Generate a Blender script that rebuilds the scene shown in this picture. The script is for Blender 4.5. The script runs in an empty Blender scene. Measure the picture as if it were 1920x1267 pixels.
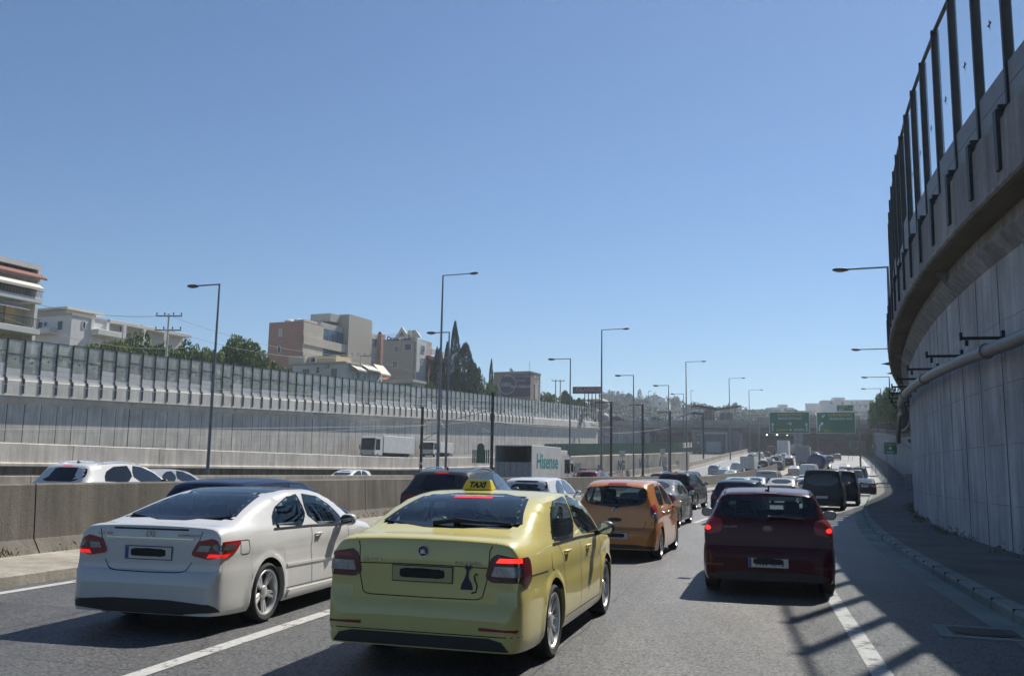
import bpy, bmesh, math, random
import numpy as np
from mathutils import Vector, Matrix
from mathutils.bvhtree import BVHTree
random.seed(7); RNG = np.random.default_rng(7)
R = math.radians
scene = bpy.context.scene
COL = scene.collection
# ------------------------------------------------------------------ camera
CAM_H = 1.68
cam_d = bpy.data.cameras.new("camera"); cam = bpy.data.objects.new("camera", cam_d); COL.objects.link(cam)
scene.camera = cam
cam_d.sensor_width = 36.0; cam_d.lens = 1700 / 1920 * 36
cam_d.clip_start = 0.1; cam_d.clip_end = 6000
PITCH, ROLL = R(8.2), R(1.0)
_f = Vector((0, math.cos(PITCH), math.sin(PITCH))); _r = Vector((1, 0, 0)); _u = _r.cross(_f)
_Rt = math.cos(ROLL) * _r + math.sin(ROLL) * _u; _Up = math.cos(ROLL) * _u - math.sin(ROLL) * _r
_m = Matrix((_Rt, _Up, -_f)).transposed().to_4x4(); _m.translation = Vector((0, 0, CAM_H)); cam.matrix_world = _m
# ------------------------------------------------------------------ sky, sun, exposure
SUN_AZ, SUN_EL = R(37.5), R(49)          # azimuth from +Y towards +X
w = bpy.data.worlds.new("World"); scene.world = w; w.use_nodes = True
nt = w.node_tree; nt.nodes.clear()
_o = nt.nodes.new("ShaderNodeOutputWorld"); _b = nt.nodes.new("ShaderNodeBackground"); _s = nt.nodes.new("ShaderNodeTexSky")
_s.sky_type = 'NISHITA'; _s.sun_disc = False; _s.sun_elevation = SUN_EL; _s.sun_rotation = SUN_AZ
_s.altitude = 100; _s.air_density = 1.0; _s.dust_density = 0.2; _s.ozone_density = 4.0
_b.inputs[1].default_value = 0.065
_t = nt.nodes.new("ShaderNodeVectorMath"); _t.operation = 'MULTIPLY'; _t.inputs[1].default_value = (.83, .97, 1.07)
nt.links.new(_s.outputs[0], _t.inputs[0]); nt.links.new(_t.outputs[0], _b.inputs[0]); nt.links.new(_b.outputs[0], _o.inputs[0])
sun_d = bpy.data.lights.new("sun", 'SUN'); sun_d.energy = 5.0; sun_d.angle = R(0.53); sun_d.color = (1.0, 0.95, 0.87)
sun = bpy.data.objects.new("sun", sun_d); COL.objects.link(sun)
_sd = Vector((math.sin(SUN_AZ) * math.cos(SUN_EL), math.cos(SUN_AZ) * math.cos(SUN_EL), math.sin(SUN_EL)))
sun.rotation_euler = _sd.to_track_quat('Z', 'Y').to_euler(); sun.location = (40, 40, 60)
scene.view_settings.view_transform = 'Standard'; scene.view_settings.look = 'None'
scene.view_settings.gamma = 1.0; scene.view_settings.exposure = 0.50; scene.view_settings.use_curve_mapping = False
scene.cycles.max_bounces = 8; scene.cycles.transparent_max_bounces = 24; scene.cycles.volume_bounces = 0
scene.cycles.use_denoising = True; scene.cycles.caustics_reflective = False; scene.cycles.caustics_refractive = False

# ------------------------------------------------------------------ projection helpers (camera frame -> world)
def col(u, Z):
    """world x of image column u at forward distance Z (roll ignored, at horizon)"""
    return (u - 960) / 1700 * Z
def ray(u, v):
    return (u - 960) / 1700 * _Rt - (v - 633.5) / 1700 * _Up + _f
def at(u, v, Z):
    d = ray(u, v); t = Z / d.y
    return Vector((d.x * t, Z, CAM_H + d.z * t))
# ------------------------------------------------------------------ road curves
def pchip(xs, ys):
    xs = np.array(xs, float); ys = np.array(ys, float); h = np.diff(xs); d = np.diff(ys) / h
    m = np.zeros(len(xs)); m[0] = d[0]; m[-1] = d[-1]
    for i in range(1, len(xs) - 1):
        if d[i-1] * d[i] > 0:
            w1 = 2 * h[i] + h[i-1]; w2 = h[i] + 2 * h[i-1]; m[i] = (w1 + w2) / (w1 / d[i-1] + w2 / d[i])
    def f(x):
        x = np.asarray(x, float); i = np.clip(np.searchsorted(xs, x) - 1, 0, len(xs) - 2)
        t = np.clip((x - xs[i]) / h[i], 0, 1)
        r = (ys[i] * (1 + 2*t) * (1-t)**2 + m[i] * h[i] * t * (1-t)**2 + ys[i+1] * t*t * (3-2*t) + m[i+1] * h[i] * t*t * (t-1))
        return r + np.where(x > xs[-1], (x - xs[-1]) * m[-1], 0) + np.where(x < xs[0], (x - xs[0]) * m[0], 0)
    return f
zr_ = pchip([0, 92, 110, 135, 165, 190, 250, 300, 600], [0, 0, .3, 1.2, 2.7, 4.1, 7.0, 9.3, 20])
def zr(y): return float(zr_(y))
K_ = pchip([-40, -20, 0, 10.5, 13, 22, 39, 50, 110, 135, 190, 250, 320, 500],
           [-3.5, -.4, 3.2, 5.85, 6.52, 9.1, 15, 19.4, 44, 55, 75.8, 97, 121, 182])
def heading(y):
    return math.atan2(float(K_(y + 4) - K_(y - 4)), 8.0)
def off(y, d):
    """point d metres to the left of the right-hand kerb at station y"""
    h = heading(y); return Vector((float(K_(y)) - d * math.cos(h), y + d * math.sin(h)))
W_ = pchip([-20, 0, 5, 10, 17.7, 20.9, 25.6, 35.8, 45, 60, 80, 110, 135, 190, 250, 320],
           [4.6, 6.95, 7.6, 8.4, 10.0, 10.8, 12.2, 15.9, 19.8, 26.9, 36.0, 48.6, 58.4, 78.5, 99.5, 124])
# ------------------------------------------------------------------ materials
def mat(name, color, rough=.6, metal=0., coat=0., emit=None, spec=.5, noise=0., nscale=8., bump=0., bscale=60., transm=0):
    m = bpy.data.materials.new(name); m.use_nodes = True; n = m.node_tree; b = n.nodes["Principled BSDF"]
    b.inputs["Base Color"].default_value = (*color, 1); b.inputs["Roughness"].default_value = rough
    b.inputs["Metallic"].default_value = metal; b.inputs["Coat Weight"].default_value = coat
    b.inputs["Coat Roughness"].default_value = .03; b.inputs["Specular IOR Level"].default_value = spec
    if emit: b.inputs["Emission Color"].default_value = (*emit[0], 1); b.inputs["Emission Strength"].default_value = emit[1]
    tc = None
    if noise or bump:
        tc = n.nodes.new("ShaderNodeTexCoord")
    if noise:
        t = n.nodes.new("ShaderNodeTexNoise"); t.inputs["Scale"].default_value = nscale; t.inputs["Detail"].default_value = 6
        t.inputs["Roughness"].default_value = .65
        n.links.new(tc.outputs["Object"], t.inputs["Vector"])
        r = n.nodes.new("ShaderNodeMapRange"); r.inputs[1].default_value = .3; r.inputs[2].default_value = .7
        r.inputs[3].default_value = 1 - noise; r.inputs[4].default_value = 1 + noise; n.links.new(t.outputs[0], r.inputs[0])
        v = n.nodes.new("ShaderNodeVectorMath"); v.operation = 'SCALE'; v.inputs[0].default_value = color
        n.links.new(r.outputs[0], v.inputs["Scale"]); n.links.new(v.outputs[0], b.inputs["Base Color"])
    if bump:
        t = n.nodes.new("ShaderNodeTexNoise"); t.inputs["Scale"].default_value = bscale; t.inputs["Detail"].default_value = 3
        n.links.new(tc.outputs["Object"], t.inputs["Vector"])
        bp = n.nodes.new("ShaderNodeBump"); bp.inputs["Strength"].default_value = bump; bp.inputs["Distance"].default_value = .02
        n.links.new(t.outputs[0], bp.inputs["Height"]); n.links.new(bp.outputs[0], b.inputs["Normal"])
    return m
def _N(n, t, **kw):
    x = n.nodes.new(t)
    for k, v in kw.items(): setattr(x, k, v)
    return x
def concrete(name, color, streak=.35, blotch=.25, dark=(.10, .095, .085), grime=.35, fine=.12):
    """weathered cast concrete: blotches, vertical rain streaks, fine pitting"""
    m = bpy.data.materials.new(name); m.use_nodes = True; n = m.node_tree; L = n.links; b = n.nodes["Principled BSDF"]
    b.inputs["Roughness"].default_value = .88; b.inputs["Specular IOR Level"].default_value = .3
    tc = _N(n, "ShaderNodeTexCoord")
    def nz(scale, vec=None, detail=5, rough=.6):
        t = _N(n, "ShaderNodeTexNoise"); t.inputs["Scale"].default_value = scale; t.inputs["Detail"].default_value = detail
        t.inputs["Roughness"].default_value = rough; L.new(vec or tc.outputs["Object"], t.inputs["Vector"]); return t.outputs[0]
    def mr(x, a, c, lo, hi):
        r = _N(n, "ShaderNodeMapRange"); r.inputs[1].default_value = a; r.inputs[2].default_value = c
        r.inputs[3].default_value = lo; r.inputs[4].default_value = hi; L.new(x, r.inputs[0]); return r.outputs[0]
    def mul(a, c):
        x = _N(n, "ShaderNodeMath", operation='MULTIPLY'); L.new(a, x.inputs[0]); L.new(c, x.inputs[1]); return x.outputs[0]
    mp = _N(n, "ShaderNodeMapping"); mp.inputs["Scale"].default_value = (1, 1, .07); L.new(tc.outputs["Object"], mp.inputs[0])
    a = mr(nz(.55), .3, .7, 1 - blotch, 1 + blotch * .6)
    s = mr(nz(2.6, mp.outputs[0], 6, .7), .35, .75, 1 + streak * .3, 1 - streak)
    f = mr(nz(22, None, 4), .3, .7, 1 - fine, 1 + fine)
    k = mul(mul(a, s), f)
    g = mr(nz(1.4, None, 8, .75), .56, .72, 0, grime)
    vm = _N(n, "ShaderNodeVectorMath", operation='SCALE'); vm.inputs[0].default_value = color; L.new(k, vm.inputs["Scale"])
    mx = _N(n, "ShaderNodeMix", data_type='RGBA'); L.new(g, mx.inputs[0]); L.new(vm.outputs[0], mx.inputs[6]); mx.inputs[7].default_value = (*dark, 1)
    L.new(mx.outputs[2], b.inputs["Base Color"])
    bp = _N(n, "ShaderNodeBump"); bp.inputs["Strength"].default_value = .35; bp.inputs["Distance"].default_value = .02
    L.new(nz(30, None, 4), bp.inputs["Height"]); L.new(bp.outputs[0], b.inputs["Normal"])
    return m
def glassy(name, tint, refl=.1, haze=0., hazecol=(.5, .55, .55), rough=.0):
    m = bpy.data.materials.new(name); m.use_nodes = True; n = m.node_tree; n.nodes.clear(); L = n.links
    o = _N(n, "ShaderNodeOutputMaterial"); t = _N(n, "ShaderNodeBsdfTransparent"); t.inputs[0].default_value = (*tint, 1)
    g = _N(n, "ShaderNodeBsdfGlossy"); g.inputs["Roughness"].default_value = rough; g.inputs[0].default_value = (1, 1, 1, 1)
    fr = _N(n, "ShaderNodeLayerWeight"); fr.inputs[0].default_value = .5
    pw = _N(n, "ShaderNodeMath", operation='POWER'); pw.inputs[1].default_value = 5; L.new(fr.outputs["Facing"], pw.inputs[0])
    mm = _N(n, "ShaderNodeMath", operation='MULTIPLY_ADD'); mm.inputs[1].default_value = .8; mm.inputs[2].default_value = refl; L.new(pw.outputs[0], mm.inputs[0])
    mm.use_clamp = True
    mx = _N(n, "ShaderNodeMixShader"); L.new(mm.outputs[0], mx.inputs[0]); L.new(g.outputs[0], mx.inputs[2])
    if haze:
        d = _N(n, "ShaderNodeBsdfDiffuse"); d.inputs[0].default_value = (*hazecol, 1)
        h = _N(n, "ShaderNodeMixShader"); L.new(t.outputs[0], h.inputs[1]); L.new(d.outputs[0], h.inputs[2])
        tc = _N(n, "ShaderNodeTexCoord"); nz = _N(n, "ShaderNodeTexNoise"); nz.inputs["Scale"].default_value = .8; nz.inputs["Detail"].default_value = 5
        L.new(tc.outputs["Object"], nz.inputs["Vector"])
        r = _N(n, "ShaderNodeMapRange"); r.inputs[1].default_value = .3; r.inputs[2].default_value = .7; r.inputs[3].default_value = haze * .55; r.inputs[4].default_value = haze * 1.45
        L.new(nz.outputs[0], r.inputs[0]); L.new(r.outputs[0], h.inputs[0]); L.new(h.outputs[0], mx.inputs[1])
    else: L.new(t.outputs[0], mx.inputs[1])
    L.new(mx.outputs[0], o.inputs[0]); return m
def foliage(name, c1, c2):
    m = bpy.data.materials.new(name); m.use_nodes = True; n = m.node_tree; L = n.links; b = n.nodes["Principled BSDF"]
    g = _N(n, "ShaderNodeNewGeometry"); cr = _N(n, "ShaderNodeValToRGB")
    cr.color_ramp.elements[0].color = (*c1, 1); cr.color_ramp.elements[1].color = (*c2, 1)
    L.new(g.outputs["Random Per Island"], cr.inputs[0]); L.new(cr.outputs[0], b.inputs["Base Color"])
    b.inputs["Roughness"].default_value = .7; b.inputs["Specular IOR Level"].default_value = .25
    return m
# ------------------------------------------------------------------ mesh builder
class MB:
    def __init__(s): s.v = []; s.f = []; s.m = []
    def add(s, vs, fs, mi=0):
        b = len(s.v); s.v += [tuple(p) for p in vs]; s.f += [tuple(i + b for i in f) for f in fs]; s.m += [mi] * len(fs); return s
    def box(s, x0, x1, y0, y1, z0, z1, mi=0, M=None):
        vs = [Vector(p) for p in ((x0,y0,z0),(x1,y0,z0),(x1,y1,z0),(x0,y1,z0),(x0,y0,z1),(x1,y0,z1),(x1,y1,z1),(x0,y1,z1))]
        if M: vs = [M @ p for p in vs]
        return s.add(vs, [(0,3,2,1),(4,5,6,7),(0,1,5,4),(1,2,6,5),(2,3,7,6),(3,0,4,7)], mi)
    def cbox(s, x0, x1, y0, y1, z0, z1, c=.02, mi=0, M=None):
        """box with chamfered vertical and top edges"""
        def ring(z, i): return [(x0+i+c,y0+i,z),(x1-i-c,y0+i,z),(x1-i,y0+i+c,z),(x1-i,y1-i-c,z),(x1-i-c,y1-i,z),(x0+i+c,y1-i,z),(x0+i,y1-i-c,z),(x0+i,y0+i+c,z)]
        rs = [ring(z0, c), ring(z0+c, 0), ring(z1-c, 0), ring(z1, c)]
        vs = [Vector(p) for r in rs for p in r]
        if M: vs = [M @ p for p in vs]
        fs = [tuple(reversed(range(8))), tuple(24+i for i in range(8))]
        for k in range(3):
            for i in range(8): j = (i+1) % 8; fs.append((k*8+i, k*8+j, (k+1)*8+j, (k+1)*8+i))
        return s.add(vs, fs, mi)
    def tube(s, pts, r, n=8, mi=0, cap=True):
        pts = [Vector(p) for p in pts]; rr = r if hasattr(r, '__len__') else [r] * len(pts); vs = []; up = None
        for i, p in enumerate(pts):
            d = (pts[min(i+1, len(pts)-1)] - pts[max(i-1, 0)]).normalized()
            if up is None: up = Vector((0,0,1)) if abs(d.z) < .9 else Vector((1,0,0))
            a = d.cross(up).normalized(); b_ = a.cross(d).normalized(); up = b_
            for k in range(n):
                t = 2*math.pi*k/n; vs.append(p + rr[i]*(math.cos(t)*a + math.sin(t)*b_))
        fs = []
        for i in range(len(pts)-1):
            for k in range(n): j = (k+1) % n; fs.append((i*n+k, i*n+j, (i+1)*n+j, (i+1)*n+k))
        if cap: fs += [tuple(reversed(range(n))), tuple((len(pts)-1)*n+k for k in range(n))]
        return s.add(vs, fs, mi)
    def prism(s, poly, d, M=None, mi=0):
        """polygon in local xy extruded by d along z"""
        n = len(poly); vs = [Vector((p[0], p[1], 0)) for p in poly] + [Vector((p[0], p[1], d)) for p in poly]
        if M: vs = [M @ p for p in vs]
        fs = [tuple(reversed(range(n))), tuple(range(n, 2*n))] + [(i, (i+1) % n, (i+1) % n + n, i+n) for i in range(n)]
        return s.add(vs, fs, mi)
    def grid(s, rows, mi=0, closed=False):
        n = len(rows[0]); vs = [p for r in rows for p in r]; fs = []
        for i in range(len(rows)-1):
            for k in range(n if closed else n-1): j = (k+1) % n; fs.append((i*n+k, i*n+j, (i+1)*n+j, (i+1)*n+k))
        return s.add(vs, fs, mi)
    def blob(s, c, r, nu=10, nv=7, mi=0, p=2.0):
        c = Vector(c); rows = []
        for i in range(nv+1):
            a = math.pi*i/nv - math.pi/2; row = []
            for k in range(nu):
                t = 2*math.pi*k/nu; ca, sa, ct, st = math.cos(a), math.sin(a), math.cos(t), math.sin(t)
                g = lambda q: math.copysign(abs(q)**(2/p), q)
                row.append(c + Vector((r[0]*g(ca)*g(ct), r[1]*g(ca)*g(st), r[2]*g(sa))))
            rows.append(row)
        return s.grid(rows, mi, True)
    def mesh(s, name, mats, smooth=None, origin=(0,0,0)):
        me = bpy.data.meshes.new(name); o = Vector(origin)
        me.from_pydata([tuple(Vector(p) - o) for p in s.v], [], s.f)
        for m in (mats if isinstance(mats, (list, tuple)) else [mats]): me.materials.append(m)
        if any(s.m): me.polygons.foreach_set('material_index', s.m)
        if smooth is not None: me.polygons.foreach_set('use_smooth', [True]*len(s.f)); me.set_sharp_from_angle(angle=R(smooth))
        me.update(); return me
    def build(s, name, mats, parent=None, loc=(0,0,0), rz=0, smooth=None, origin=None):
        """origin: vertices are given in world space, the object's origin is put there"""
        if origin is not None: loc = origin
        o = bpy.data.objects.new(name, s.mesh(name, mats, smooth, origin or (0,0,0))); COL.objects.link(o)
        o.location = loc; o.rotation_euler.z = rz
        if parent: o.parent = parent
        return o
def tag(o, label=None, cat=None, group=None, kind=None):
    if label: o["label"] = label
    if cat: o["category"] = cat
    if group: o["group"] = group
    if kind: o["kind"] = kind
    return o
def empty(name, loc=(0,0,0), rz=0, parent=None):
    o = bpy.data.objects.new(name, None); COL.objects.link(o); o.location = loc; o.rotation_euler.z = rz; o.empty_display_size = .3
    if parent: o.parent = parent
    return o
def kids(o): return [c for c in bpy.data.objects if c.parent == o]
_KID = {}
def copy_tree(o, parent=None, paint=None):
    c = o.copy(); COL.objects.link(c); c.parent = parent
    for k in ("label", "category", "group"):
        if parent is None and k in c: del c[k]
    if paint:
        for sl in c.material_slots:
            if sl.material in paint: mm = paint[sl.material]; sl.link = 'OBJECT'; sl.material = mm
    for ch in list(o.children): copy_tree(ch, c, paint)
    return c
def inst(me, name, parent=None, loc=(0,0,0), rz=0, scale=None):
    o = bpy.data.objects.new(name, me); COL.objects.link(o); o.location = loc; o.rotation_euler.z = rz
    if scale: o.scale = scale
    if parent: o.parent = parent
    return o
_txt = {}
def text_mesh(body, size, m, extrude=.004, align='CENTER', bold=0, shear=0, spacing=1.0, smallr=0):
    cu = bpy.data.curves.new("text", 'FONT'); cu.body = body; cu.size = size; cu.extrude = extrude; cu.align_x = align; cu.align_y = 'CENTER'
    cu.offset = bold; cu.shear = shear; cu.space_character = spacing; cu.resolution_u = 3
    o = bpy.data.objects.new("text", cu); COL.objects.link(o)
    bpy.context.view_layer.update()
    me = bpy.data.meshes.new_from_object(o.evaluated_get(bpy.context.evaluated_depsgraph_get()))
    bpy.data.objects.remove(o); bpy.data.curves.remove(cu)
    me.materials.clear(); me.materials.append(m); return me
def put_text(body, size, m, name, parent, M, **kw):
    me = text_mesh(body, size, m, **kw); o = bpy.data.objects.new(name, me); COL.objects.link(o)
    if parent: o.parent = parent
    o.matrix_local = M; return o
def frame(origin, xdir, ydir):
    x = Vector(xdir).normalized(); z = x.cross(Vector(ydir)).normalized(); y = z.cross(x)
    M = Matrix((x, y, z)).transposed().to_4x4(); M.translation = Vector(origin); return M
def sweep(mb, path, prof, zf, mi=0, nrm=1):
    """path: list of (point2d, normal2d towards road); prof: list of (out, z)"""
    rows = [[(p[0]+n[0]*o, p[1]+n[1]*o, zf(p[1]) + z) for o, z in prof] for p, n in path]
    return mb.grid(rows if nrm > 0 else [list(reversed(r)) for r in rows], mi)
# ------------------------------------------------------------------ vehicle materials
def paint(name, c, metal=0., rough=.32, dirt=.04):
    dk = max(c) < .15
    return mat(name, c, rough, metal, coat=.3 if dk else .8, noise=dirt, nscale=2.2, spec=.12 if dk else .4)
P_BLACKTRIM = mat("black_trim", (.012, .012, .013), .45, noise=.2, nscale=9)
P_RUBBER = mat("tyre_rubber", (.018, .018, .018), .85, noise=.25, nscale=14, bump=.2)
P_FRIT = mat("window_border", (.006, .006, .007), .18)
P_GLASS = glassy("car_glass", (.50, .60, .62), .045)
P_GLASSD = mat("dark_car_glass", (.008, .012, .016), .06, spec=.7, coat=.5)
P_GLASSP = mat("privacy_glass", (.006, .008, .011), .12, spec=.6)
P_MIRROR = mat('mirror_silvered', (.35, .37, .38), .04, 1.)
P_CHROME = mat("chrome", (.62, .63, .64), .18, 1., noise=.05)
P_ALLOY = mat("alloy_silver", (.62, .62, .61), .38, .6, noise=.1, nscale=20)
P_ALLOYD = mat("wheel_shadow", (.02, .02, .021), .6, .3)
P_RED = mat("lamp_red", (.26, .005, .008), .3, coat=.15, noise=.15, nscale=40)
P_REDD = mat("lamp_dark_red", (.085, .003, .006), .3, coat=.15)
P_REDLIT = mat("brake_light_lit", (.6, .01, .01), .2, emit=((1, .03, .02), 1.3))
P_REDGLOW = mat("brake_light_faint", (.45, .01, .01), .2, emit=((1, .02, .015), .55))
P_CLEAR = mat("lamp_clear", (.26, .26, .29), .2, .3, coat=1., noise=.3, nscale=50)
P_SMOKE = mat("lamp_smoked", (.09, .075, .07), .12, .2, coat=1.)
P_PLATE = mat("plate_white", (.55, .56, .54), .4)
P_PLATEY = mat("plate_yellow", (.42, .38, .16), .4)
P_BLACK = mat("plate_black", (.004, .004, .004), .7)
P_BLUE = mat("plate_blue", (.02, .06, .30), .4)
P_SEAT = mat("seat_fabric", (.035, .035, .038), .9)
P_DASH = mat("interior_plastic", (.02, .02, .021), .7)
P_GAP = mat("panel_gap", (.012, .012, .012), .8)
P_SILL = mat("underbody_plastic", (.01, .01, .01), .9)
P_SKIN = mat("skin", (.35, .2, .14), .6)
P_CLOTH = mat("driver_clothes", (.03, .03, .04), .9)

def chaik(pts, it=2, closed=False):
    pts = [np.array(p, float) for p in pts]
    for _ in range(it):
        q = [] if closed else [pts[0]]; n = len(pts)
        for i in range(n if closed else n - 1):
            a, b = pts[i], pts[(i+1) % n]; q += [.75*a + .25*b, .25*a + .75*b]
        if not closed: q.append(pts[-1])
        pts = q
    return pts
def resample(pts, n):
    P = np.array(pts); d = np.r_[0, np.cumsum(np.linalg.norm(np.diff(P, axis=0), axis=1))]
    if d[-1] < 1e-9: return np.repeat(P[:1], n, 0)
    t = np.linspace(0, d[-1], n); return np.stack([np.interp(t, d, P[:, k]) for k in range(P.shape[1])], 1)
_S = pchip([-.3, 0, .10, .30, .52, .66, .76, .90, 1.0], [.90, .955, .985, .997, .998, .985, .992, .975, .95])

class Car:
    def __init__(s, sp, lod=2):
        s.sp = sp; s.lod = lod; s.root = None
        s.top = pchip(*zip(*sp['top'])); s.belt = pchip(*zip(*sp['belt'])); s.wid = pchip(*zip(*sp['wid']))
        s.nar = pchip(*zip(*sp.get('nar', [(0, .06), (.8, .02), (1.6, 0), (9, 0)])))
        s.mesh_body()
    def halfw(s, y, z):
        sp = s.sp; w_ = float(s.wid(y)); ref = sp['beltz']; t = (z - sp['sill']) / (ref - sp['sill'])
        x = w_ * float(_S(min(max(t, -.3), 1.1)))
        for yw in (sp['ar'], sp['af']):
            r = math.hypot(y - yw, z - sp['rw']); Ra = sp['rw'] + .055
            if r < Ra + .07 and z > sp['rw'] - .1: x += .012 * min(1, max(0, (Ra + .07 - r) / .03))
        return x
    def floor(s, y):
        sp = s.sp; z = float(s.sp['sill'] + (.03 if y > sp['L'] - .3 else 0) + max(0, (.5 - y)) * .05)
        for yw in (sp['ar'], sp['af']):
            Ra = sp['rw'] + .055; d = abs(y - yw)
            if d < Ra: z = max(z, sp['rw'] + math.sqrt(max(Ra*Ra - d*d, 0)))
        return z
    def section(s, y, n1, n2):
        zb = float(s.belt(y)); z_t = float(s.top(y)); zb = min(zb, z_t - .012); z0 = min(s.floor(y), zb - .02)
        side = [(s.halfw(y, z0 + (zb - z0) * k / n1), z0 + (zb - z0) * k / n1) for k in range(n1 + 1)]
        xb = side[-1][0]; h = z_t - zb; tum = s.sp.get('tum', .30)
        xr = xb - .025 - tum * max(h - .04, 0) - float(s.nar(y)) * min(1, h / .35)
        d1 = min(.085, h * .5); d2 = min(.022, h * .18)
        up = [(xb, zb), (xb - .012, zb + min(.02, h*.3)), (xr + .012, z_t - d1), (xr - .035, z_t - d2), (xr * .5, z_t - .006 * min(1, h*5)), (0, z_t)]
        up = resample(chaik(up, 3), n2 + 1)
        return [(0, z0), (side[0][0] * .6, z0), (side[0][0] - .03, z0)] + side + [tuple(p) for p in up[1:]]
    def mesh_body(s):
        sp = s.sp; L = sp['L']; st = (.045, .07, .14)[2 - s.lod]; n1, n2 = ((14, 20), (9, 12), (6, 8))[2 - s.lod]
        ys = set(np.round(np.arange(0, L + .001, st), 4))
        ys |= {0, .006, .015, .03, .045, .052, .06, .068, .075, .0795, .084, .09, .097, .105, .112, .12, .14, .17, .2, L, L-.01, L-.03, L-.06, L-.1, L-.15}
        if s.lod < 2: ys -= {.006, .045, .052, .068, .0795, .09, .105, .112}
        for yw in (sp['ar'], sp['af']):
            Ra = sp['rw'] + .055
            for k in range(0, 19, 1 if s.lod == 2 else 2): ys.add(round(yw + Ra * math.cos(math.pi * k / 18), 4))
            ys |= {round(yw - Ra - .004, 4), round(yw + Ra + .004, 4)}
        ys = sorted(y for y in ys if 0 <= y <= L); yy = [ys[0]]
        for y in ys[1:]:
            if y - yy[-1] > .0035: yy.append(y)
        yy[-1] = L; rows = []
        for y in yy:
            h = s.section(y, n1, n2); full = [(x, y, z) for x, z in h] + [(-x, y, z) for x, z in reversed(h[1:-1])]
            rows.append(full)
        mb = MB(); mb.grid([list(reversed(r)) for r in rows], 0, True); n = len(rows[0])
        mb.add(rows[0], [tuple(range(n))]); mb.add(rows[-1], [tuple(reversed(range(n)))])
        s.mb = mb; s.bvh = BVHTree.FromPolygons([Vector(v) for v in mb.v], mb.f)
        # underside faces -> dark plastic
        for i, f in enumerate(mb.f[:-2]):
            c = [mb.v[k] for k in f]; zs = [p[2] for p in c]
            nz = (Vector(c[1]) - Vector(c[0])).cross(Vector(c[2]) - Vector(c[0]))
            if nz.z < -abs(nz.x) * .9 - 1e-12 and max(zs) < sp['rw'] * 2 + .2 and nz.z < -abs(nz.y) * .8: mb.m[i] = 1
        s._wrap = {}
    # --- surface lookups
    def cast(s, o, d):
        h = s.bvh.ray_cast(Vector(o), Vector(d)); return (h[0], h[1]) if h[0] is not None else (None, None)
    def contour(s, z):
        k = round(z, 3)
        if k not in s._wrap:
            pts = []
            for i in range(90):
                a = R(i * 1.3); c = Vector((0, .9, z)); d = Vector((math.sin(a), -math.cos(a), 0)); p, _ = s.cast(c + d * 4, -d)
                if p is not None: pts.append(tuple(p))
            P = np.array(pts); dd = np.r_[0, np.cumsum(np.linalg.norm(np.diff(P, axis=0), axis=1))]; s._wrap[k] = (P, dd)
        return s._wrap[k]
    def surf(s, mode, a, b):
        if mode == 'rear':
            p, n = s.cast((a, -1, b), (0, 1, 0))
        elif mode == 'front': p, n = s.cast((a, s.sp['L'] + 1, b), (0, -1, 0))
        elif mode in ('side', 'sideL'):
            sg = 1 if mode == 'side' else -1; p, n = s.cast((3 * sg, a, b), (-sg, 0, 0))
        elif mode == 'top': p, n = s.cast((a, b, 4), (0, 0, -1))
        else:
            P, d = s.contour(b); sg = 1 if a >= 0 else -1; a = abs(a)
            p = Vector([float(np.interp(a, d, P[:, k])) for k in range(3)]); p.x *= sg
            dirn = Vector((p.x, (p.y - .9), 0)).normalized(); q, n = s.cast(p + dirn, -dirn)
            if n is None: n = dirn
        if p is None:
            q = {'rear': (a, 0, b), 'front': (a, s.sp['L'], b), 'side': (.9, a, b), 'sideL': (-.9, a, b), 'top': (a, b, 1.4)}[mode]
            p, n, _, _ = s.bvh.find_nearest(Vector(q))
        n = n.normalized()
        if mode == 'rear' and n.y > 0 or mode == 'side' and n.x < 0 or mode == 'sideL' and n.x > 0 or mode == 'top' and n.z < 0: n = -n
        return p, n
    def patch(s, name, mode, poly, mats, offs=.004, border=0., thick=.012, nz=None, nx=None, smooth_it=1, parent=None, mirror=False, label=None):
        poly = chaik(poly, smooth_it, True) if smooth_it else [np.array(p, float) for p in poly]
        if mirror: poly = [np.array((-p[0], p[1])) for p in poly]
        P = np.array(poly); zmin, zmax = P[:, 1].min() + 1e-4, P[:, 1].max() - 1e-4
        H = zmax - zmin; Wd = P[:, 0].max() - P[:, 0].min()
        nz = nz or max(4, min(14, int(H / .035) + 2)); nx = nx or max(4, min(22, int(Wd / .05) + 2))
        def span(z):
            xs = []
            for i in range(len(P)):
                a, b = P[i], P[(i+1) % len(P)]
                if (a[1] - z) * (b[1] - z) <= 0 and abs(a[1] - b[1]) > 1e-9: xs.append(a[0] + (b[0]-a[0]) * (z-a[1]) / (b[1]-a[1]))
            return (min(xs), max(xs)) if xs else (P[:, 0].mean(),) * 2
        if border and H > 2.5 * border:
            zs = [zmin] + list(np.linspace(zmin + border, zmax - border, nz - 1)) + [zmax]
        else: zs = list(np.linspace(zmin, zmax, nz + 1)); border = 0
        rows = []; flip = mode in ('rear', 'wrap', 'side', 'top')
        for z in zs:
            a, b = span(z); bb = min(border, (b - a) / 3)
            xs = [a] + list(np.linspace(a + bb, b - bb, nx - 1)) + [b] if border else list(np.linspace(a, b, nx + 1))
            row = []
            for x in xs:
                p, n = s.surf(mode, x, z); row.append((p + n * offs, n))
            rows.append(row)
        mb = MB(); nr, nc = len(rows), len(rows[0]); vs = [p for r in rows for p, _ in r]; fs = []; ms = []
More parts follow.
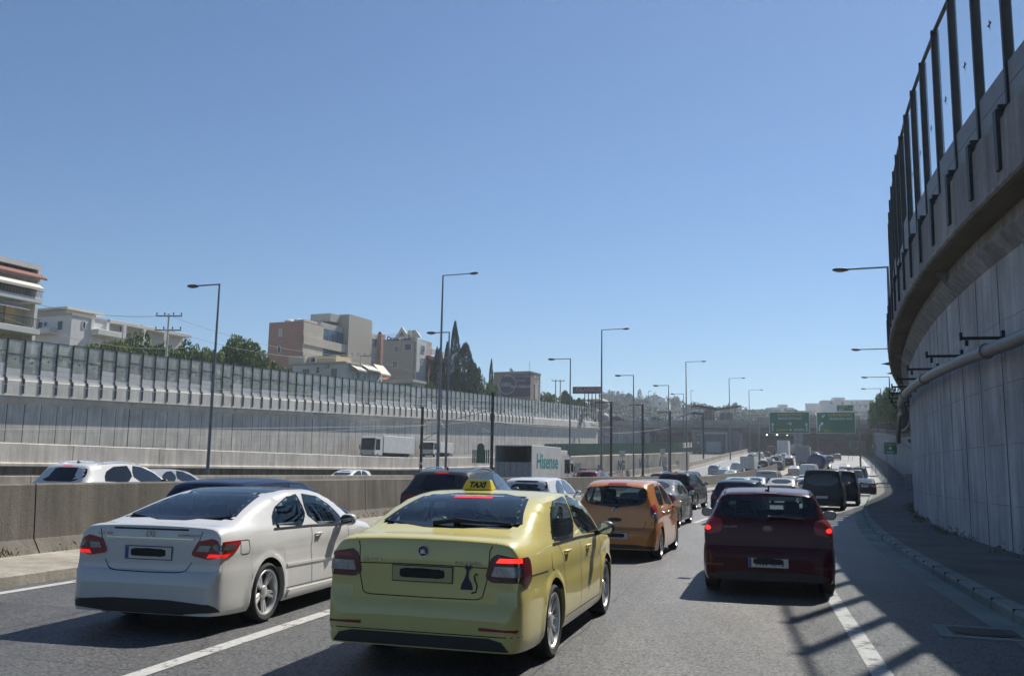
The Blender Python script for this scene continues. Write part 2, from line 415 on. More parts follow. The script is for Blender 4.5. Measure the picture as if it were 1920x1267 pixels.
        for i in range(nr - 1):
            for k in range(nc - 1):
                f = (i*nc+k, i*nc+k+1, (i+1)*nc+k+1, (i+1)*nc+k)
                nrm = (vs[f[1]] - vs[f[0]]).cross(vs[f[3]] - vs[f[0]]) + (vs[f[2]] - vs[f[1]]).cross(vs[f[3]] - vs[f[2]])
                if nrm.dot(rows[i][k][1]) < 0: f = tuple(reversed(f))
                fs.append(f); ms.append(1 if border and (i in (0, nr-2) or k in (0, nc-2)) else 0)
        mb.v = [tuple(p) for p in vs]; mb.f = fs; mb.m = ms
        # skirt
        if thick:
            loop = [(0, k) for k in range(nc)] + [(i, nc-1) for i in range(1, nr)] + [(nr-1, k) for k in range(nc-2, -1, -1)] + [(i, 0) for i in range(nr-2, 0, -1)]
            base = len(mb.v); mb.v += [tuple(rows[i][k][0] - rows[i][k][1] * thick) for i, k in loop]; n = len(loop)
            ii = [i*nc+k for i, k in loop]
            for q in range(n): r_ = (q+1) % n; mb.f.append((ii[q], ii[r_], base+r_, base+q)); mb.m.append(1 if border else 0)
        o = mb.build(name, mats, parent or s.root, smooth=35)
        if label: o["label"] = label
        return o
    def both(s, name, mode, poly, mats, **kw):
        a = s.patch(name, mode, poly, mats, **kw)
        if mode == 'side': b = s.patch(name, 'sideL', poly, mats, **kw)
        else: b = s.patch(name, mode, poly, mats, mirror=True, **kw)
        return a, b
    def seam(s, mb, mode, pts, wdt=.008, offs=.0024, sym=True, step=.04):
        pts = resample(pts, max(2, int(sum(np.hypot(*(np.array(pts[i+1]) - np.array(pts[i]))) for i in range(len(pts)-1)) / step) + 1))
        for md in ((mode, 'sideL') if (mode == 'side' and sym) else (mode,)):
            for sg in ((1, -1) if (mode != 'side' and sym) else (1,)):
                rows = []
                for i, p in enumerate(pts):
                    d = pts[min(i+1, len(pts)-1)] - pts[max(i-1, 0)]; d = d / (np.linalg.norm(d) + 1e-9); n = np.array((-d[1], d[0])) * wdt / 2
                    r = []
                    for q in (p - n, p + n):
                        pp, nn = s.surf(md, q[0] * sg, q[1]); r.append(pp + nn * offs)
                    rows.append(r)
                mb.grid(rows)
    def cut(s, mode, poly, inset):
        P = np.array(chaik(poly, 1, True)); c = P.mean(0); keep = []
        Q = P + (c - P) / (np.linalg.norm(c - P, axis=1, keepdims=True) + 1e-9) * inset
        def inside(x, y):
            r = False
            for i in range(len(Q)):
                a, b = Q[i], Q[(i+1) % len(Q)]
                if (a[1] > y) != (b[1] > y) and x < (b[0]-a[0]) * (y-a[1]) / (b[1]-a[1]) + a[0]: r = not r
            return r
        mb = s.mb; L = s.sp['L']; nf, nm = [], []
        for f, m in zip(mb.f, mb.m):
            if len(f) > 4: nf.append(f); nm.append(m); continue
            p = [mb.v[k] for k in f]; cx = sum(q[0] for q in p)/4; cy = sum(q[1] for q in p)/4; cz = sum(q[2] for q in p)/4; rm = False
            if cz > s.sp['beltz'] - .15:
                if mode == 'side' and abs(cx) > .4: rm = inside(cy, cz)
                elif mode == 'rear' and cy < L * .42: rm = inside(cx, cz)
                elif mode == 'front' and cy > L * .5: rm = inside(cx, cz)
            if not rm: nf.append(f); nm.append(m)
        mb.f, mb.m = nf, nm

_wheelcache = {}
def wheel_meshes(r, wd, style, lod):
    key = (r, wd, style, lod)
    if key in _wheelcache: return _wheelcache[key]
    n = (36, 20, 12)[2 - lod]; rr = r * (.77 if style in ('five', 'multi') else .70)
    prof = [(-wd/2+.02, rr), (-wd/2, rr+.02), (-wd/2, r-.03), (-wd/2+.02, r-.006), (-wd/4, r), (wd/4, r), (wd/2-.02, r-.006), (wd/2, r-.03), (wd/2-.004, rr+.02), (wd/2-.02, rr)]
    mb = MB(); mb.grid([[(x, q*math.cos(2*math.pi*k/n), q*math.sin(2*math.pi*k/n)) for x, q in prof] for k in range(n)] + [[(x, q, 0) for x, q in prof]])
    ty = mb.mesh("tyre", P_RUBBER, 40)
    mb = MB(); x = wd/2 - .018
    # rim lip + barrel + back disc
    rp = [(x, rr+.004), (x+.006, rr-.002), (x+.004, rr-.02), (x-.02, rr-.028), (x-.09, rr-.035)]
    mb.grid([[(a, q*math.cos(2*math.pi*k/n), q*math.sin(2*math.pi*k/n)) for a, q in rp] for k in range(n+1)])
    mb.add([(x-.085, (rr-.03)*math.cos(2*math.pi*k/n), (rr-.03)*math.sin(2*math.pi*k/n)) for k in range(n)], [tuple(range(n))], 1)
    def spoke(a, w0, w1, r0, r1, x0=-.035, x1=-.008):
        ca, sa = math.cos(a), math.sin(a); vs = []
        for (q, w_, xx) in ((r0, w0, x0), (r1, w1, x1)):
            for dx, t in ((-.02, -w_), (0, -w_*.6), (0, w_*.6), (-.02, w_)):
                vs.append((x + xx + dx, q*ca - t*sa, q*sa + t*ca))
        mb.add(vs, [(0,4,5,1), (1,5,6,2), (2,6,7,3)])
    if style == 'five':
        for k in range(5):
            a = 2*math.pi*k/5 + math.pi/2
            for d in (-.13, .13): spoke(a + d, .024, .020, .05, rr-.01)
    elif style == 'multi':
        for k in range(10):
            a = 2*math.pi*k/10
            for d in (-.07, .07): spoke(a + d, .010, .009, .05, rr-.01)
    else:
        for k in range(7): spoke(2*math.pi*k/7, .03, .028, .05, rr-.01)
    m_ = 12; hb = [(x-.03, .07), (x-.02, .065), (x-.01, .04), (x-.008, .0)]
    mb.grid([[(a, q*math.cos(2*math.pi*k/m_), q*math.sin(2*math.pi*k/m_)) for a, q in hb] for k in range(m_+1)])
    rim = mb.mesh("rim", [P_ALLOY, P_ALLOYD], 35)
    _wheelcache[key] = (ty, rim); return ty, rim
def rounded_seat(mb, x, y, w_, zh, back=.12):
    mb.cbox(x-w_/2, x+w_/2, y, y+.5, .32, .48, .05)
    M = Matrix.Translation((x, y, .42)) @ Matrix.Rotation(R(12), 4, 'X')
    mb.cbox(-w_/2, w_/2, -back, 0, 0, zh-.42-.34, .04, M=M); mb.cbox(-w_/2+.07, w_/2-.07, -back+.01, 0, zh-.42-.36, zh-.42-.26, .03, M=M)
    mb.cbox(-.12, .12, -back-.0, -.02, zh-.42-.23, zh-.42-.05, .03, M=M)
def mirror_part(car, x, y, z, mbody, sz=(.10, .07, .075), root=None):
    for sg in (1, -1):
        p, _ = car.surf('side' if sg > 0 else 'sideL', y + .05, z - .06)
        mb = MB(); cx = sg * x
        mb.blob((cx, y, z), sz, 12, 8, 0, 2.6)
        mb.tube([(p.x - sg*.02, y + .06, z - .07), (cx - sg*.06, y + .03, z - .045)], [.035, .028], 8)
        o = mb.build("door_mirror", mbody, root or car.root, smooth=50)
        g = MB(); n = 12
        g.add([(cx + (sz[0]-.018)*math.copysign(abs(math.cos(t))**.7, math.cos(t)), y - sz[1] - .002, z + (sz[2]-.014)*math.copysign(abs(math.sin(t))**.7, math.sin(t))) for t in [2*math.pi*k/n for k in range(n)]], [tuple(range(n))])
        g.build("mirror_glass", P_MIRROR, o)

def build_car(name, sp, paintm, lod=2, seethrough=True, wheel='seven', plate='white', brake=None):
    c = Car(sp, lod); root = empty(name); c.root = root; L = sp['L']
    win = sp['windows']; gl = P_GLASS if (seethrough and lod == 2) else P_GLASSD
    if seethrough and lod == 2:
        for md, poly, _g in win:
            if _g != 'dark': c.cut(md, poly, .035)
    mats = [paintm, P_SILL]
    body = c.mb.build("body", mats, root, smooth=32)
    for md, poly, g in win:
        gm = P_GLASSP if g == 'dark' else gl; b = .038 if lod == 2 else .03
        nm = {'side': 'side_window', 'rear': 'rear_window', 'front': 'windscreen'}[md]
        kw = dict(border=b, offs=.003, thick=.012 if lod == 2 else 0)
        if lod < 2: kw.update(nz=5 if lod else 3, nx=6 if lod else 4)
        elif md == 'side': kw.update(nz=5, nx=7)
        if md == 'side': c.both(nm, md, poly, [gm, P_FRIT], **kw)
        else: c.patch(nm, md, poly, [gm, P_FRIT], **kw)
    for it in sp.get('patches', []):
        nm, md, poly, mt, kw = it; kw = dict(kw); sym = kw.pop('sym', True)
        if lod < 2 and kw.pop('fine', False): continue
        kw.pop('fine', None)
        if lod < 2: kw['thick'] = 0; kw['nz'] = 4; kw['nx'] = 5
        mt = paintm if mt == 'paint' else mt
        (c.both if sym else c.patch)(nm, md, poly, mt, **kw)
    # plate
    if sp.get('plate'):
        px, pz = sp['plate']; p, n = c.surf('rear', px, pz); M = frame(p + Vector((0, -.008, 0)), (1, 0, 0), (0, -n.z * .5, 1))
        mb = MB(); mb.prism([(-.265, -.06), (.265, -.06), (.265, .06), (-.265, .06)], .006, M)
        o = mb.build("number_plate", P_PLATEY if plate == 'yellow' else P_PLATE, root)
        if lod == 2:
            mb = MB(); M2 = M @ Matrix.Translation((0, 0, .0065))
            mb.prism([(-.272, -.068), (.272, -.068), (.272, .068), (-.272, .068)], .004, M @ Matrix.Translation((0, 0, -.002)))
            mb.build("plate_frame", P_BLACKTRIM, o).matrix_parent_inverse = Matrix()
            if plate != 'yellow':
                mb = MB(); mb.prism([(-.262, -.057), (-.225, -.057), (-.225, .057), (-.262, .057)], .001, M2); mb.build("plate_band", P_BLUE, o)
            mb = MB(); rr = random.Random(3); pl = []
            for k in range(40):
                t = 2*math.pi*k/40; pl.append((.20*math.copysign(abs(math.cos(t))**.35, math.cos(t)) + .0, .004 + .040*math.copysign(abs(math.sin(t))**.4, math.sin(t)) + rr.uniform(-.004, .004)))
            mb.prism(pl, .0012, M2); mb.build("plate_cover", P_BLACK, o)
    # wheels
    ty, rim = wheel_meshes(sp['rw'], sp.get('tw', .21), wheel, lod)
    for yw in (sp['ar'], sp['af']):
        for sg in (1, -1):
            wx = c.halfw(yw, sp['rw'] + .2) - sp.get('tw', .21) / 2 - .012
            e = empty("wheel", (sg * wx, yw, sp['rw']), 0, root); e.rotation_euler.x = random.uniform(0, 6)
            if sg < 0: e.rotation_euler.z = math.pi
            inst(ty, "tyre", e); inst(rim, "rim", e)
    # underbody keeps daylight out
    mb = MB(); wi = sp['W']/2 - .28
    mb.box(-wi, wi, .35, L-.35, sp['sill'] + .02, sp['sill'] + .22)
    mb.box(-sp['W']/2+.12, sp['W']/2-.12, sp['ar']+sp['rw']+.09, sp['af']-sp['rw']-.09, sp['sill']+.015, sp['sill']+.1)
    mb.build("underbody", P_SILL, root)
    if seethrough and lod == 2:
        zb = sp['beltz']; zt = max(z for _, z in sp['top'])
        for x in (-.36, .36):
            mb = MB(); rounded_seat(mb, x, sp['seat'], .48, zt - .13); mb.build("seat", P_SEAT, root, smooth=40)
        mb = MB(); y2 = sp['seat'] - .85
        mb.cbox(-.62, .62, y2, y2+.45, .32, .46, .05)
        M = Matrix.Translation((0, y2, .42)) @ Matrix.Rotation(R(14), 4, 'X'); mb.cbox(-.6, .6, -.12, 0, 0, zb - .42 - .08, .05, M=M)
        for x in (-.38, .38): mb.cbox(x-.11, x+.11, -.11, -.01, zb-.46, zb-.37, .03, M=M)
        mb.build("rear_bench", P_SEAT, root, smooth=40)
        mb = MB(); yd = sp['dash']; mb.cbox(-.68, .68, yd, yd+.5, zb-.4, zb-.10, .06); mb.box(-.72, .72, .5, yd+.3, sp['sill']+.03, sp['sill']+.12)
        ys = y2 - .15; mb.box(-.6, .6, sp.get('shelf', .45), ys, zb-.14, zb-.10)
        n = 16; mb.tube([(-.36+.18*math.cos(t), yd-.12+.06*math.sin(t), zb-.02+.17*math.sin(t)) for t in [2*math.pi*k/n for k in range(n+1)]], .016, 6)
        mb.build("dashboard", P_DASH, root, smooth=40)
    if lod >= 1:
        mx, my, mz = sp['mirror']; mirror_part(c, mx, my, mz, sp.get('mirror_mat') or paintm)
    if lod == 2:
        mb = MB()
        for md, pts, sym in sp.get('seams', []): c.seam(mb, md, pts, sym=sym)
        if mb.f: mb.build("panel_gap", P_GAP, root)
        for (y, z) in sp.get('handles', []):
            for sg, md in ((1, 'side'), (-1, 'sideL')):
                p, n = c.surf(md, y, z); mb = MB()
                mb.tube([p + n*.002 + Vector((0, -.085, 0)), p + n*.028 + Vector((0, -.05, 0)), p + n*.03 + Vector((0, .05, .003)), p + n*.002 + Vector((0, .085, .003))], [.012, .014, .014, .011], 8)
                mb.build("door_handle", sp.get('handle_mat') or paintm, root, smooth=60)
    if sp.get('antenna'):
        ya, lean, hl, mt = sp['antenna']; p, n = c.surf('top', 0, ya); mb = MB()
        mb.blob(p + Vector((0, 0, .006)), (.03, .05, .018), 8, 5)
        if hl > .08: mb.tube([p + Vector((0, 0, .01)), p + Vector((0, -lean, hl))], [.006, .004], 6)
        else: mb.prism([(-.05, 0), (.07, 0), (-.04, hl)], .024, frame(p + Vector((.012, 0, 0)), (0, 1, 0), (0, 0, 1)))
        mb.build("antenna", P_BLACKTRIM, root, smooth=40)
    return c
def wiper(c, pts, root, wd=.016):
    mb = MB(); P = [c.surf('rear', x, z) for x, z in pts]
    mb.tube([p + n*.03 for p, n in P], [wd*1.5] + [wd]*(len(P)-2) + [wd*.5], 6)
    mb.blob(P[0][0] + P[0][1]*.02, (.035, .03, .03), 8, 5)
    mb.build("wiper", P_BLACKTRIM, root, smooth=40)
def badge_frame(c, x, z, offs=.008, tilt=None):
    p, n = c.surf('rear', x, z); return frame(p + n * offs, (1, 0, 0), (0, -n.z/max(1e-3, -n.y), 1) if n.y < -.3 else (0, 0, 1))

# ------------------------------------------------------------------ specs
def std_windows(rear, rdw, fdw, wind): return [('rear', rear, 'g'), ('side', rdw, 'g'), ('side', fdw, 'g'), ('front', wind, 'g')]
SP = {}
SP['liftback'] = dict(L=4.67, W=1.81, beltz=1.0, sill=.19, ar=1.08, af=3.77, rw=.325, tw=.215, rdep=.14, seat=2.35, dash=3.05, shelf=.6, tum=.26,
    top=[(0,.46),(.010,.535),(.030,.570),(.044,.585),(.052,.70),(.06,.90),(.07,1.03),(.085,1.08),(.13,1.10),(.40,1.125),(.62,1.17),(1.0,1.305),(1.5,1.42),(2.0,1.46),(2.5,1.45),(2.95,1.375),(3.35,1.20),(3.68,1.03),(3.95,.99),(4.4,.87),(4.58,.72),(4.67,.55)],
    belt=[(0,.44),(.03,.55),(.052,.68),(.085,.96),(.25,1.0),(1.2,1.01),(2.5,.97),(3.3,.94),(3.8,.90),(4.3,.79),(4.67,.5)],
    wid=[(0,.74),(.015,.79),(.05,.835),(.12,.865),(.3,.888),(.7,.90),(1.3,.905),(3,.905),(4,.885),(4.4,.81),(4.6,.68),(4.67,.55)],
    nar=[(0,.02),(.6,.03),(1.2,.015),(2,0),(5,0)],
    windows=[('rear', [(-.70,1.158),(-.35,1.150),(.35,1.150),(.70,1.158),(.68,1.17),(.545,1.41),(.50,1.43),(-.50,1.43),(-.545,1.41),(-.68,1.17)], 'g'),
             ('side', [(1.16,1.02),(1.18,1.06),(1.46,1.31),(1.60,1.375),(2.14,1.41),(2.20,1.40),(2.26,1.0),(1.25,1.0)], 'g'),
             ('side', [(2.30,1.0),(2.24,1.40),(2.30,1.41),(2.60,1.39),(2.98,1.29),(3.40,1.04),(3.42,.975),(3.36,.97)], 'g'),
             ('front', [(-.68,1.06),(.68,1.06),(.56,1.385),(-.56,1.385)], 'g')],
    patches=[('tail_light','wrap',[(.535,.735),(.60,.975),(.66,.985),(.98,.965),(1.06,.93),(1.07,.735),(.98,.73)],P_REDD,dict(offs=.007, thick=.02)),
             ('brake_light','wrap',[(.64,.915),(.67,.950),(.87,.950),(.87,.915)],P_REDLIT,dict(offs=.010,smooth_it=0,thick=0)),
             ('reversing_light','wrap',[(.605,.805),(.63,.885),(.85,.885),(.85,.805)],P_CLEAR,dict(offs=.010,smooth_it=0,thick=0)),
             ('reflector','wrap',[(.52,.375),(.52,.405),(.84,.40),(.87,.39),(.84,.37)],P_RED,dict(offs=.004,smooth_it=0)),
             ('rear_valance','wrap',[(-.80,.20),(-.70,.315),(-.60,.325),(.60,.325),(.70,.315),(.80,.20)],P_BLACKTRIM,dict(sym=False,offs=.006,smooth_it=0,nx=30)),
             ('bumper_lip','wrap',[(-.92,.335),(.92,.335),(.92,.343),(-.92,.343)],P_GAP,dict(sym=False,offs=.002,smooth_it=0,nx=30,thick=0)),
             ('high_brake_light','rear',[(-.20,1.388),(.20,1.388),(.19,1.402),(-.19,1.402)],P_REDGLOW,dict(sym=False,offs=.006,smooth_it=0,thick=0)),
             ('fuel_flap','side',[(.98,.78),(.98,.93),(1.14,.93),(1.14,.78)],'paint',dict(sym=False,offs=.0035,thick=.003))],
    plate=(0, .80), mirror=(1.0, 3.12, 1.04), mirror_mat=P_BLACKTRIM, handles=[(1.60,.90),(2.62,.88)],
    seams=[('side', [(1.30,1.0),(1.42,.88),(1.52,.60),(1.50,.42)], True), ('side', [(2.26,.98),(2.24,.7),(2.25,.29)], True), ('side', [(3.33,.95),(3.36,.7),(3.30,.30)], True), ('side', [(1.47,.29),(3.3,.29)], True),
           ('rear', [(.63,1.07),(.585,1.03),(.575,.80),(.53,.63),(.48,.615),(0,.612)], True), ('wrap', [(.93,.80),(1.1,.80),(1.6,.79)], True),
           ('rear', [(0,.875),(.3,.874),(.57,.868)], True)])
SP['coupe'] = dict(L=4.45, W=1.73, beltz=.98, sill=.17, ar=1.0, af=3.71, rw=.315, tw=.225, rdep=.10, seat=2.15, dash=2.85, shelf=.5, tum=.32,
    top=[(0,.48),(.012,.555),(.045,.595),(.075,.615),(.084,.70),(.092,.86),(.10,.99),(.112,1.045),(.17,1.06),(.30,1.062),(.50,1.105),(.9,1.225),(1.4,1.345),(1.9,1.405),(2.35,1.40),(2.75,1.32),(3.2,1.13),(3.45,1.01),(3.9,.94),(4.25,.80),(4.38,.66),(4.45,.5)],
    belt=[(0,.46),(.05,.575),(.084,.68),(.10,.94),(.3,.985),(1.2,.985),(2.2,.955),(3.0,.915),(3.8,.85),(4.2,.74),(4.45,.45)],
    wid=[(0,.70),(.015,.755),(.05,.80),(.14,.832),(.35,.852),(.9,.865),(3,.865),(3.9,.84),(4.2,.76),(4.38,.64),(4.45,.5)],
    nar=[(0,.04),(.6,.05),(1.2,.03),(2,0),(5,0)],
    windows=[('rear', [(-.67,1.092),(-.3,1.086),(.3,1.086),(.67,1.092),(.64,1.11),(.50,1.345),(.46,1.36),(-.46,1.36),(-.50,1.345),(-.64,1.11)], 'g'),
             ('side', [(1.14,1.0),(1.15,1.06),(1.28,1.18),(1.52,1.28),(1.80,1.33),(1.96,1.34),(2.03,.975),(1.2,.985)], 'g'),
             ('side', [(2.07,.97),(2.00,1.34),(2.28,1.335),(2.6,1.265),(2.93,1.08),(3.06,.95),(3.0,.935)], 'g'),
             ('front', [(-.66,1.02),(.66,1.02),(.54,1.33),(-.54,1.33)], 'g')],
    plate=(0, .775), mirror=(.965, 2.86, 1.0), handles=[(2.22, .86)],
    patches=[('tail_light','wrap',[(.46,.735),(.56,.925),(.60,.935),(1.05,.93),(1.14,.91),(1.05,.80),(.92,.75),(.75,.73)],P_RED,dict(offs=.008,smooth_it=1)),
             ('lamp_band','wrap',[(.53,.80),(.58,.875),(1.03,.875),(1.0,.81)],P_SMOKE,dict(offs=.011,smooth_it=0,thick=0)),
             ('reversing_light','wrap',[(.545,.805),(.58,.865),(.70,.865),(.675,.805)],P_CLEAR,dict(offs=.013,smooth_it=0,thick=0)),
             ('brake_light','wrap',[(.66,.745),(.69,.785),(.94,.785),(.88,.755)],P_REDGLOW,dict(offs=.012,smooth_it=0,thick=0)),
             ('chrome_strip','rear',[(-.50,.912),(.50,.912),(.50,.930),(-.50,.930)],P_CHROME,dict(sym=False,offs=.010,smooth_it=0)),
             ('brake_slit','rear',[(-.43,1.003),(.43,1.003),(.43,1.020),(-.43,1.020)],P_BLACK,dict(sym=False,offs=.004,smooth_it=0,thick=0)),
             ('rear_valance','wrap',[(-.84,.20),(-.80,.30),(-.6,.335),(.6,.335),(.80,.30),(.92,.20)],P_BLACKTRIM,dict(sym=False,offs=.006,smooth_it=1,nx=30)),
             ('roof_panel','top',[(-.52,1.42),(.52,1.42),(.55,1.9),(.53,2.45),(-.53,2.45),(-.55,1.9)],P_GLASSP,dict(sym=False,offs=.004,nz=10,nx=12)),
             ('side_moulding','side',[(1.42,.545),(3.25,.52),(3.25,.545),(1.42,.575)],'paint',dict(offs=.010,smooth_it=0,thick=.012,nx=16)),
             ('sill_cover','side',[(1.45,.20),(3.22,.20),(3.2,.275),(1.48,.285)],'paint',dict(offs=.022,smooth_it=0,thick=.025,nx=16))],
    seams=[('side', [(2.06,.96),(2.03,.7),(2.08,.30)], True), ('side', [(3.12,.92),(3.14,.6),(3.1,.3)], True), ('side', [(1.42,.31),(3.1,.29)], True),
           ('rear', [(.60,1.04),(.56,.90)], True), ('rear', [(.50,.70),(.44,.61),(.36,.595),(0,.59)], True), 
           ('side', [(.42,.90),(.58,.90),(.59,.78),(.57,.76),(.43,.76),(.41,.78),(.42,.90)], True)])
SP['hatch3'] = dict(L=4.25, W=1.79, beltz=.98, sill=.19, ar=.80, af=3.45, rw=.315, tw=.205, rdep=.16, seat=2.0, dash=2.75, shelf=.4, tum=.34,
    top=[(0,.52),(.015,.60),(.05,.655),(.075,.675),(.085,.80),(.10,.97),(.14,1.05),(.22,1.17),(.33,1.33),(.37,1.395),(.45,1.415),(.8,1.44),(1.5,1.465),(2.0,1.45),(2.5,1.37),(3.0,1.17),(3.25,1.04),(3.6,.98),(4.0,.86),(4.18,.68),(4.25,.5)],
    belt=[(0,.50),(.05,.64),(.085,.78),(.1,.91),(.3,.98),(1.2,.98),(2.2,.95),(3.0,.92),(3.6,.87),(4.0,.76),(4.25,.45)],
    wid=[(0,.72),(.015,.78),(.05,.83),(.12,.86),(.3,.885),(.8,.895),(3,.89),(3.8,.85),(4.1,.74),(4.25,.5)],
    nar=[(0,.05),(.3,.05),(1.0,.015),(2,0),(5,0)],
    windows=[('rear', [(-.70,1.24),(-.67,1.10),(-.50,1.045),(0,1.03),(.50,1.045),(.67,1.10),(.70,1.24),(.62,1.36),(.35,1.388),(-.35,1.388),(-.62,1.36)], 'g'),
             ('side', [(.62,1.10),(.80,1.30),(1.5,1.34),(1.6,1.01),(.75,1.04)], 'g'),
             ('side', [(1.68,1.0),(1.60,1.345),(1.9,1.35),(2.35,1.27),(2.75,1.06),(2.78,.98)], 'g'),
             ('front', [(-.72,1.03),(.72,1.03),(.60,1.41),(-.60,1.41)], 'g')],
    patches=[('tail_light','wrap',[(.64,.83),(.60,.98),(.66,1.055),(.80,1.06),(.98,.98),(1.06,.86),(.90,.82)],P_RED,dict(offs=.009,smooth_it=2)),
             ('brake_light','wrap',[(.79,.88),(.765,.91),(.79,.94),(.83,.94),(.855,.91),(.83,.88)],P_REDLIT,dict(offs=.013,smooth_it=1,thick=0)),
             ('reflector','wrap',[(.60,.40),(.60,.435),(.86,.44),(.90,.42),(.86,.40)],P_REDD,dict(offs=.004,smooth_it=0)),
             ('rear_valance','wrap',[(-.80,.20),(-.80,.34),(.80,.34),(.80,.20)],P_BLACKTRIM,dict(sym=False,offs=.006,smooth_it=1,nx=30)),
             ('high_brake_light','rear',[(-.14,1.392),(.14,1.392),(.14,1.405),(-.14,1.405)],P_REDD,dict(sym=False,offs=.006,smooth_it=0,thick=0))],
    plate=(0, .46), mirror=(.98, 2.66, 1.02), mirror_mat=P_BLACKTRIM, handles=[(1.85,.88)], antenna=(.62, .05, .07, None),
    seams=[('side', [(1.66,.98),(1.62,.7),(1.68,.30)], True), ('side', [(2.85,.95),(2.86,.6),(2.82,.3)], True), ('wrap', [(0,.60),(.62,.60),(.70,.66),(.72,.82)], True)])
SP['mini'] = dict(L=3.78, W=1.665, beltz=.97, sill=.18, ar=.62, af=3.07, rw=.29, tw=.185, rdep=.14, seat=1.75, dash=2.4, shelf=.3, tum=.26,
    top=[(0,.46),(.015,.55),(.05,.60),(.07,.62),(.08,.80),(.095,.99),(.14,1.12),(.22,1.28),(.30,1.385),(.40,1.435),(.6,1.475),(1.0,1.505),(1.5,1.515),(1.95,1.465),(2.4,1.32),(2.85,1.08),(3.1,1.0),(3.45,.90),(3.65,.74),(3.78,.5)],
    belt=[(0,.44),(.05,.585),(.08,.76),(.1,.91),(.3,.97),(1.2,.97),(2.2,.95),(2.8,.92),(3.3,.83),(3.6,.70),(3.78,.45)],
    wid=[(0,.62),(.015,.69),(.05,.745),(.12,.785),(.3,.815),(.7,.83),(2.8,.83),(3.4,.78),(3.65,.66),(3.78,.45)],
    nar=[(0,.06),(.3,.05),(1.0,.015),(2,0),(5,0)],
    windows=[('rear', [(-.62,1.20),(-.57,1.06),(-.35,1.0),(0,.985),(.35,1.0),(.57,1.06),(.62,1.20),(.575,1.35),(.35,1.39),(-.35,1.39),(-.575,1.35)], 'g'),
             ('side', [(.66,1.03),(.74,1.30),(.92,1.39),(1.35,1.40),(1.42,1.02),(.75,1.0)], 'g'),
             ('side', [(1.50,1.0),(1.43,1.405),(1.75,1.385),(2.15,1.27),(2.5,1.06),(2.55,.98)], 'g'),
             ('front', [(-.66,1.02),(.66,1.02),(.56,1.45),(-.56,1.45)], 'g')],
    patches=[('tail_light','wrap',[(.70,.76),(.67,.98),(.70,1.04),(.80,1.07),(.93,1.0),(.95,.76)],P_RED,dict(offs=.009,smooth_it=2)),
             ('reversing_light','wrap',[(.72,.775),(.71,.90),(.90,.915),(.91,.775)],P_CLEAR,dict(offs=.013,smooth_it=1,thick=0)),
             ('high_brake_light','rear',[(-.19,1.405),(.19,1.405),(.17,1.445),(-.17,1.445)],P_RED,dict(sym=False,offs=.005,smooth_it=0)),
             ('plate_recess','rear',[(-.36,.37),(.36,.37),(.40,.55),(-.40,.55)],'paint',dict(sym=False,offs=.006)),
             ('tailgate_handle','rear',[(-.13,.715),(.13,.715),(.13,.79),(-.13,.79)],P_BLACKTRIM,dict(sym=False,offs=.005)),
             ('rear_valance','wrap',[(-.80,.18),(-.80,.30),(.80,.30),(.80,.18)],P_BLACKTRIM,dict(sym=False,offs=.006,smooth_it=1,nx=30))],
    plate=(0, .46), mirror=(.93, 2.42, 1.0), handles=[(.98,.88),(1.72,.87)], handle_mat=P_CHROME, antenna=None,
    seams=[('side', [(.70,1.0),(.86,.85),(1.0,.5),(.98,.32)], True), ('side', [(1.46,1.0),(1.43,.7),(1.46,.28)], True), ('side', [(2.58,.95),(2.6,.6),(2.56,.3)], True),
           ('wrap', [(0,.565),(.50,.575),(.58,.63),(.60,.75)], True)])
SP['hatch'] = dict(L=4.05, W=1.74, beltz=.96, sill=.19, ar=.72, af=3.27, rw=.305, tw=.2, rdep=.14, seat=1.95, dash=2.6, shelf=.4, tum=.30,
    top=[(0,.58),(.02,.68),(.05,.86),(.08,.97),(.14,1.07),(.26,1.27),(.33,1.36),(.42,1.40),(.8,1.44),(1.5,1.46),(2.0,1.43),(2.45,1.32),(2.9,1.11),(3.15,1.0),(3.5,.93),(3.85,.8),(4.0,.64),(4.05,.5)],
    belt=[(0,.56),(.05,.80),(.1,.92),(.3,.96),(1.2,.96),(2.2,.94),(2.9,.91),(3.4,.86),(3.8,.74),(4.05,.45)],
    wid=[(0,.70),(.015,.76),(.05,.805),(.12,.835),(.3,.858),(.7,.87),(3,.87),(3.6,.83),(3.9,.72),(4.05,.5)],
    nar=[(0,.05),(.3,.05),(1.0,.015),(2,0),(5,0)],
    windows=[('rear', [(-.68,1.03),(.68,1.03),(.62,1.32),(.54,1.36),(-.54,1.36),(-.62,1.32)], 'g'),
             ('side', [(.70,1.01),(.76,1.14),(.92,1.34),(1.45,1.395),(1.54,.985),(.78,.99)], 'g'),
             ('side', [(1.59,.98),(1.52,1.395),(1.88,1.385),(2.3,1.27),(2.70,1.05),(2.75,.96),(2.65,.955)], 'g'),
             ('front', [(-.66,1.03),(.66,1.03),(.54,1.37),(-.54,1.37)], 'g')],
    patches=[('tail_light', 'wrap', [(.60,.80),(.98,.80),(.98,.99),(.66,.99)], P_RED, dict(offs=.006)),
             ('rear_bumper_insert', 'wrap', [(-.85,.20),(.85,.20),(.85,.40),(-.85,.40)], P_BLACKTRIM, dict(sym=False, fine=True)),
             ('high_brake_light', 'rear', [(-.13,1.375),(.13,1.375),(.13,1.395),(-.13,1.395)], P_RED, dict(sym=False, fine=True))],
    plate=(0, .72), mirror=(.96, 2.52, 1.0), handles=[(1.05,.87),(1.85,.86)],
    seams=[('side', [(.78,1.0),(.95,.85),(1.1,.5),(1.08,.32)], True), ('side', [(1.56,.98),(1.54,.7),(1.56,.28)], True), ('side', [(2.7,.95),(2.72,.6),(2.68,.3)], True), ('wrap', [(0,.57),(.55,.58),(.62,.75)], True)])
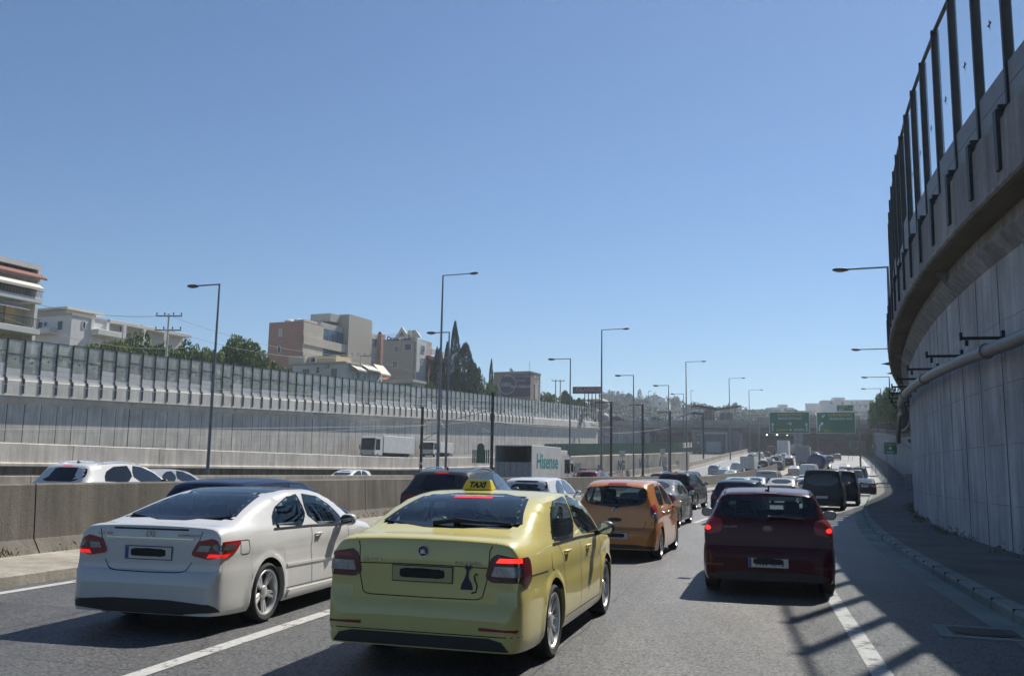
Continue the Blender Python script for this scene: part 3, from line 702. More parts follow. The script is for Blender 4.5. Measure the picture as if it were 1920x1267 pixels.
SP['sedan'] = dict(L=4.55, W=1.78, beltz=.97, sill=.18, ar=1.02, af=3.7, rw=.31, tw=.205, rdep=.1, seat=2.3, dash=3.0, shelf=.8, tum=.32,
    top=[(0,.58),(.02,.68),(.05,.88),(.08,1.02),(.13,1.06),(.6,1.08),(.78,1.12),(1.15,1.27),(1.5,1.38),(2.0,1.44),(2.5,1.43),(2.9,1.35),(3.3,1.17),(3.6,1.01),(3.9,.97),(4.3,.85),(4.45,.7),(4.55,.5)],
    belt=[(0,.56),(.05,.80),(.1,.94),(.3,.97),(1.2,.97),(2.5,.94),(3.3,.91),(3.8,.87),(4.2,.77),(4.55,.45)],
    wid=[(0,.72),(.015,.77),(.05,.815),(.12,.845),(.3,.87),(.7,.885),(3,.885),(3.9,.86),(4.3,.77),(4.5,.6),(4.55,.5)],
    windows=[('rear', [(-.58,1.13),(.58,1.13),(.49,1.37),(-.49,1.37)], 'g'),
             ('side', [(1.15,1.02),(1.45,1.28),(2.05,1.35),(2.12,.99),(1.2,1.0)], 'g'),
             ('side', [(2.2,.985),(2.14,1.355),(2.45,1.345),(2.8,1.255),(3.15,1.04),(3.18,.965)], 'g'),
             ('front', [(-.66,1.04),(.66,1.04),(.54,1.37),(-.54,1.37)], 'g')],
    patches=[('tail_light', 'wrap', [(.58,.82),(1.0,.82),(1.0,.98),(.62,.98)], P_RED, dict(offs=.006))],
    plate=(0, .78), mirror=(.98, 3.05, 1.01), handles=[(1.5,.88),(2.5,.87)], seams=[])
SP['suv'] = dict(L=4.5, W=1.86, beltz=1.13, sill=.25, ar=.88, af=3.58, rw=.355, tw=.235, rdep=.1, seat=2.2, dash=2.95, shelf=.5, tum=.30,
    top=[(0,.72),(.02,.82),(.05,1.0),(.08,1.10),(.16,1.22),(.34,1.48),(.40,1.57),(.5,1.605),(.9,1.65),(1.6,1.67),(2.2,1.63),(2.6,1.54),(3.05,1.31),(3.3,1.19),(3.7,1.12),(4.15,1.0),(4.4,.78),(4.5,.55)],
    belt=[(0,.68),(.05,.95),(.1,1.07),(.3,1.13),(1.2,1.13),(2.5,1.09),(3.2,1.06),(3.7,1.02),(4.1,.92),(4.5,.5)],
    wid=[(0,.74),(.015,.80),(.05,.85),(.12,.885),(.3,.91),(.7,.925),(3,.925),(3.9,.90),(4.3,.78),(4.5,.55)],
    nar=[(0,.08),(.3,.08),(1.0,.03),(2,0),(5,0)],
    windows=[('rear', [(-.74,1.17),(.74,1.17),(.66,1.48),(.58,1.525),(-.58,1.525),(-.66,1.48)], 'dark'),
             ('side', [(.78,1.19),(.86,1.40),(1.15,1.555),(1.5,1.58),(1.78,1.585),(1.85,1.15),(.85,1.155)], 'dark'),
             ('side', [(1.90,1.145),(1.84,1.585),(2.2,1.575),(2.6,1.465),(3.05,1.21),(3.10,1.12),(3.0,1.115)], 'g'),
             ('front', [(-.70,1.20),(.70,1.20),(.58,1.56),(-.58,1.56)], 'g')],
    patches=[('tail_light', 'wrap', [(.42,.98),(1.12,.96),(1.12,1.08),(.80,1.10),(.42,1.04)], P_RED, dict(offs=.006)),
             ('rear_bumper_insert', 'wrap', [(-1.0,.30),(1.0,.30),(1.0,.55),(-1.0,.55)], P_BLACKTRIM, dict(sym=False)),
             ('high_brake_light', 'rear', [(-.17,1.555),(.17,1.555),(.17,1.575),(-.17,1.575)], P_REDGLOW, dict(sym=False))],
    plate=(0, .86), mirror=(1.04, 2.86, 1.16), mirror_mat=P_BLACKTRIM, handles=[(1.2,1.02),(2.15,1.0)], antenna=(.75, 0, .06, None),
    seams=[('side', [(.9,1.15),(1.1,1.0),(1.3,.6),(1.28,.42)], True), ('side', [(1.86,1.13),(1.84,.8),(1.86,.36)], True), ('side', [(3.05,1.1),(3.07,.7),(3.0,.4)], True), ('wrap', [(0,.60),(.7,.62),(.8,.9)], True)])
SP['van'] = dict(L=5.1, W=1.92, beltz=1.12, sill=.24, ar=1.05, af=4.2, rw=.33, tw=.215, rdep=.06, seat=3.0, dash=3.9, shelf=.5, tum=.16,
    top=[(0,.60),(.015,.8),(.035,1.05),(.06,1.35),(.09,1.62),(.12,1.76),(.17,1.86),(.3,1.90),(1,1.92),(3.2,1.91),(3.7,1.82),(4.15,1.45),(4.4,1.22),(4.7,1.10),(4.95,.9),(5.1,.55)],
    belt=[(0,.56),(.035,.98),(.07,1.08),(.12,1.12),(3,1.12),(4.0,1.08),(4.5,1.0),(4.9,.75),(5.1,.45)],
    wid=[(0,.83),(.01,.87),(.04,.905),(.1,.93),(.3,.95),(.8,.955),(4,.95),(4.6,.9),(4.95,.78),(5.1,.55)],
    nar=[(0,.01),(9,0)],
    windows=[('rear', [(-.74,1.14),(.74,1.14),(.70,1.70),(-.70,1.70)], 'dark'),
             ('side', [(.45,1.2),(.47,1.66),(1.7,1.68),(1.7,1.2)], 'dark'), ('side', [(1.8,1.2),(1.8,1.68),(3.05,1.68),(3.05,1.18)], 'dark'),
             ('side', [(3.15,1.16),(3.15,1.66),(3.5,1.64),(3.95,1.35),(4.1,1.16)], 'g'),
             ('front', [(-.76,1.25),(.76,1.25),(.66,1.78),(-.66,1.78)], 'g')],
    patches=[('tail_light', 'wrap', [(.82,.62),(1.0,.62),(1.0,1.12),(.84,1.12)], P_REDD, dict(offs=.006))],
    plate=(-.02, .62), mirror=(1.07, 4.0, 1.22), mirror_mat=P_BLACKTRIM, handles=[(3.05,1.02)],
    seams=[('wrap', [(0,.50),(.80,.50),(.80,1.7)], True)])
SP['bigvan'] = dict(L=5.9, W=2.05, beltz=1.35, sill=.3, ar=1.3, af=4.95, rw=.35, tw=.22, rdep=.02, seat=3.9, dash=4.7, tum=.10,
    top=[(0,.62),(.01,.9),(.03,1.5),(.05,2.1),(.08,2.42),(.13,2.52),(.25,2.56),(1,2.58),(3.9,2.56),(4.4,2.4),(4.9,1.9),(5.2,1.5),(5.5,1.3),(5.8,1.0),(5.9,.6)],
    belt=[(0,.58),(.03,1.2),(.07,1.35),(4,1.35),(5,1.25),(5.5,1.1),(5.9,.5)],
    wid=[(0,.92),(.01,.96),(.04,.99),(.1,1.01),(.3,1.02),(5,1.02),(5.5,.95),(5.9,.6)], nar=[(0,0),(9,0)],
    windows=[('side', [(4.1,1.4),(4.1,2.0),(4.5,1.95),(5.0,1.45)], 'g'), ('front', [(-.8,1.5),(.8,1.5),(.7,2.2),(-.7,2.2)], 'g')],
    patches=[('tail_light', 'wrap', [(.90,.75),(1.06,.75),(1.06,1.25),(.92,1.25)], P_RED, dict(offs=.006))],
    plate=(0, .62), mirror=(1.15, 4.9, 1.6), mirror_mat=P_BLACKTRIM, seams=[])
# ------------------------------------------------------------------ setting materials
def asphalt(name, base, lo=.15, hi=2.3):
    m = bpy.data.materials.new(name); m.use_nodes = True; n = m.node_tree; L = n.links; b = n.nodes["Principled BSDF"]
    b.inputs["Roughness"].default_value = .52
    tc = _N(n, "ShaderNodeTexCoord")
    def nz(s, d=4, r=.6, vec=None):
        t = _N(n, "ShaderNodeTexNoise"); t.inputs["Scale"].default_value = s; t.inputs["Detail"].default_value = d; t.inputs["Roughness"].default_value = r
        L.new(vec or tc.outputs["Object"], t.inputs["Vector"]); return t.outputs[0]
    def mr(x, a, c, l, h):
        r = _N(n, "ShaderNodeMapRange"); r.inputs[1].default_value = a; r.inputs[2].default_value = c; r.inputs[3].default_value = l; r.inputs[4].default_value = h
        L.new(x, r.inputs[0]); return r.outputs[0]
    def mul(a, c):
        x = _N(n, "ShaderNodeMath", operation='MULTIPLY'); L.new(a, x.inputs[0]); L.new(c, x.inputs[1]); return x.outputs[0]
    mp = _N(n, "ShaderNodeMapping"); mp.inputs["Rotation"].default_value = (0, 0, R(17)); mp.inputs["Scale"].default_value = (1, .06, 1); L.new(tc.outputs["Object"], mp.inputs[0])
    va_ = _N(n, "ShaderNodeTexVoronoi"); va_.inputs["Scale"].default_value = 55; L.new(tc.outputs["Object"], va_.inputs["Vector"]); sx_ = _N(n, "ShaderNodeSeparateXYZ"); L.new(va_.outputs["Color"], sx_.inputs[0])
    k = mul(mul(mr(sx_.outputs[0], 0, 1, .30, 1.75), mr(nz(.35, 5), .3, .7, .82, 1.15)), mr(nz(.9, 4, .6, mp.outputs[0]), .3, .7, .68, 1.18))
    L.new(mr(sx_.outputs[1], 0, 1, .15, 1.0), b.inputs["Specular IOR Level"])
    # tar cracks
    vo = _N(n, "ShaderNodeTexVoronoi", feature='DISTANCE_TO_EDGE'); vo.inputs["Scale"].default_value = .22
    wv = _N(n, "ShaderNodeTexNoise"); wv.inputs["Scale"].default_value = 1.2; wv.inputs["Detail"].default_value = 6; L.new(tc.outputs["Object"], wv.inputs["Vector"])
    va = _N(n, "ShaderNodeMixRGB"); va.inputs[0].default_value = .12; L.new(tc.outputs["Object"], va.inputs[1]); L.new(wv.outputs["Color"], va.inputs[2])
    va2 = _N(n, "ShaderNodeVectorMath", operation='SCALE'); va2.inputs["Scale"].default_value = 1.0; L.new(va.outputs[0], va2.inputs[0]); L.new(va2.outputs[0], vo.inputs["Vector"])
    k = mul(k, mr(vo.outputs["Distance"], .001, .004, .62, 1))
    vm = _N(n, "ShaderNodeVectorMath", operation='SCALE'); vm.inputs[0].default_value = base; L.new(k, vm.inputs["Scale"]); L.new(vm.outputs[0], b.inputs["Base Color"])
    bp = _N(n, "ShaderNodeBump"); bp.inputs["Strength"].default_value = 1.0; bp.inputs["Distance"].default_value = .012
    L.new(nz(130, 2), bp.inputs["Height"]); L.new(bp.outputs[0], b.inputs["Normal"]); return m
def roadpaint(name, c):
    m = mat(name, c, .7, noise=.18, nscale=14, bump=.2); n = m.node_tree; L = n.links; b = n.nodes["Principled BSDF"]
    tc = _N(n, "ShaderNodeTexCoord"); t = _N(n, "ShaderNodeTexNoise"); t.inputs["Scale"].default_value = 3.2; t.inputs["Detail"].default_value = 12; t.inputs["Roughness"].default_value = .8
    L.new(tc.outputs["Object"], t.inputs["Vector"]); r = _N(n, "ShaderNodeMapRange"); r.inputs[1].default_value = .36; r.inputs[2].default_value = .47
    L.new(t.outputs[0], r.inputs[0]); L.new(r.outputs[0], b.inputs["Alpha"]); return m
M_ROAD = asphalt("asphalt", (.070, .071, .071))
M_ROAD2 = asphalt("asphalt_worn", (.12, .117, .11))
M_PAINT = roadpaint("road_paint", (.40, .395, .375))
M_PAVE = concrete("pavement_concrete", (.135, .128, .118), .0, .35, grime=.5)
M_KERB = concrete("kerb_concrete", (.22, .26, .24), .0, .3, grime=.35)
M_WALLR = concrete("wall_concrete", (.46, .465, .465), .45, .28, grime=.15)
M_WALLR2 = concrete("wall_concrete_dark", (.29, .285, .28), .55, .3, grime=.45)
M_WALLL = concrete("wall_concrete_warm", (.58, .545, .48), .35, .2, grime=.2)
M_PARL = concrete("parapet_concrete", (.60, .575, .52), .2, .18, grime=.12)
M_BARR = concrete("barrier_concrete", (.15, .137, .115), .5, .28, grime=.3)
M_BARR2 = concrete("barrier_concrete_pale", (.32, .292, .24), .4, .25, grime=.2)
M_POST = mat("dark_steel", (.022, .024, .025), .55, .3, noise=.3, nscale=6)
M_GALV = mat("galvanised_steel", (.24, .25, .26), .5, .6, noise=.2, nscale=5)
M_LAMPST = mat("lamp_steel", (.16, .17, .18), .5, .5, noise=.2, nscale=3)
M_PANEL = mat("opaque_panel", (.50, .50, .49), .55, noise=.12, nscale=1.5)
M_PANELR = mat("opaque_panel_grey", (.17, .18, .185), .55, noise=.14, nscale=1.5)
M_GLR = glassy("barrier_glass", (.93, .96, .96), .012, haze=.06, hazecol=(.6, .62, .6))
M_GLL = glassy("barrier_glass_dusty", (.68, .71, .68), .05, haze=.46, hazecol=(.50, .50, .47))
M_PIPE = mat("pipe_plastic", (.17, .165, .155), .45, noise=.15, nscale=3)
M_GROUND = mat("dry_ground", (.16, .14, .105), .95, noise=.35, nscale=.3)
M_GRAVEL = mat("ballast", (.13, .12, .11), .95, noise=.4, nscale=12, bump=.6)
M_BIRD = mat("bird_sticker", (.02, .02, .025), .6)

def ribbon(name, d0, d1, z, m, y0=-60, y1=300, step=2.0, lab=None):
    mb = MB(); rows = []; y = y0
    while y <= y1 + .01:
        a = off(y, d0(y) if callable(d0) else d0); b = off(y, d1(y) if callable(d1) else d1)
        rows.append([(a.x, a.y, zr(a.y) + z), (b.x, b.y, zr(b.y) + z)]); y += step
    mb.grid(rows); o = mb.build(name, m); return tag(o, kind='structure')
# ground sheet + carriageways
def b1d(y): return 15.0 + max(0, min(1, (y - 40) / 70)) * 1.2
def b2d(y): return 30.5
mb = MB(); rows = []
for i in range(61):
    y = -120 + i * (2300 / 60)
    rows.append([(x, y, (zr(y) if y < 300 else 9.3) - .25) for x in (-1800, -700, -250, 50, 300, 900, 2400)])
mb.grid(rows); tag(mb.build("ground", M_GROUND), kind='structure')
ribbon("road", -.35, 12.75, 0, M_ROAD)
ribbon("main_carriageway", lambda y: b1d(y) + .2, 30.4, 0, M_ROAD2)
ribbon("gore_area", 12.6, 17.2, -.06, M_ROAD2, 140, 300)
ribbon("service_lane", 30.7, 34.4, -.01, M_ROAD2)
ribbon("railway_ballast", 34.4, 45.2, -.04, M_GRAVEL)
ribbon("upper_carriageway", 46.2, 66.5, 1.7, M_ROAD2)
# gutter strip and pavement with kerb on the right
ribbon("gutter_strip", .02, .38, .004, M_KERB)
mb = MB(); y = -60; path = []
while y < 300:
    h = heading(y); path.append(((float(K_(y)), y), (-math.cos(h), math.sin(h)))); y += .6 if y < 60 else 2
rows = []
for i, (p, n) in enumerate(path):
    r = [(p[0]+n[0]*o, p[1]+n[1]*o, zr(p[1]) + z) for o, z in ((.03, -.02), (.03, .11), (.0, .145), (-.17, .15))]
    rows.append(r)
mb.grid(rows); tag(mb.build("kerb", M_KERB), kind='structure')
mb = MB(); y = -12
while y < 110:                      # dark joints between the kerb stones
    h = heading(y); M = Matrix.Translation((float(K_(y)), y, zr(y))) @ Matrix.Rotation(-h, 4, 'Z'); mb.box(-.032, .17, -.004, .004, 0, .1515, M=M); y += 1.0
tag(mb.build("kerb_joints", P_GAPK := mat("joint_dirt", (.03, .028, .025), .9)), kind='structure')
mb = MB(); rows = []; y = -60
while y < 300:
    a = off(y, -.172); h = heading(y); wx = float(W_(y)); b = Vector((max(wx + .3, a.x + .2), y))
    c = Vector((a.x * .45 + b.x * .55, a.y * .45 + b.y * .55))
    rows.append([(a.x, a.y, zr(a.y) + .149), (c.x, c.y, zr(c.y) + .165), (b.x, b.y, zr(b.y) + .18)]); y += 1.5
mb.grid(rows); tag(mb.build("pavement", M_PAVE), kind='structure')
# painted markings
def marking(d, y0, y1, wd, step=1.0):
    mb = MB(); rows = []; y = y0; n = max(2, int((y1 - y0) / step) + 1)
    for i in range(n):
        y = y0 + (y1 - y0) * i / (n - 1); dd = d(y) if callable(d) else d; a = off(y, dd - wd/2); b = off(y, dd + wd/2)
        rows.append([(a.x, a.y, zr(a.y) + .005), (b.x, b.y, zr(b.y) + .005)])
    mb.grid(rows); tag(mb.build("lane_marking", M_PAINT), kind='structure')
marking(1.93, -12, 295, .18); marking(12.25, -12, 295, .17)
marking(lambda y: 7.75 - max(0, min(1, (y - 12) / 20)) * .3, -12, 22, .17)
y = 29
while y < 240:
    marking(5.5, y, y + 3.2, .15); marking(9.0, y + 2, y + 5, .15); y += 10
for dd in (20.3, 23.9):
    y = 30
    while y < 240: marking(dd, y, y + 4, .16); y += 12
marking(lambda y: b1d(y) + 1.1, 10, 280, .16); marking(29.3, 10, 280, .16)
# tar seams and patches
M_TAR = mat("tar_seam", (.022, .022, .023), .6, noise=.3, nscale=5); M_PATCH = asphalt("asphalt_patch", (.050, .050, .051)); M_PATCH2 = asphalt("asphalt_bleached", (.086, .083, .077))
rs_ = random.Random(9)
for d_, y0_, y1_ in ((4.75, -2, 17), (10.3, 2, 26)):
    mb = MB(); rows = []; y = y0_; o_ = 0
    while y < y1_:
        o_ = o_*.6 + rs_.uniform(-.02, .02); w_ = rs_.uniform(.003, .011); a = off(y, d_ + o_ - w_); b_ = off(y, d_ + o_ + w_); rows.append([(a.x, a.y, zr(a.y)+.003), (b_.x, b_.y, zr(b_.y)+.003)]); y += .22
    mb.grid(rows); tag(mb.build("tar_seam", M_TAR), kind='structure')
for d0_, d1_, y0_, y1_, m_ in ((4.6, 6.9, 15.0, 19.5, M_PATCH), (.5, 1.7, 4, 7.3, M_PATCH), (9.6, 11.9, 5.5, 8.2, M_PATCH), (1.75, 4.4, 6.2, 13.5, M_PATCH2)):
    mb = MB(); rows = []
    for i in range(9):
        y = y0_ + (y1_-y0_)*i/8; a = off(y, d0_); b_ = off(y, d1_); rows.append([(a.x, a.y, zr(a.y)+.0015), (b_.x, b_.y, zr(b_.y)+.0015)])
    mb.grid(rows); tag(mb.build("asphalt_patch", m_), kind='structure')
# drain cover in the shoulder
p0 = at(1850, 1186, 8.9); hh = -.22
cov = empty("drain_cover", (6.05 - 1.35, 9.05, .006), -heading(9) - .05); tag(cov, "concrete-framed iron drain cover set in the shaded asphalt beside the right kerb", "drain cover")
p = ray(1845, 1187); t = -CAM_H / p.z; cov.location = (p.x * t, p.y * t, .004)
mb = MB()
for a in ((-.48,.48,-.42,-.30),(-.48,.48,.30,.42),(-.48,-.34,-.30,.30),(.34,.48,-.30,.30)): mb.box(a[0],a[1],a[2],a[3],-.02,.008)
mb.build("cover_frame", M_KERB, cov)
mb = MB(); n = 28
ring = [(.30*math.cos(2*math.pi*k/n), .27*math.sin(2*math.pi*k/n)) for k in range(n)]; mb.box(-.34,.34,-.30,.30,-.02,.003)
mb.prism(ring, .008, Matrix.Translation((0,0,.003)))
for k in range(-6, 7): hw = math.sqrt(max(0, .24**2 - (k*.036)**2)); mb.box(k*.036-.010, k*.036+.010, -hw, hw, .011, .017)
mb.build("grate", mat("cast_iron", (.05,.05,.05), .6, .4, noise=.3, nscale=20), cov)

# ------------------------------------------------------------------ jersey barriers
def barrier(name, dfun, y0, y1, m, label, zoff=0, h=1.29, panel=6.0, apron=None):
    root = empty(name, tuple(off(max(y0, 5), dfun(5))) + (0,) if False else (0, 0, 0)); tag(root, label, "barrier")
    prof = [(-.30, 0), (-.30, .07), (-.12, .36), (-.07, h-.03), (-.04, h), (.04, h), (.07, h-.03), (.12, .36), (.30, .07), (.30, 0)]
    mb = MB(); y = y0; k = 0
    while y < y1:
        ye = min(y + panel - .03, y1); path = []
        for i in range(7):
            yy = y + (ye - y) * i / 6; a = off(yy, dfun(yy)); hd = heading(yy); path.append(((a.x, a.y), (math.cos(hd), -math.sin(hd))))
        rows = [[(p[0]+n[0]*o, p[1]+n[1]*o, zr(p[1]) + z + zoff) for o, z in prof] for p, n in path]
        mb.grid([list(reversed(r)) for r in rows]); q = len(prof)
        mb.add(rows[0], [tuple(range(q))]); mb.add(rows[-1], [tuple(reversed(range(q)))]); y += panel
    mb.build("barrier_wall", m, root)
    if apron:
        mb = MB(); rows = []; y = y0
        while y <= y1:
            rows.append([])
            for dd, z in apron:
                a = off(y, dd + (dfun(y) - 15)); rows[-1].append((a.x, a.y, zr(a.y) + z + zoff))
            y += 1.5
        mb.grid(rows); mb.build("kerbed_base", M_BARR2, root)
    return root
barrier("concrete_barrier", b1d, -60, 165, M_BARR, "long stained tan concrete barrier beside the white coupe, on a kerbed base",
        apron=[(12.62, -.02), (12.64, .13), (12.72, .15), (14.2, .19), (14.6, .12), (14.95, .10)])
barrier("concrete_barrier", b2d, 20, 255, M_BARR2, "pale concrete barrier along the far side of the second carriageway, beside the railway", h=1.1)

# ------------------------------------------------------------------ retaining walls and glass noise barriers
def arc_path(pts):
    """resample a dense polyline by arc length -> function s -> (p, n)"""
    P = np.array(pts); d = np.r_[0, np.cumsum(np.hypot(*np.diff(P, axis=0).T))]
    def f(s):
        x = float(np.interp(s, d, P[:, 0])); y = float(np.interp(s, d, P[:, 1]))
        x1 = float(np.interp(s + .5, d, P[:, 0])); y1 = float(np.interp(s + .5, d, P[:, 1])); x0 = float(np.interp(s - .5, d, P[:, 0])); y0 = float(np.interp(s - .5, d, P[:, 1]))
        t = np.array([x1 - x0, y1 - y0]); t /= np.linalg.norm(t); return (x, y), (-t[1], t[0]), (t[0], t[1])
    return f, d[-1]
def high_wall(side, f, S, zf, pitch, mw, mledge, mpar, mpanel, mglass, over, labels, groups, s_posts0, max_i, zpar=1.6, ztop=5.6, long_panels=9, LZ=6.8):
    """side=+1: the normal (left of travel) looks at the road; -1: the opposite.  All heights above zf(y)+ledge."""
    def P(s):
        p, n, t = f(s); return p, (n[0]*side, n[1]*side), t
    wall = empty("retaining_wall"); tag(wall, labels[0], "retaining wall")
    # ribbed main face with recessed joints
    mb = MB(); st = []; k = 0; s = 0.
    while s < S - pitch:
        big = (k % long_panels == 0); g = .035 if big else .016; st += [(s, .0), (s + g, .0), (s + g + .001, 0), (s + pitch - .001, 0)]; s += pitch; k += 1
    rows = []
    for s, o in st:
        p, n, t = P(s); z0 = zf(p[1]); rows.append([(p[0] - n[0]*o, p[1] - n[1]*o, z0 + z) for z in (-1.0, .1, 2.35, 4.0, LZ-.76, LZ-.42)])
    mb.grid(rows if side < 0 else [list(reversed(r)) for r in rows]); mb.build("wall_face", mw, wall)
    mb = MB(); s = 0.; k = 0
    while s < S - pitch:
        p, n, t = P(s); z0 = zf(p[1]); g = (.034 if k % long_panels == 0 else .020) * (1.6 if side < 0 else 1)
        q = [(p[0]+n[0]*.004+t[0]*e, p[1]+n[1]*.004+t[1]*e, z0+z) for e, z in ((-g,-1.0),(g,-1.0),(g,LZ-.76),(-g,LZ-.76))]
        mb.add(q, [(0,1,2,3)]); s += pitch; k += 1
    mb.build("panel_joint", mat("panel_joint", (.035,.035,.036), .95), wall)
    mb = MB(); rows = []     # horizontal form lines, 3 mm recess look: thin dark strips
    for hz in (1.1, 2.36, 3.6) + ((4.9,) if side > 0 else ()):
        rr = []
        s = 0
        while s < S - pitch:
            p, n, t = P(s); z0 = zf(p[1]); rr.append([(p[0]+n[0]*.003, p[1]+n[1]*.003, z0+hz-.005), (p[0]+n[0]*.003, p[1]+n[1]*.003, z0+hz+.005)]); s += 2
        mb.grid(rr)
    if side > 0:          # tie holes
        s = pitch * .5; 
        while s < 75:
            for ds in (-.45, .45):
                for hz in (.7, 1.9, 3.1, 4.4, 5.5):
                    p, n, t = P(s + ds); z0 = zf(p[1]); c_ = [(p[0]+n[0]*.004 + t[0]*.022*math.cos(a_), p[1]+n[1]*.004 + t[1]*.022*math.cos(a_), z0+hz+.022*math.sin(a_)) for a_ in np.linspace(0, 5.236, 6)]; mb.add(c_, [tuple(range(6))])
            s += pitch
    mb.build("form_line", mat("form_line", tuple(c*.5 for c in (.30,.30,.295)), .9), wall)
    # coping: chamfer beam in long pieces, upper band, overhanging ledge
    mb = MB(); seg = pitch * long_panels; s = 0
    cop = [(0, LZ-.77), (.28, LZ-.46), (.28, LZ-.43), (.22, LZ-.41), (.22, LZ-.10), (over-.03, LZ-.08), (over + .02, LZ-.05), (over + .02, LZ), (over - .05, LZ), (over - .05, LZ + .001)]
    while s < S - 1:
        e = min(s + seg - .03, S - .01); n_ = max(3, int((e - s) / 1.5)); rows = []
        for i in range(n_ + 1):
            p, n, t = P(s + (e - s) * i / n_); z0 = zf(p[1]); rows.append([(p[0]+n[0]*o, p[1]+n[1]*o, z0+z) for o, z in cop])
        mb.grid(rows if side < 0 else [list(reversed(r)) for r in rows]); q = len(cop)
        mb.add(rows[0], [tuple(range(q))]); mb.add(rows[-1], [tuple(range(q))]); s += seg
    mb.build("coping", mledge, wall)
    # parapet on the ledge with vertical brackets
    mb = MB(); s = 0; rows = []
    par = [(over - .02, LZ - .01), (over - .03, LZ + zpar * .86), (over - .10, LZ + zpar * .9), (over - .12, LZ + zpar), (over - .42, LZ + zpar), (over - .42, LZ - .01)]
    while s < S:
        p, n, t = P(s); z0 = zf(p[1]); rows.append([(p[0]+n[0]*o, p[1]+n[1]*o, z0+z) for o, z in par]); s += 1.5
    mb.grid(rows if side < 0 else [list(reversed(r)) for r in rows]); mb.build("parapet", mpar, wall)
    nb = empty("noise_barrier"); tag(nb, labels[1], "noise barrier")
    # repeated meshes in a local frame: x along travel, y towards road, z up
    W1 = pitch - .16; og = over - .27
    def lm(fn, name, mats):
        b = MB(); fn(b); return b.mesh(name, mats)
    postm = lm(lambda b: (b.box(-.05, .05, -.09, .09, 0, ztop - zpar + .05), b.box(-.09, .09, .19, .31, -zpar * .84, .0), b.box(-.055, .055, .05, .25, -.02, .10)), "post", M_POST)
    opm = {q: lm(lambda b, q=q: ([b.box(.08, .08 + W1, -.04, .04, i*.45 + .008, i*.45 + .442) for i in range(q)]), "opaque_panel", mpanel) for q in (1, 2, 3)}
    glm = {}
    for q in (0, 1, 2, 3):
        def fn(b, q=q):
            z0 = q*.45 + .02; z1 = ztop - zpar - .04; zm = z0 + (z1 - z0) * .5
            b.add([(.08, 0, z0), (.08+W1, 0, z0), (.08+W1, 0, z1), (.08, 0, z1)], [(0,1,2,3)], 0)
            if side < 0: b.box(.08, .08+W1, -.03, .03, zm-.025, zm+.025, 1)
            b.box(.05, .1+W1, -.04, .04, z1, z1+.06, 1)
            if q < 3:    # bird sticker
                cx, cz = .08 + W1*.5, zm - .45
                b.add([(cx+x, .012, cz+z) for x, z in ((-.02,-.16),(.03,-.05),(.17,.05),(.04,.03),(.05,.13),(-.01,.08),(-.13,-.02),(-.02,-.02))], [tuple(range(8))], 2)
        glm[q] = lm(fn, "glass_panel", [mglass, M_POST, M_BIRD])
    rr = random.Random(5 + side); s = s_posts0; i = 0; rest = MB(); pat = [1, 2, 3, 2, 1, 0, 1, 3, 2]
    while s < S - pitch and i < max_i:
        p, n, t = P(s); z0 = zf(p[1]) + LZ + zpar; ang = math.atan2(t[1], t[0]); x, y = p[0] + n[0]*og, p[1] + n[1]*og
        M_ = (x, y, z0); q = pat[i % 9] if rr.random() > .3 else rr.choice((1, 2, 2, 3))
        if side > 0: q = max(2, q)
        if side < 0:
            p, n, t = P(s + pitch); ang += math.pi; M_ = (p[0] + n[0]*og, p[1] + n[1]*og, z0)
        for me in (postm,) + ((opm[q],) if q else ()) + (glm[q],):
            o = inst(me, me.name.split('.')[0], nb, M_, ang)
        s += pitch; i += 1
    # beyond the counted hundred: the far remainder as one part
    mb = MB(); n_ = 0
    while s < S - pitch:
        p, n, t = P(s); z0 = zf(p[1]) + LZ + zpar; ang = math.atan2(t[1], t[0]); x, y = p[0] + n[0]*og, p[1] + n[1]*og
        M = Matrix.Translation((x, y, z0)) @ Matrix.Rotation(ang, 4, 'Z'); q = pat[n_ % 9]
        mb.box(-.05, .05, -.09, .09, 0, ztop - zpar, 0, M); mb.box(-.09, .09, .19, .31, -zpar*.84, 0, 0, M)
        if q: mb.box(.08, .08+W1, -.04, .04, 0, q*.45, 1, M)
        mb.add([M @ Vector(v) for v in ((.08,0,q*.45),(.08+W1,0,q*.45),(.08+W1,0,ztop-zpar),(.08,0,ztop-zpar))], [(0,1,2,3)], 2)
        s += pitch; n_ += 1
    if n_: o = mb.build("barrier_bay", [M_POST, mpanel, mglass], nb); tag(o, kind='stuff')
    return wall, nb
# right-hand wall, close to the road
pts = [(float(W_(y)), y) for y in np.arange(-60, 262, .5)]
fR, SR = arc_path(pts)
def mirror_fix(o): pass
high_wall(+1, fR, SR, lambda y: zr(y), 1.85, M_WALLR, M_WALLR2, M_WALLR2, M_PANELR, M_GLR, .78,
          ["tall grey concrete retaining wall with vertical joints curving along the right-hand pavement",
           "glass noise barrier with thick black posts on top of the right-hand wall"], None, .4, 60, zpar=1.35, ztop=5.6, LZ=6.95)
# left-hand wall, far across the motorway: straight
A0, A1 = Vector((-44.6, 79)), Vector((20.4, 224)); dL = (A1 - A0).normalized()
pts = [tuple(A0 + dL * s) for s in np.arange(-62, (A1 - A0).length + 4, .5)]
fL, SL = arc_path(pts)
def zL(y): return .5 + (y - 79) * .0324
high_wall(-1, fL, SL, zL, 1.7, M_WALLL, M_PARL, M_PARL, M_PANEL, M_GLL, .5,
          ["long pale concrete retaining wall across the motorway on the left, ribbed with vertical joints",
           "dusty glass noise barrier with stepped grey panels on top of the left-hand wall"], None, 18., 96, zpar=1.5, ztop=5.0)
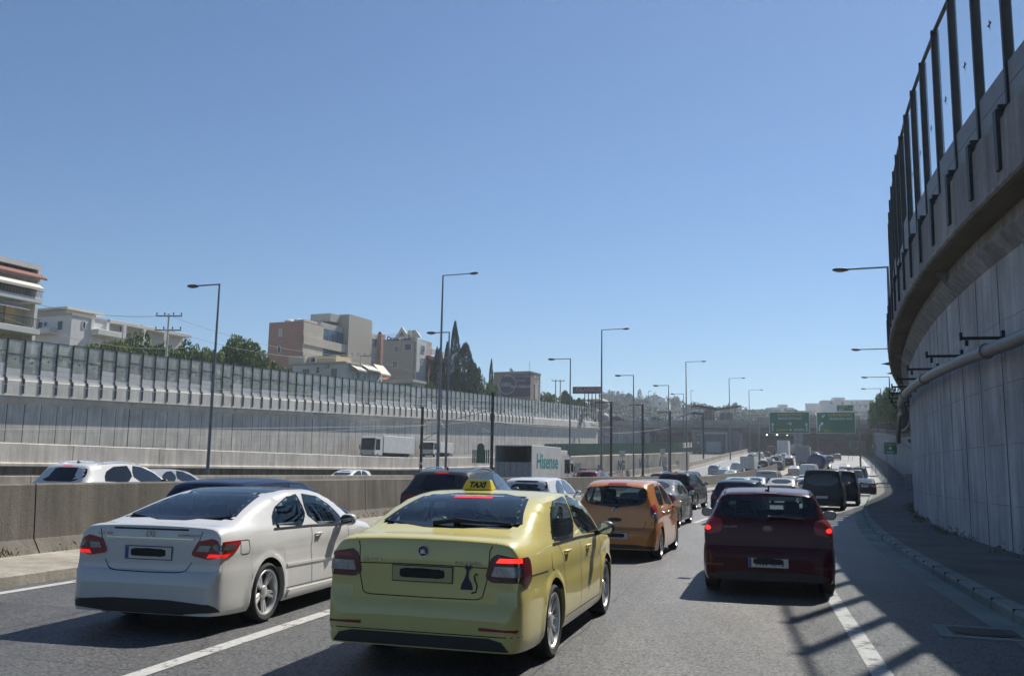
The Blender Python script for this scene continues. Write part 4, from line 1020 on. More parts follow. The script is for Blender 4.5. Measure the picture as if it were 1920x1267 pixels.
# low parapet wall of the raised opposing carriageway
lw = empty("parapet_wall"); tag(lw, "low pale concrete edge wall of the raised opposing carriageway, dark recess beneath it", "edge wall")
mb = MB(); rows = []; rows2 = []
for y in np.arange(-10, 262, 2.0):
    a = off(y, 45.4); h = heading(y); n = (math.cos(h), -math.sin(h)); zz = zr(a.y)
    rows.append([(a.x+n[0]*o, a.y+n[1]*o, zz + z) for o, z in ((-.2, 1.72), (-.2, 2.62), (-.14, 2.66), (.14, 2.66), (.2, 2.62), (.2, 1.55), (.34, 1.50), (.34, 1.35), (-.9, 1.3))])
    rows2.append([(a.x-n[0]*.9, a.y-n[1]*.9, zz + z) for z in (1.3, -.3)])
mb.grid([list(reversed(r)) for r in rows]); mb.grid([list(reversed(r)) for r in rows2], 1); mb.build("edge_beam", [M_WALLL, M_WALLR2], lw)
mb = MB(); y = -8
while y < 255:
    a = off(y, 45.4); h = heading(y); M = Matrix.Translation((a.x, a.y, zr(a.y))) @ Matrix.Rotation(-h, 4, 'Z'); mb.box(.19, .205, -.015, .015, 1.56, 2.62, M=M); y += 6
mb.build("beam_joint", mat("joint_dark", (.08,.08,.075), .9), lw)
# ground behind the left wall and behind the right wall (upper town level)
mb = MB(); rows = []
for s in np.arange(0, SL, 4):
    p, n, t = fL(s); z = zL(p[1]) + 6.9; rows.append([(p[0]+n[0]*o, p[1]+n[1]*o, z + q) for o, q in ((-.1, 0), (30, .6), (90, 2), (260, 9))])
mb.grid(rows); tag(mb.build("upper_ground", M_GROUND), kind='structure')
mb = MB(); rows = []
for s in np.arange(0, SR, 4):
    p, n, t = fR(s); z = zr(p[1]) + 6.8; rows.append([(p[0]-n[0]*o, p[1]-n[1]*o, z + q) for o, q in ((-.7, 0), (20, .4), (120, 3))])
mb.grid(rows); tag(mb.build("upper_ground", M_GROUND), kind='structure')
# drain pipe on the right wall
pp = empty("drain_pipe"); tag(pp, "thick grey drain pipe running along the right-hand wall at mid height", "pipe")
mb = MB(); Z = []
ctr = []
for y in np.arange(-58, 49, 1.0):
    n0 = -1; ctr.append((float(W_(y)) - .42, y, 4.2 + max(0, y-17)*.027))
e = ctr[-1]
for (dx, dy, dz) in ((.35, 1.2, -.1), (.75, 2.2, -.5), (.9, 2.8, -1.1), (1.15, 3.4, -1.5)): ctr.append((e[0]+dx, e[1]+dy, e[2]+dz))
mb.tube(ctr, .135, 12); mb.build("pipe_run", M_PIPE, pp, smooth=60)
mb = MB()
for y in np.arange(3.5, 48, 7.5): c0 = Vector((float(W_(y)) - .42, y, 4.2 + max(0, y-17)*.027)); h = math.atan2(float(W_(y+1) - W_(y-1)), 2); d = Vector((math.sin(h), math.cos(h), 0)); mb = MB(); mb.tube([c0 - d*.08, c0 + d*.08], .165, 12); mb.build("pipe_collar", M_PIPE, pp, smooth=60)
mb = MB()
ctr = [(float(W_(y)) - .30, y, zr(y) + 3.7 + min(1.7, (y-54)*.015)) for y in np.arange(52, 250, 3.)]
mb.tube(ctr, .10, 8); mb.build("thin_pipe", M_PIPE, pp, smooth=60)
y = 18.6; nbr = 0
ORD = "nearest second third fourth fifth sixth seventh eighth ninth tenth eleventh twelfth thirteenth fourteenth".split()
while y < 50:
    h = math.atan2(float(W_(y+1) - W_(y-1)), 2)
    b = MB(); b.box(-.85, -.02, -.03, .03, -.03, .03); b.box(-.85, -.80, -.04, .04, -.04, .12); b.box(-.06, 0, -.07, .07, -.2, .15); b.box(-.75, -.69, -.03, .03, -.16, -.04)
    o = b.build("wall_bracket", M_POST, None, (float(W_(y)) + .0, y, 4.50 + max(0, y-17)*.027), -h); tag(o, None, "bracket", "cantilever brackets on the right-hand wall"); o["label"] = ORD[nbr] + " black steel bracket along the right-hand wall, above the grey pipe"; nbr += 1; y += 3.7
# small green signs along the right pavement
M_GREEN = mat("sign_green", (.005, .13, .065), .4, noise=.06, nscale=2); M_WHITE = mat("sign_white", (.62, .64, .62), .5); M_YEL = mat("sign_yellow", (.62, .48, .05), .5)

# weeds and dirt at the foot of the walls
g = np.random.default_rng(8); wp = []
for i in range(150):
    y = g.uniform(4, 70); x = float(W_(y)) - .06 - abs(g.normal())*.12
    for k in range(int(g.integers(4, 12))): wp.append((x + g.normal()*.09, y + g.normal()*.14, zr(y) + .17 + abs(g.normal())*.07))
for i in range(110):
    y = g.uniform(2, 60); a = off(y, 14.55 + g.normal()*.1)
    for k in range(int(g.integers(4, 12))): wp.append((a.x + g.normal()*.1, a.y + g.normal()*.14, zr(y) + .15 + abs(g.normal())*.06))
wp = np.array(wp); n_ = len(wp); A = g.normal(size=(n_, 3)); A[:, 2] = abs(A[:, 2]) + .4; A /= np.linalg.norm(A, axis=1, keepdims=True); B_ = np.cross(A, g.normal(size=(n_, 3))); B_ /= np.linalg.norm(B_, axis=1, keepdims=True)
V = np.stack([wp - A*.05, wp + B_*.014, wp + A*.07, wp - B_*.014], 1).reshape(-1, 3); me = bpy.data.meshes.new("weeds"); me.from_pydata(V.tolist(), [], [(4*i, 4*i+1, 4*i+2, 4*i+3) for i in range(n_)]); me.materials.append(foliage("dry_weeds", (.09, .09, .03), (.22, .18, .08)))
o = bpy.data.objects.new("weeds", me); COL.objects.link(o); tag(o, "dry weeds growing along the foot of the wall and the barrier", kind='stuff')
# ------------------------------------------------------------------ the four nearest cars
def place(c, x, y, deg, z=0):
    c.root.location = (x, y, z); c.root.rotation_euler.z = -R(deg)
taxi = build_car("taxi_car", SP['liftback'], paint("paint_pale_yellow", (.60, .52, .17), dirt=.05), wheel='multi', plate='yellow')
for o_ in [k for k in taxi.root.children if k.name.startswith('brake_light')][1:]: o_.data.materials[0] = P_RED
place(taxi, -.73, 7.74, 16.2); tr = taxi.root
tag(tr, "pale yellow taxi with a lit brake light and a cat sticker on its boot", "taxi")
M_TAXI = mat("taxi_sign_yellow", (.62, .50, .03), .35, coat=.5); M_INK = mat("ink_black", (.008, .008, .01), .5)
sg = empty("taxi_sign", (-.13, 1.93, 1.460), 0, tr); sg.scale = (.64, .8, .68)
mb = MB(); vs = []
for z, hw, hy in ((0, .235, .09), (.02, .245, .095), (.13, .205, .05), (.15, .19, .035)):
    vs.append([(-hw, -hy, z), (hw, -hy, z), (hw, hy, z), (-hw, hy, z)])
mb.grid(vs, 0, True); mb.add(vs[-1], [(0,1,2,3)]); mb.build("sign_box", M_TAXI, sg)
mb = MB(); mb.cbox(-.22, .22, -.08, .08, -.02, .004, .01); mb.build("sign_base", P_BLACKTRIM, sg)
ty_ = (.095 + .05) / 2
put_text("TAXI", .125, M_INK, "lettering", sg, frame((-.005, -.081, .068), (1, 0, 0), (0, .38, 1)), extrude=.003, bold=.004, shear=.25)
wiper(taxi, [(.08, 1.18), (.30, 1.175), (.50, 1.168), (.60, 1.165)], tr); 
mb = MB(); p, n = taxi.surf('rear', -.12, 1.165); q, _ = taxi.surf('rear', .34, 1.17); mb.tube([p+n*.02+Vector((0,-.01,0)), p*.5+q*.5+n*.05, q+n*.03], [.022, .02, .014], 6); mb.build("wiper_arm", P_BLACKTRIM, tr, smooth=40)
def disc(c, x, z, r, m, name, root, offs=.006, n=28, th=.004):
    M = badge_frame(c, x, z, offs); mb = MB(); mb.prism([(r*math.cos(2*math.pi*k/n), r*math.sin(2*math.pi*k/n)) for k in range(n)], th, M); return mb.build(name, m, root), M
b, M = disc(taxi, 0, .985, .048, P_CHROME, "badge", tr); disc(taxi, 0, .985, .041, mat("badge_blue", (.01, .02, .10), .3), "badge_face", b, .0115)
mb = MB(); MM = M @ Matrix.Translation((0, 0, .0105))
mb.prism([(-.026,-.02),(.02,-.02),(.028,-.012),(.006,-.008),(.03,.004),(.004,.002),(.022,.02),(-.004,.008),(.004,.03),(-.012,.006),(-.02,.02),(-.02,-.006)], .002, MM); mb.build("badge_emblem", P_CHROME, b)
put_text("SKODA", .045, P_CHROME, "lettering", tr, badge_frame(taxi, -.46, .90, .006), extrude=.002, spacing=1.3)
put_text("OCTAVIA", .045, P_CHROME, "lettering", tr, badge_frame(taxi, .40, .90, .006), extrude=.002, spacing=1.25)
cat = [(-.062,-.115),(.02,-.115),(.045,-.10),(.05,-.06),(.035,-.02),(.012,.01),(.006,.05),(.012,.085),(.030,.10),(.032,.135),(.018,.120),(.0,.120),(-.018,.133),(-.022,.10),(-.010,.085),(-.014,.05),(-.030,.01),(-.052,-.03),(-.064,-.07)]
Mc = badge_frame(taxi, .40, .765, .005); mb = MB(); mb.prism([(x*.95, z*.95) for x, z in cat], .0015, Mc)
mb.tube([Mc @ Vector(v) for v in ((.035,-.10,.002),(.075,-.09,.002),(.085,-.04,.002),(.066,.0,.002),(.058,.035,.002),(.072,.058,.002),(.09,.045,.002))], [.007,.007,.006,.006,.005,.005,.004], 5)
mb.build("cat_sticker", mat("sticker_navy", (.015, .02, .045), .5), tr)
for sgn in (1, -1):                                   # black door-mirror triangle and belt trim
    pass
mb = MB(); taxi.seam(mb, 'side', [(1.12,.995),(2.3,.985),(3.4,.955)], .022, .006); mb.build("belt_trim", P_BLACKTRIM, tr)

coupe = build_car("coupe_car", SP['coupe'], paint("paint_pearl_white", (.60, .59, .56), dirt=.05, rough=.3), wheel='five')
place(coupe, -3.67, 9.35, 13.5); cr = coupe.root
tag(cr, "white two-door coupe with a black glass roof and five-spoke alloys, beside the concrete barrier", "car")
M = badge_frame(coupe, 0, .957, .006); mb = MB(); n = 28
mb.tube([M @ Vector((.044*math.cos(2*math.pi*k/n), .044*math.sin(2*math.pi*k/n), .003)) for k in range(n+1)], .0045, 5)
for a in (90, 210, 330): mb.prism([(.008*math.cos(R(a+90)), .008*math.sin(R(a+90))), (.008*math.cos(R(a-90)), .008*math.sin(R(a-90))), (.043*math.cos(R(a)), .043*math.sin(R(a)))], .005, M)
mb.build("badge", P_CHROME, cr)
put_text("CLC 180", .042, P_CHROME, "lettering", cr, badge_frame(coupe, -.53, .955, .006), extrude=.002, spacing=1.15)
put_text("KOMPRESSOR", .036, P_CHROME, "lettering", cr, badge_frame(coupe, .44, .955, .006), extrude=.002, spacing=1.1)
mb = MB(); coupe.seam(mb, 'side', [(1.14,.975),(2.1,.962),(3.02,.93)], .022, .006); mb.build("belt_trim", P_BLACKTRIM, cr)
mb = MB(); p0_, _ = coupe.surf('rear', .3, .25); mb.tube([(-.42, .1, .21), (-.42, .02, .21)], .035, 10); mb.build("exhaust_pipe", P_CHROME, cr)

kia = build_car("hatchback_car", SP['hatch3'], paint("paint_dark_red", (.056, .002, .006), rough=.25, dirt=.06), wheel='seven')
place(kia, 3.58, 12.78, 15.8); kr = kia.root
tag(kr, "dark red three-door hatchback with round lit brake lights, nearest car on the right", "car")
wiper(kia, [(.02, 1.055), (.2, 1.06), (.42, 1.045), (.5, 1.04)], kr)
mb = MB(); M = badge_frame(kia, 0, .92, .008); n = 28
mb.tube([M @ Vector((.062*math.cos(2*math.pi*k/n), .032*math.sin(2*math.pi*k/n), .003)) for k in range(n+1)], .004, 5); mb.build("badge", P_CHROME, kr)
put_text("KIA", .045, P_CHROME, "lettering", kr, M, extrude=.002, bold=.001, spacing=1.1)
put_text("pro_cee'd", .042, P_CHROME, "lettering", kr, badge_frame(kia, -.50, .935, .008), extrude=.002)
for sgn in (-1, 1):
    mb = MB(); mb.tube([kia.surf('top', sgn*.60, .52)[0] + Vector((0,0,.012)), kia.surf('top', sgn*.61, 1.0)[0] + Vector((0,0,.012))], .010, 6); mb.build("roof_strip", P_BLACKTRIM, kr)

micra = build_car("small_car", SP['mini'], paint("paint_orange_bronze", (.52, .19, .030), metal=.15, rough=.3, dirt=.05), wheel='multi')
place(micra, 2.01, 17.64, 17.2); mr_ = micra.root
tag(mr_, "small rounded orange hatchback with chrome door handles, ahead of the taxi", "car")
wiper(micra, [(.03, .99), (.0, 1.03), (-.02, 1.07), (-.16, 1.11)], mr_, .012)
b, M = disc(micra, 0, .93, .045, P_CHROME, "badge", mr_, .006)
b2, _ = disc(micra, 0, .93, .034, P_SMOKE, "badge_face", b, .0115)
mb = MB(); mb.prism([(-.056,-.010),(.056,-.010),(.056,.010),(-.056,.010)], .003, M @ Matrix.Translation((0,0,.007))); mb.build("badge_bar", P_CHROME, b)
put_text("MICRA", .036, P_CHROME, "lettering", mr_, badge_frame(micra, -.50, .72, .006), extrude=.002)

# the one plate whose lower half is legible
_pl = [k for k in kr.children if k.name.startswith('number_plate')][0]
_pc = [k for k in _pl.children if k.name.startswith('plate_cover')][0]
p, nn_ = kia.surf('rear', 0, SP['hatch3']['plate'][1]); Mp = frame(p + Vector((0, -.008, 0)), (1, 0, 0), (0, -nn_.z*.5, 1))
put_text("IKM 4018", .088, P_BLACK, "plate_number", _pl, Mp @ Matrix.Translation((.02, -.012, .0066)), extrude=.0008, bold=.001, spacing=1.1)
for v_ in _pc.data.vertices: v_.co.z += .016
# ------------------------------------------------------------------ the rest of the traffic
PROTO = mat("car_paint", (.5, .5, .5), .3, coat=.8)
PAL = {k: paint("paint_" + k, v) for k, v in dict(white=(.62,.62,.60), ivory=(.50,.48,.41), silver=(.33,.345,.36), grey=(.13,.135,.14), darkgrey=(.05,.052,.056),
       black=(.010,.010,.012), navy=(.010,.016,.045), red=(.22,.03,.02), beige=(.36,.33,.26), green=(.30,.40,.36), brown=(.09,.05,.035)).items()}
_protos = {}
def car(kind, colour, u, Z, label, group=None, dh=0., d=None, lod=None, cat="car", name=None, rev=False):
    lod = lod if lod is not None else (1 if Z < 62 else 0)
    key = (kind, lod)
    if key not in _protos:
        c = build_car(name or "parked", SP[kind], PROTO, lod, False, plate='white'); _protos[key] = c.root; root = c.root; new = True
        _src[key] = c
        for o in [root] + list(root.children_recursive):
            for sl in o.material_slots:
                if sl.material == PROTO: sl.link = 'OBJECT'; sl.material = PAL[colour]; o["_paint"] = 1
    else:
        root = copy_tree(_protos[key]); new = False
        for o in root.children_recursive:
            if o.get("_paint"):
                for sl in o.material_slots:
                    if sl.link == 'OBJECT': sl.material = PAL[colour]
    root.name = name or {"hatch": "hatchback_car", "sedan": "sedan_car", "suv": "suv_car", "van": "people_van", "bigvan": "delivery_van", "coupe": "coupe_car", "liftback": "sedan_car", "mini": "small_car", "hatch3": "hatchback_car"}[kind]
    x = col(u, Z) if d is None else off(Z, d).x
    yy = Z if d is None else off(Z, d).y
    root.location = (x, yy, zr(yy)); sl = math.atan((zr(yy + 2) - zr(yy - 2)) / 4)
    root.rotation_mode = 'XYZ'; root.rotation_euler = (sl if not rev else -sl, 0, -heading(yy) - R(dh) + (math.pi if rev else 0))
    tag(root, label, cat, group); return root
_src = {}
G1, G2, G3 = "cars queuing ahead in the near lanes", "cars jammed in the second carriageway", "distant cars at the head of the queue"
# near carriageway, front to back
car('hatch', 'navy', 380, 13.8, "dark blue hatchback with a roof aerial, mostly hidden behind the white coupe", G1)
s1 = car('suv', 'darkgrey', 822, 20.5, "black and grey SUV with roof rails, just beyond the taxi's roof sign", G1)
for sgn in (-1, 1):
    mb = MB(); c = _src[('suv', 1)]; P_ = [c.surf('top', sgn*.62, y)[0] for y in (.75, 1.0, 1.5, 2.0, 2.35)]
    mb.tube([P_[0]] + [p + Vector((0, 0, .05)) for p in P_[1:4]] + [P_[4]], .018, 6); mb.build("roof_rail", P_CHROME, s1, smooth=40)
car('hatch', 'white', 985, 25.5, "white hatchback in profile between the black SUV and the orange car", G1)
car('sedan', 'grey', 1212, 27.5, "dark grey sedan hidden behind the orange hatchback, only its bonnet showing", G1)
car('suv', 'black', 1262, 41, "shiny black SUV with a lit flank, right of the orange car", G1)
car('hatch', 'navy', 1379, 30, "dark blue hatchback with a pale roof directly ahead of the dark red car", G1)
car('sedan', 'green', 1376, 52, "pale green sedan, only its glass and roof above the dark blue hatchback", G1)
car('sedan', 'silver', 1408, 58, "silver sedan, its roof showing just left of the pale people carrier", G1)
car('van', 'ivory', 1436, 72, "ivory people carrier with a big dark rear window", G1, cat="van")
car('sedan', 'beige', 1460, 50, "beige sedan with a rounded roof beyond the dark red car", G1)
car('hatch', 'ivory', 1476, 84, "ivory estate car right of the ivory people carrier", G1)
car('hatch', 'white', 1512, 56, "white hatchback half hidden behind the nearer black van", G1)
car('hatch', 'silver', 1506, 102, "silver hatchback in front of the tall white van", G1)
v1 = car('van', 'black', 1539, 43, "nearer black passenger van with a wide dark rear window and pale number plate", G1, cat="van")
car('van', 'black', 1572, 50, "farther black passenger van, overlapped by the nearer one on its left", G1, cat="van")
car('coupe', 'black', 1618, 74, "low black coupe running along the kerb line on the right", G1, lod=1)
car('hatch', 'beige', 1585, 88, "beige hatchback behind the black vans, beside the kerb", G1)
car('bigvan', 'white', 1513, 108, "tall white delivery van with a round dark emblem on its rear doors", G1, cat="van")
dv = [o for o in bpy.data.objects if o.get("label", "").startswith("tall white delivery van")][0]
cc = _src[('bigvan', 0)]; mb = MB(); M = badge_frame(cc, 0, 1.45, .02); mb.prism([(.34*math.cos(2*math.pi*k/20), .34*math.sin(2*math.pi*k/20)) for k in range(20)], .01, M); mb.build("door_emblem", PAL['darkgrey'], dv)
mb = MB(); mb.box(-.008, .008, -.012, -.004, .7, 2.3); mb.build("door_seam", P_GAP, dv)
car('van', 'grey', 1600, 112, "grey van in the kerb lane, the nearer of two", G1, cat="van")
car('van', 'darkgrey', 1608, 124, "dark grey van behind the grey van, by the kerb", G1, cat="van")
car('hatch', 'silver', 1577, 128, "silver hatchback left of the grey vans", G1)
car('hatch', 'navy', 1590, 138, "navy hatchback above the silver one, left of the grey vans", G1)
car('sedan', 'ivory', 1582, 150, "ivory sedan at the top of the right-hand queue", G1)
car('hatch', 'grey', 1554, 190, "grey hatchback alone in the middle lane, in front of the underpass wall", G3)
car('hatch', 'beige', 1569, 205, "beige hatchback farthest up the right-hand lane, at the underpass", G3)
# second carriageway
m1 = car('suv', 'white', 118, 23, "white people carrier with long dark windows, rising above the barrier far left", G2, lod=1)
car('hatch', 'silver', 258, 33, "silver hatchback, only its roof showing right of the white people carrier", G2, lod=1)
o = car('hatch', 'white', 672, 0, "white hatchback facing the camera beyond the second barrier", G2, lod=1) if False else None
o = car('hatch', 'white', 640, 60, "white hatchback facing this way on the service lane behind the second barrier", None, rev=True)
o.location.x = col(690, 62); o.location.y = 62
rs = car('suv', 'red', 1100, 60, "rust red off-roader with a roof rack, right of the white box truck", G2, lod=1)
mb = MB(); c = _src[('suv', 1)]
for y in (.8, 1.4, 2.0): mb.box(-.62, .62, y-.02, y+.02, 1.74, 1.77)
for x in (-.6, .6): mb.box(x-.02, x+.02, .7, 2.1, 1.70, 1.77); mb.box(x-.02, x+.02, .78, .84, 1.55, 1.74); mb.box(x-.02, x+.02, 1.95, 2.0, 1.6, 1.74)
mb.build("roof_rack", P_BLACKTRIM, rs)
car('hatch', 'black', 1232, 96, "black hatchback above the shiny black SUV, leftmost of its lane", G2)
car('hatch', 'white', 1258, 84, "white-roofed hatchback tucked behind the shiny black SUV", G2)
car('suv', 'darkgrey', 1291, 100, "dark SUV with a white roof in the second carriageway", G2)
car('hatch', 'silver', 1338, 138, "silver hatchback, left one of the pale cluster in mid-distance", G2)
car('sedan', 'white', 1356, 132, "white sedan in the middle of the pale cluster", G2)
car('sedan', 'green', 1367, 118, "pale green sedan, nearest of the pale cluster, just over the barrier", G2)
car('hatch', 'white', 1380, 150, "white hatchback just left of the white box van", G2)
car('hatch', 'navy', 1416, 140, "navy hatchback just right of the white box van", G2)
car('hatch', 'black', 1430, 160, "black hatchback behind the navy one", G2)
car('sedan', 'darkgrey', 1443, 168, "dark grey sedan between the black hatchback and the grey SUV", G2)
car('suv', 'grey', 1458, 152, "grey SUV facing away in the middle of the queue", G2)
car('suv', 'brown', 1477, 168, "brown SUV right of the grey one", G2)
car('sedan', 'ivory', 1487, 140, "ivory sedan left of the tall white delivery van", G2)
for i, (k, cl, u, Z, lb) in enumerate([('hatch','white',1424,205,"white hatchback near the bridge piers"),('hatch','navy',1437,212,"navy hatchback near the bridge piers"),('bigvan','brown',1446,222,"brown-red van at the mouth of the underpass"),
      ('hatch','silver',1458,190,"silver hatchback below the first white truck"),('hatch','ivory',1468,200,"ivory hatchback below the first white truck"),('hatch','black',1452,180,"black hatchback behind the grey SUV"),
      ('sedan','silver',1478,186,"silver sedan in front of the grey box lorry"),('hatch','grey',1408,188,"grey hatchback above the navy one"),('hatch','white',1411,200,"white hatchback farthest left by the piers"),
      ('bigvan','ivory',1474,230,"ivory van between the two distant lorries")]):
    car(k, cl, u, Z, lb, G3, cat="van" if k == 'bigvan' else "car")

# box trucks
def truck(name, u, Z, label, L=7.0, W=2.45, H=3.3, bz=1.0, cargo=None, cabc=None, d=None, rev=False, z=None, cabh=2.7, opened=False, group=None, dh=0):
    root = empty(name); x = col(u, Z); yy = Z
    zz = zr(yy) if z is None else z
    root.location = (x, yy, zz); root.rotation_euler.z = -heading(yy) + (math.pi if rev else 0) - R(dh); tag(root, label, "truck", group)
    hw = W/2; mb = MB()
    if opened:
        t = .06; mb.cbox(-hw, -hw+t, 0, L, bz, H, .015); mb.cbox(hw-t, hw, 0, L, bz, H, .015); mb.box(-hw+t, hw-t, 0, L, H-t, H-.002); mb.box(-hw+t, hw-t, 0, L, bz+.002, bz+.12); mb.box(-hw+t, hw-t, L-t, L-.002, bz+.12, H-t)
    else: mb.cbox(-hw, hw, 0, L, bz, H, .03)
    box = mb.build("cargo_box", cargo, root)
    if opened:
        mb = MB(); mb.box(-hw+.08, hw-.08, 1.0, 2.6, bz+.12, bz+1.15); mb.build("load", PAL['grey'], root)
        mb = MB(); mb.box(-hw+.06, hw-.06, .02, .08, bz+.12, bz+1.15)
        for k in range(6): mb.box(-hw+.2+k*.4, -hw+.26+k*.4, -.02, .02, bz+.12, bz+1.15)
        mb.build("tailgate", M_GALV, root)
    else:
        mb = MB(); mb.box(-.012, .012, -.012, -.002, bz+.1, H-.1)
        for xx in (-.7, -.4, .4, .7): mb.box(xx-.02, xx+.02, -.04, -.002, bz+.1, H-.1)
        mb.build("door_bar", M_GALV, box)
    mb = MB(); mb.box(-hw*.4, hw*.4, .2, L+1.9, .55, bz-.005); mb.box(-hw+.05, hw-.05, .05, .13, .5, .62); mb.build("chassis", P_SILL, root)
    prof = [(L+.25, .75), (L+2.3, .75), (L+2.32, 1.35), (L+2.05, cabh*.93), (L+1.75, cabh), (L+.25, cabh)]
    mb = MB(); q = len(prof); mb.prism([(a, b) for a, b in prof], W-.1, frame((W/2-.05, 0, 0), (0, 1, 0), (0, 0, 1)) @ Matrix.Rotation(0, 4, 'X')); cab = mb.build("cab", cabc, root)
    # mirrored check: prism extrudes towards +x; shift if needed
    xs = [v.co.x for v in cab.data.vertices]; sh = -(min(xs) + max(xs)) / 2
    for v in cab.data.vertices: v.co.x += sh
    mb = MB(); s_ = (cabh*.93 - 1.35)
    mb.add([(-hw+.14, L+2.325, 1.42), (hw-.14, L+2.325, 1.42), (hw-.2, L+2.09, cabh*.9), (-hw+.2, L+2.09, cabh*.9)], [(0,1,2,3)]); mb.build("windscreen", P_GLASSD, cab)
    for sg in (1, -1):
        mb = MB(); xx = sg*(hw-.045); mb.add([(xx, L+.9, 1.45), (xx, L+2.15, 1.45), (xx, L+2.0, cabh*.88), (xx, L+.9, cabh*.88)], [(0,1,2,3)]); mb.build("side_window", P_GLASSD, cab)
        mb = MB(); mb.cbox(sg*(hw+.12)-.05, sg*(hw+.12)+.05, L+2.1, L+2.2, 1.5, 2.1, .02); mb.box(min(sg*(hw-.1), sg*(hw+.12)), max(sg*(hw-.1), sg*(hw+.12)), L+2.12, L+2.15, 2.08, 2.11); mb.build("wing_mirror", P_BLACKTRIM, root)
        mb = MB(); mb.box(sg*(hw-.25)-.16, sg*(hw-.25)+.16, -.03 if False else .02, .045, .66, .78); mb.build("tail_light", P_RED, root)
        mb = MB(); mb.box(sg*(hw-.35)-.16, sg*(hw-.35)+.16, L+2.30, L+2.34, .85, 1.02); mb.build("headlight", P_CLEAR, root)
    ty, rim = wheel_meshes(.48, .28, 'seven', 0)
    for yw in (1.3, L+1.5) if L < 9 else (1.3, 2.5, L-.6, L+1.5):
        for sg in (1, -1):
            e = empty("wheel", (sg*(hw-.17), yw, .48), math.pi if sg < 0 else 0, root); inst(ty, "tyre", e); inst(rim, "rim", e)
    return root
M_TARP = mat("truck_white", (.58, .58, .56), .5, noise=.1, nscale=1.2); M_TARPG = mat("truck_grey", (.30, .31, .31), .55, noise=.12, nscale=1.2)
h = truck("box_truck", 966, 57, "white box truck with turquoise lettering on its side and an open rear", L=5.6, W=2.5, H=3.15, bz=.95, cargo=M_TARP, cabc=PAL['white'], opened=True)
M_TEAL = mat("lettering_teal", (.0, .25, .24), .5)
put_text("Hisense", 1.32, M_TEAL, "lettering", h, frame((1.254, 2.9, 2.15), (0, 1, 0), (0, 0, 1)), extrude=.004, bold=.02)
truck("box_truck", 1006, 96, "white-roofed truck showing just above the box truck with turquoise lettering", L=7, H=3.75, cargo=M_TARP, cabc=PAL['white'])
truck("box_van", 1401, 137, "white box van with a dark lower body in mid-distance", L=4.2, W=2.1, H=2.85, bz=1.0, cargo=M_TARP, cabc=PAL['darkgrey'], cabh=2.2, group=G2)
truck("articulated_lorry", 768, 136, "white articulated lorry coming this way on the far carriageway", L=8.9, H=3.5, bz=1.1, cargo=M_TARP, cabc=PAL['white'], rev=True, z=zr(125)+1.7, cabh=3.35)
o = truck("delivery_lorry", 842, 150, "small white lorry following the articulated lorry on the far carriageway", L=5, H=2.6, bz=1.0, cargo=M_TARP, cabc=PAL['white'], rev=True, z=zr(138)+1.7, cabh=2.75)
truck("box_lorry", 1468, 205, "white box lorry farther up, left of the grey one", L=8, H=4.2, cargo=M_TARP, cabc=PAL['white'], group=G3)
truck("box_lorry", 1504, 165, "grey box lorry just left of the blue tanker", L=8, H=4.0, cargo=M_TARPG, cabc=PAL['white'], group=G3)
truck("box_lorry", 1489, 215, "low pale lorry between the white and the grey box lorries", L=6, H=3.2, cargo=M_TARPG, cabc=PAL['white'], group=G3)
# tanker
tk = truck("tanker_truck", 1529, 128, "blue tanker truck with a rounded tank, beyond the tall white van", L=7, H=1.1, bz=.95, cargo=P_SILL, cabc=PAL['navy'], cabh=2.9)
mb = MB(); n = 24
prof = [(0, 0.02), (.02, .75), (.10, 1.12), (.2, 1.2), (6.6, 1.2), (6.9, .8), (6.92, .02)]
mb.grid([[(r_*math.cos(2*math.pi*k/n), y, 2.42 + r_*math.sin(2*math.pi*k/n)*1.02) for y, r_ in prof] for k in range(n+1)]); mb.build("tank", mat("tank_blue", (.012, .022, .10), .3, coat=.6), tk, smooth=40)
mb = MB(); mb.box(-.45, .45, .5, 6.0, 3.60, 3.66); mb.tube([(-.45,.5,3.62),(-.45,.5,3.95),(-.45,5.8,3.95),(-.45,5.8,3.62)], .03, 5); mb.tube([(.45,.5,3.62),(.45,.5,3.95),(.45,5.8,3.95),(.45,5.8,3.62)], .03, 5); mb.blob((0,1.5,3.7), (.3,.3,.15)); mb.build("top_walkway", PAL['white'], tk)
mb = MB(); mb.cbox(-1.15, 1.15, -.1, .25, .75, 1.05, .03); mb.build("rear_bumper", PAL['white'], tk)
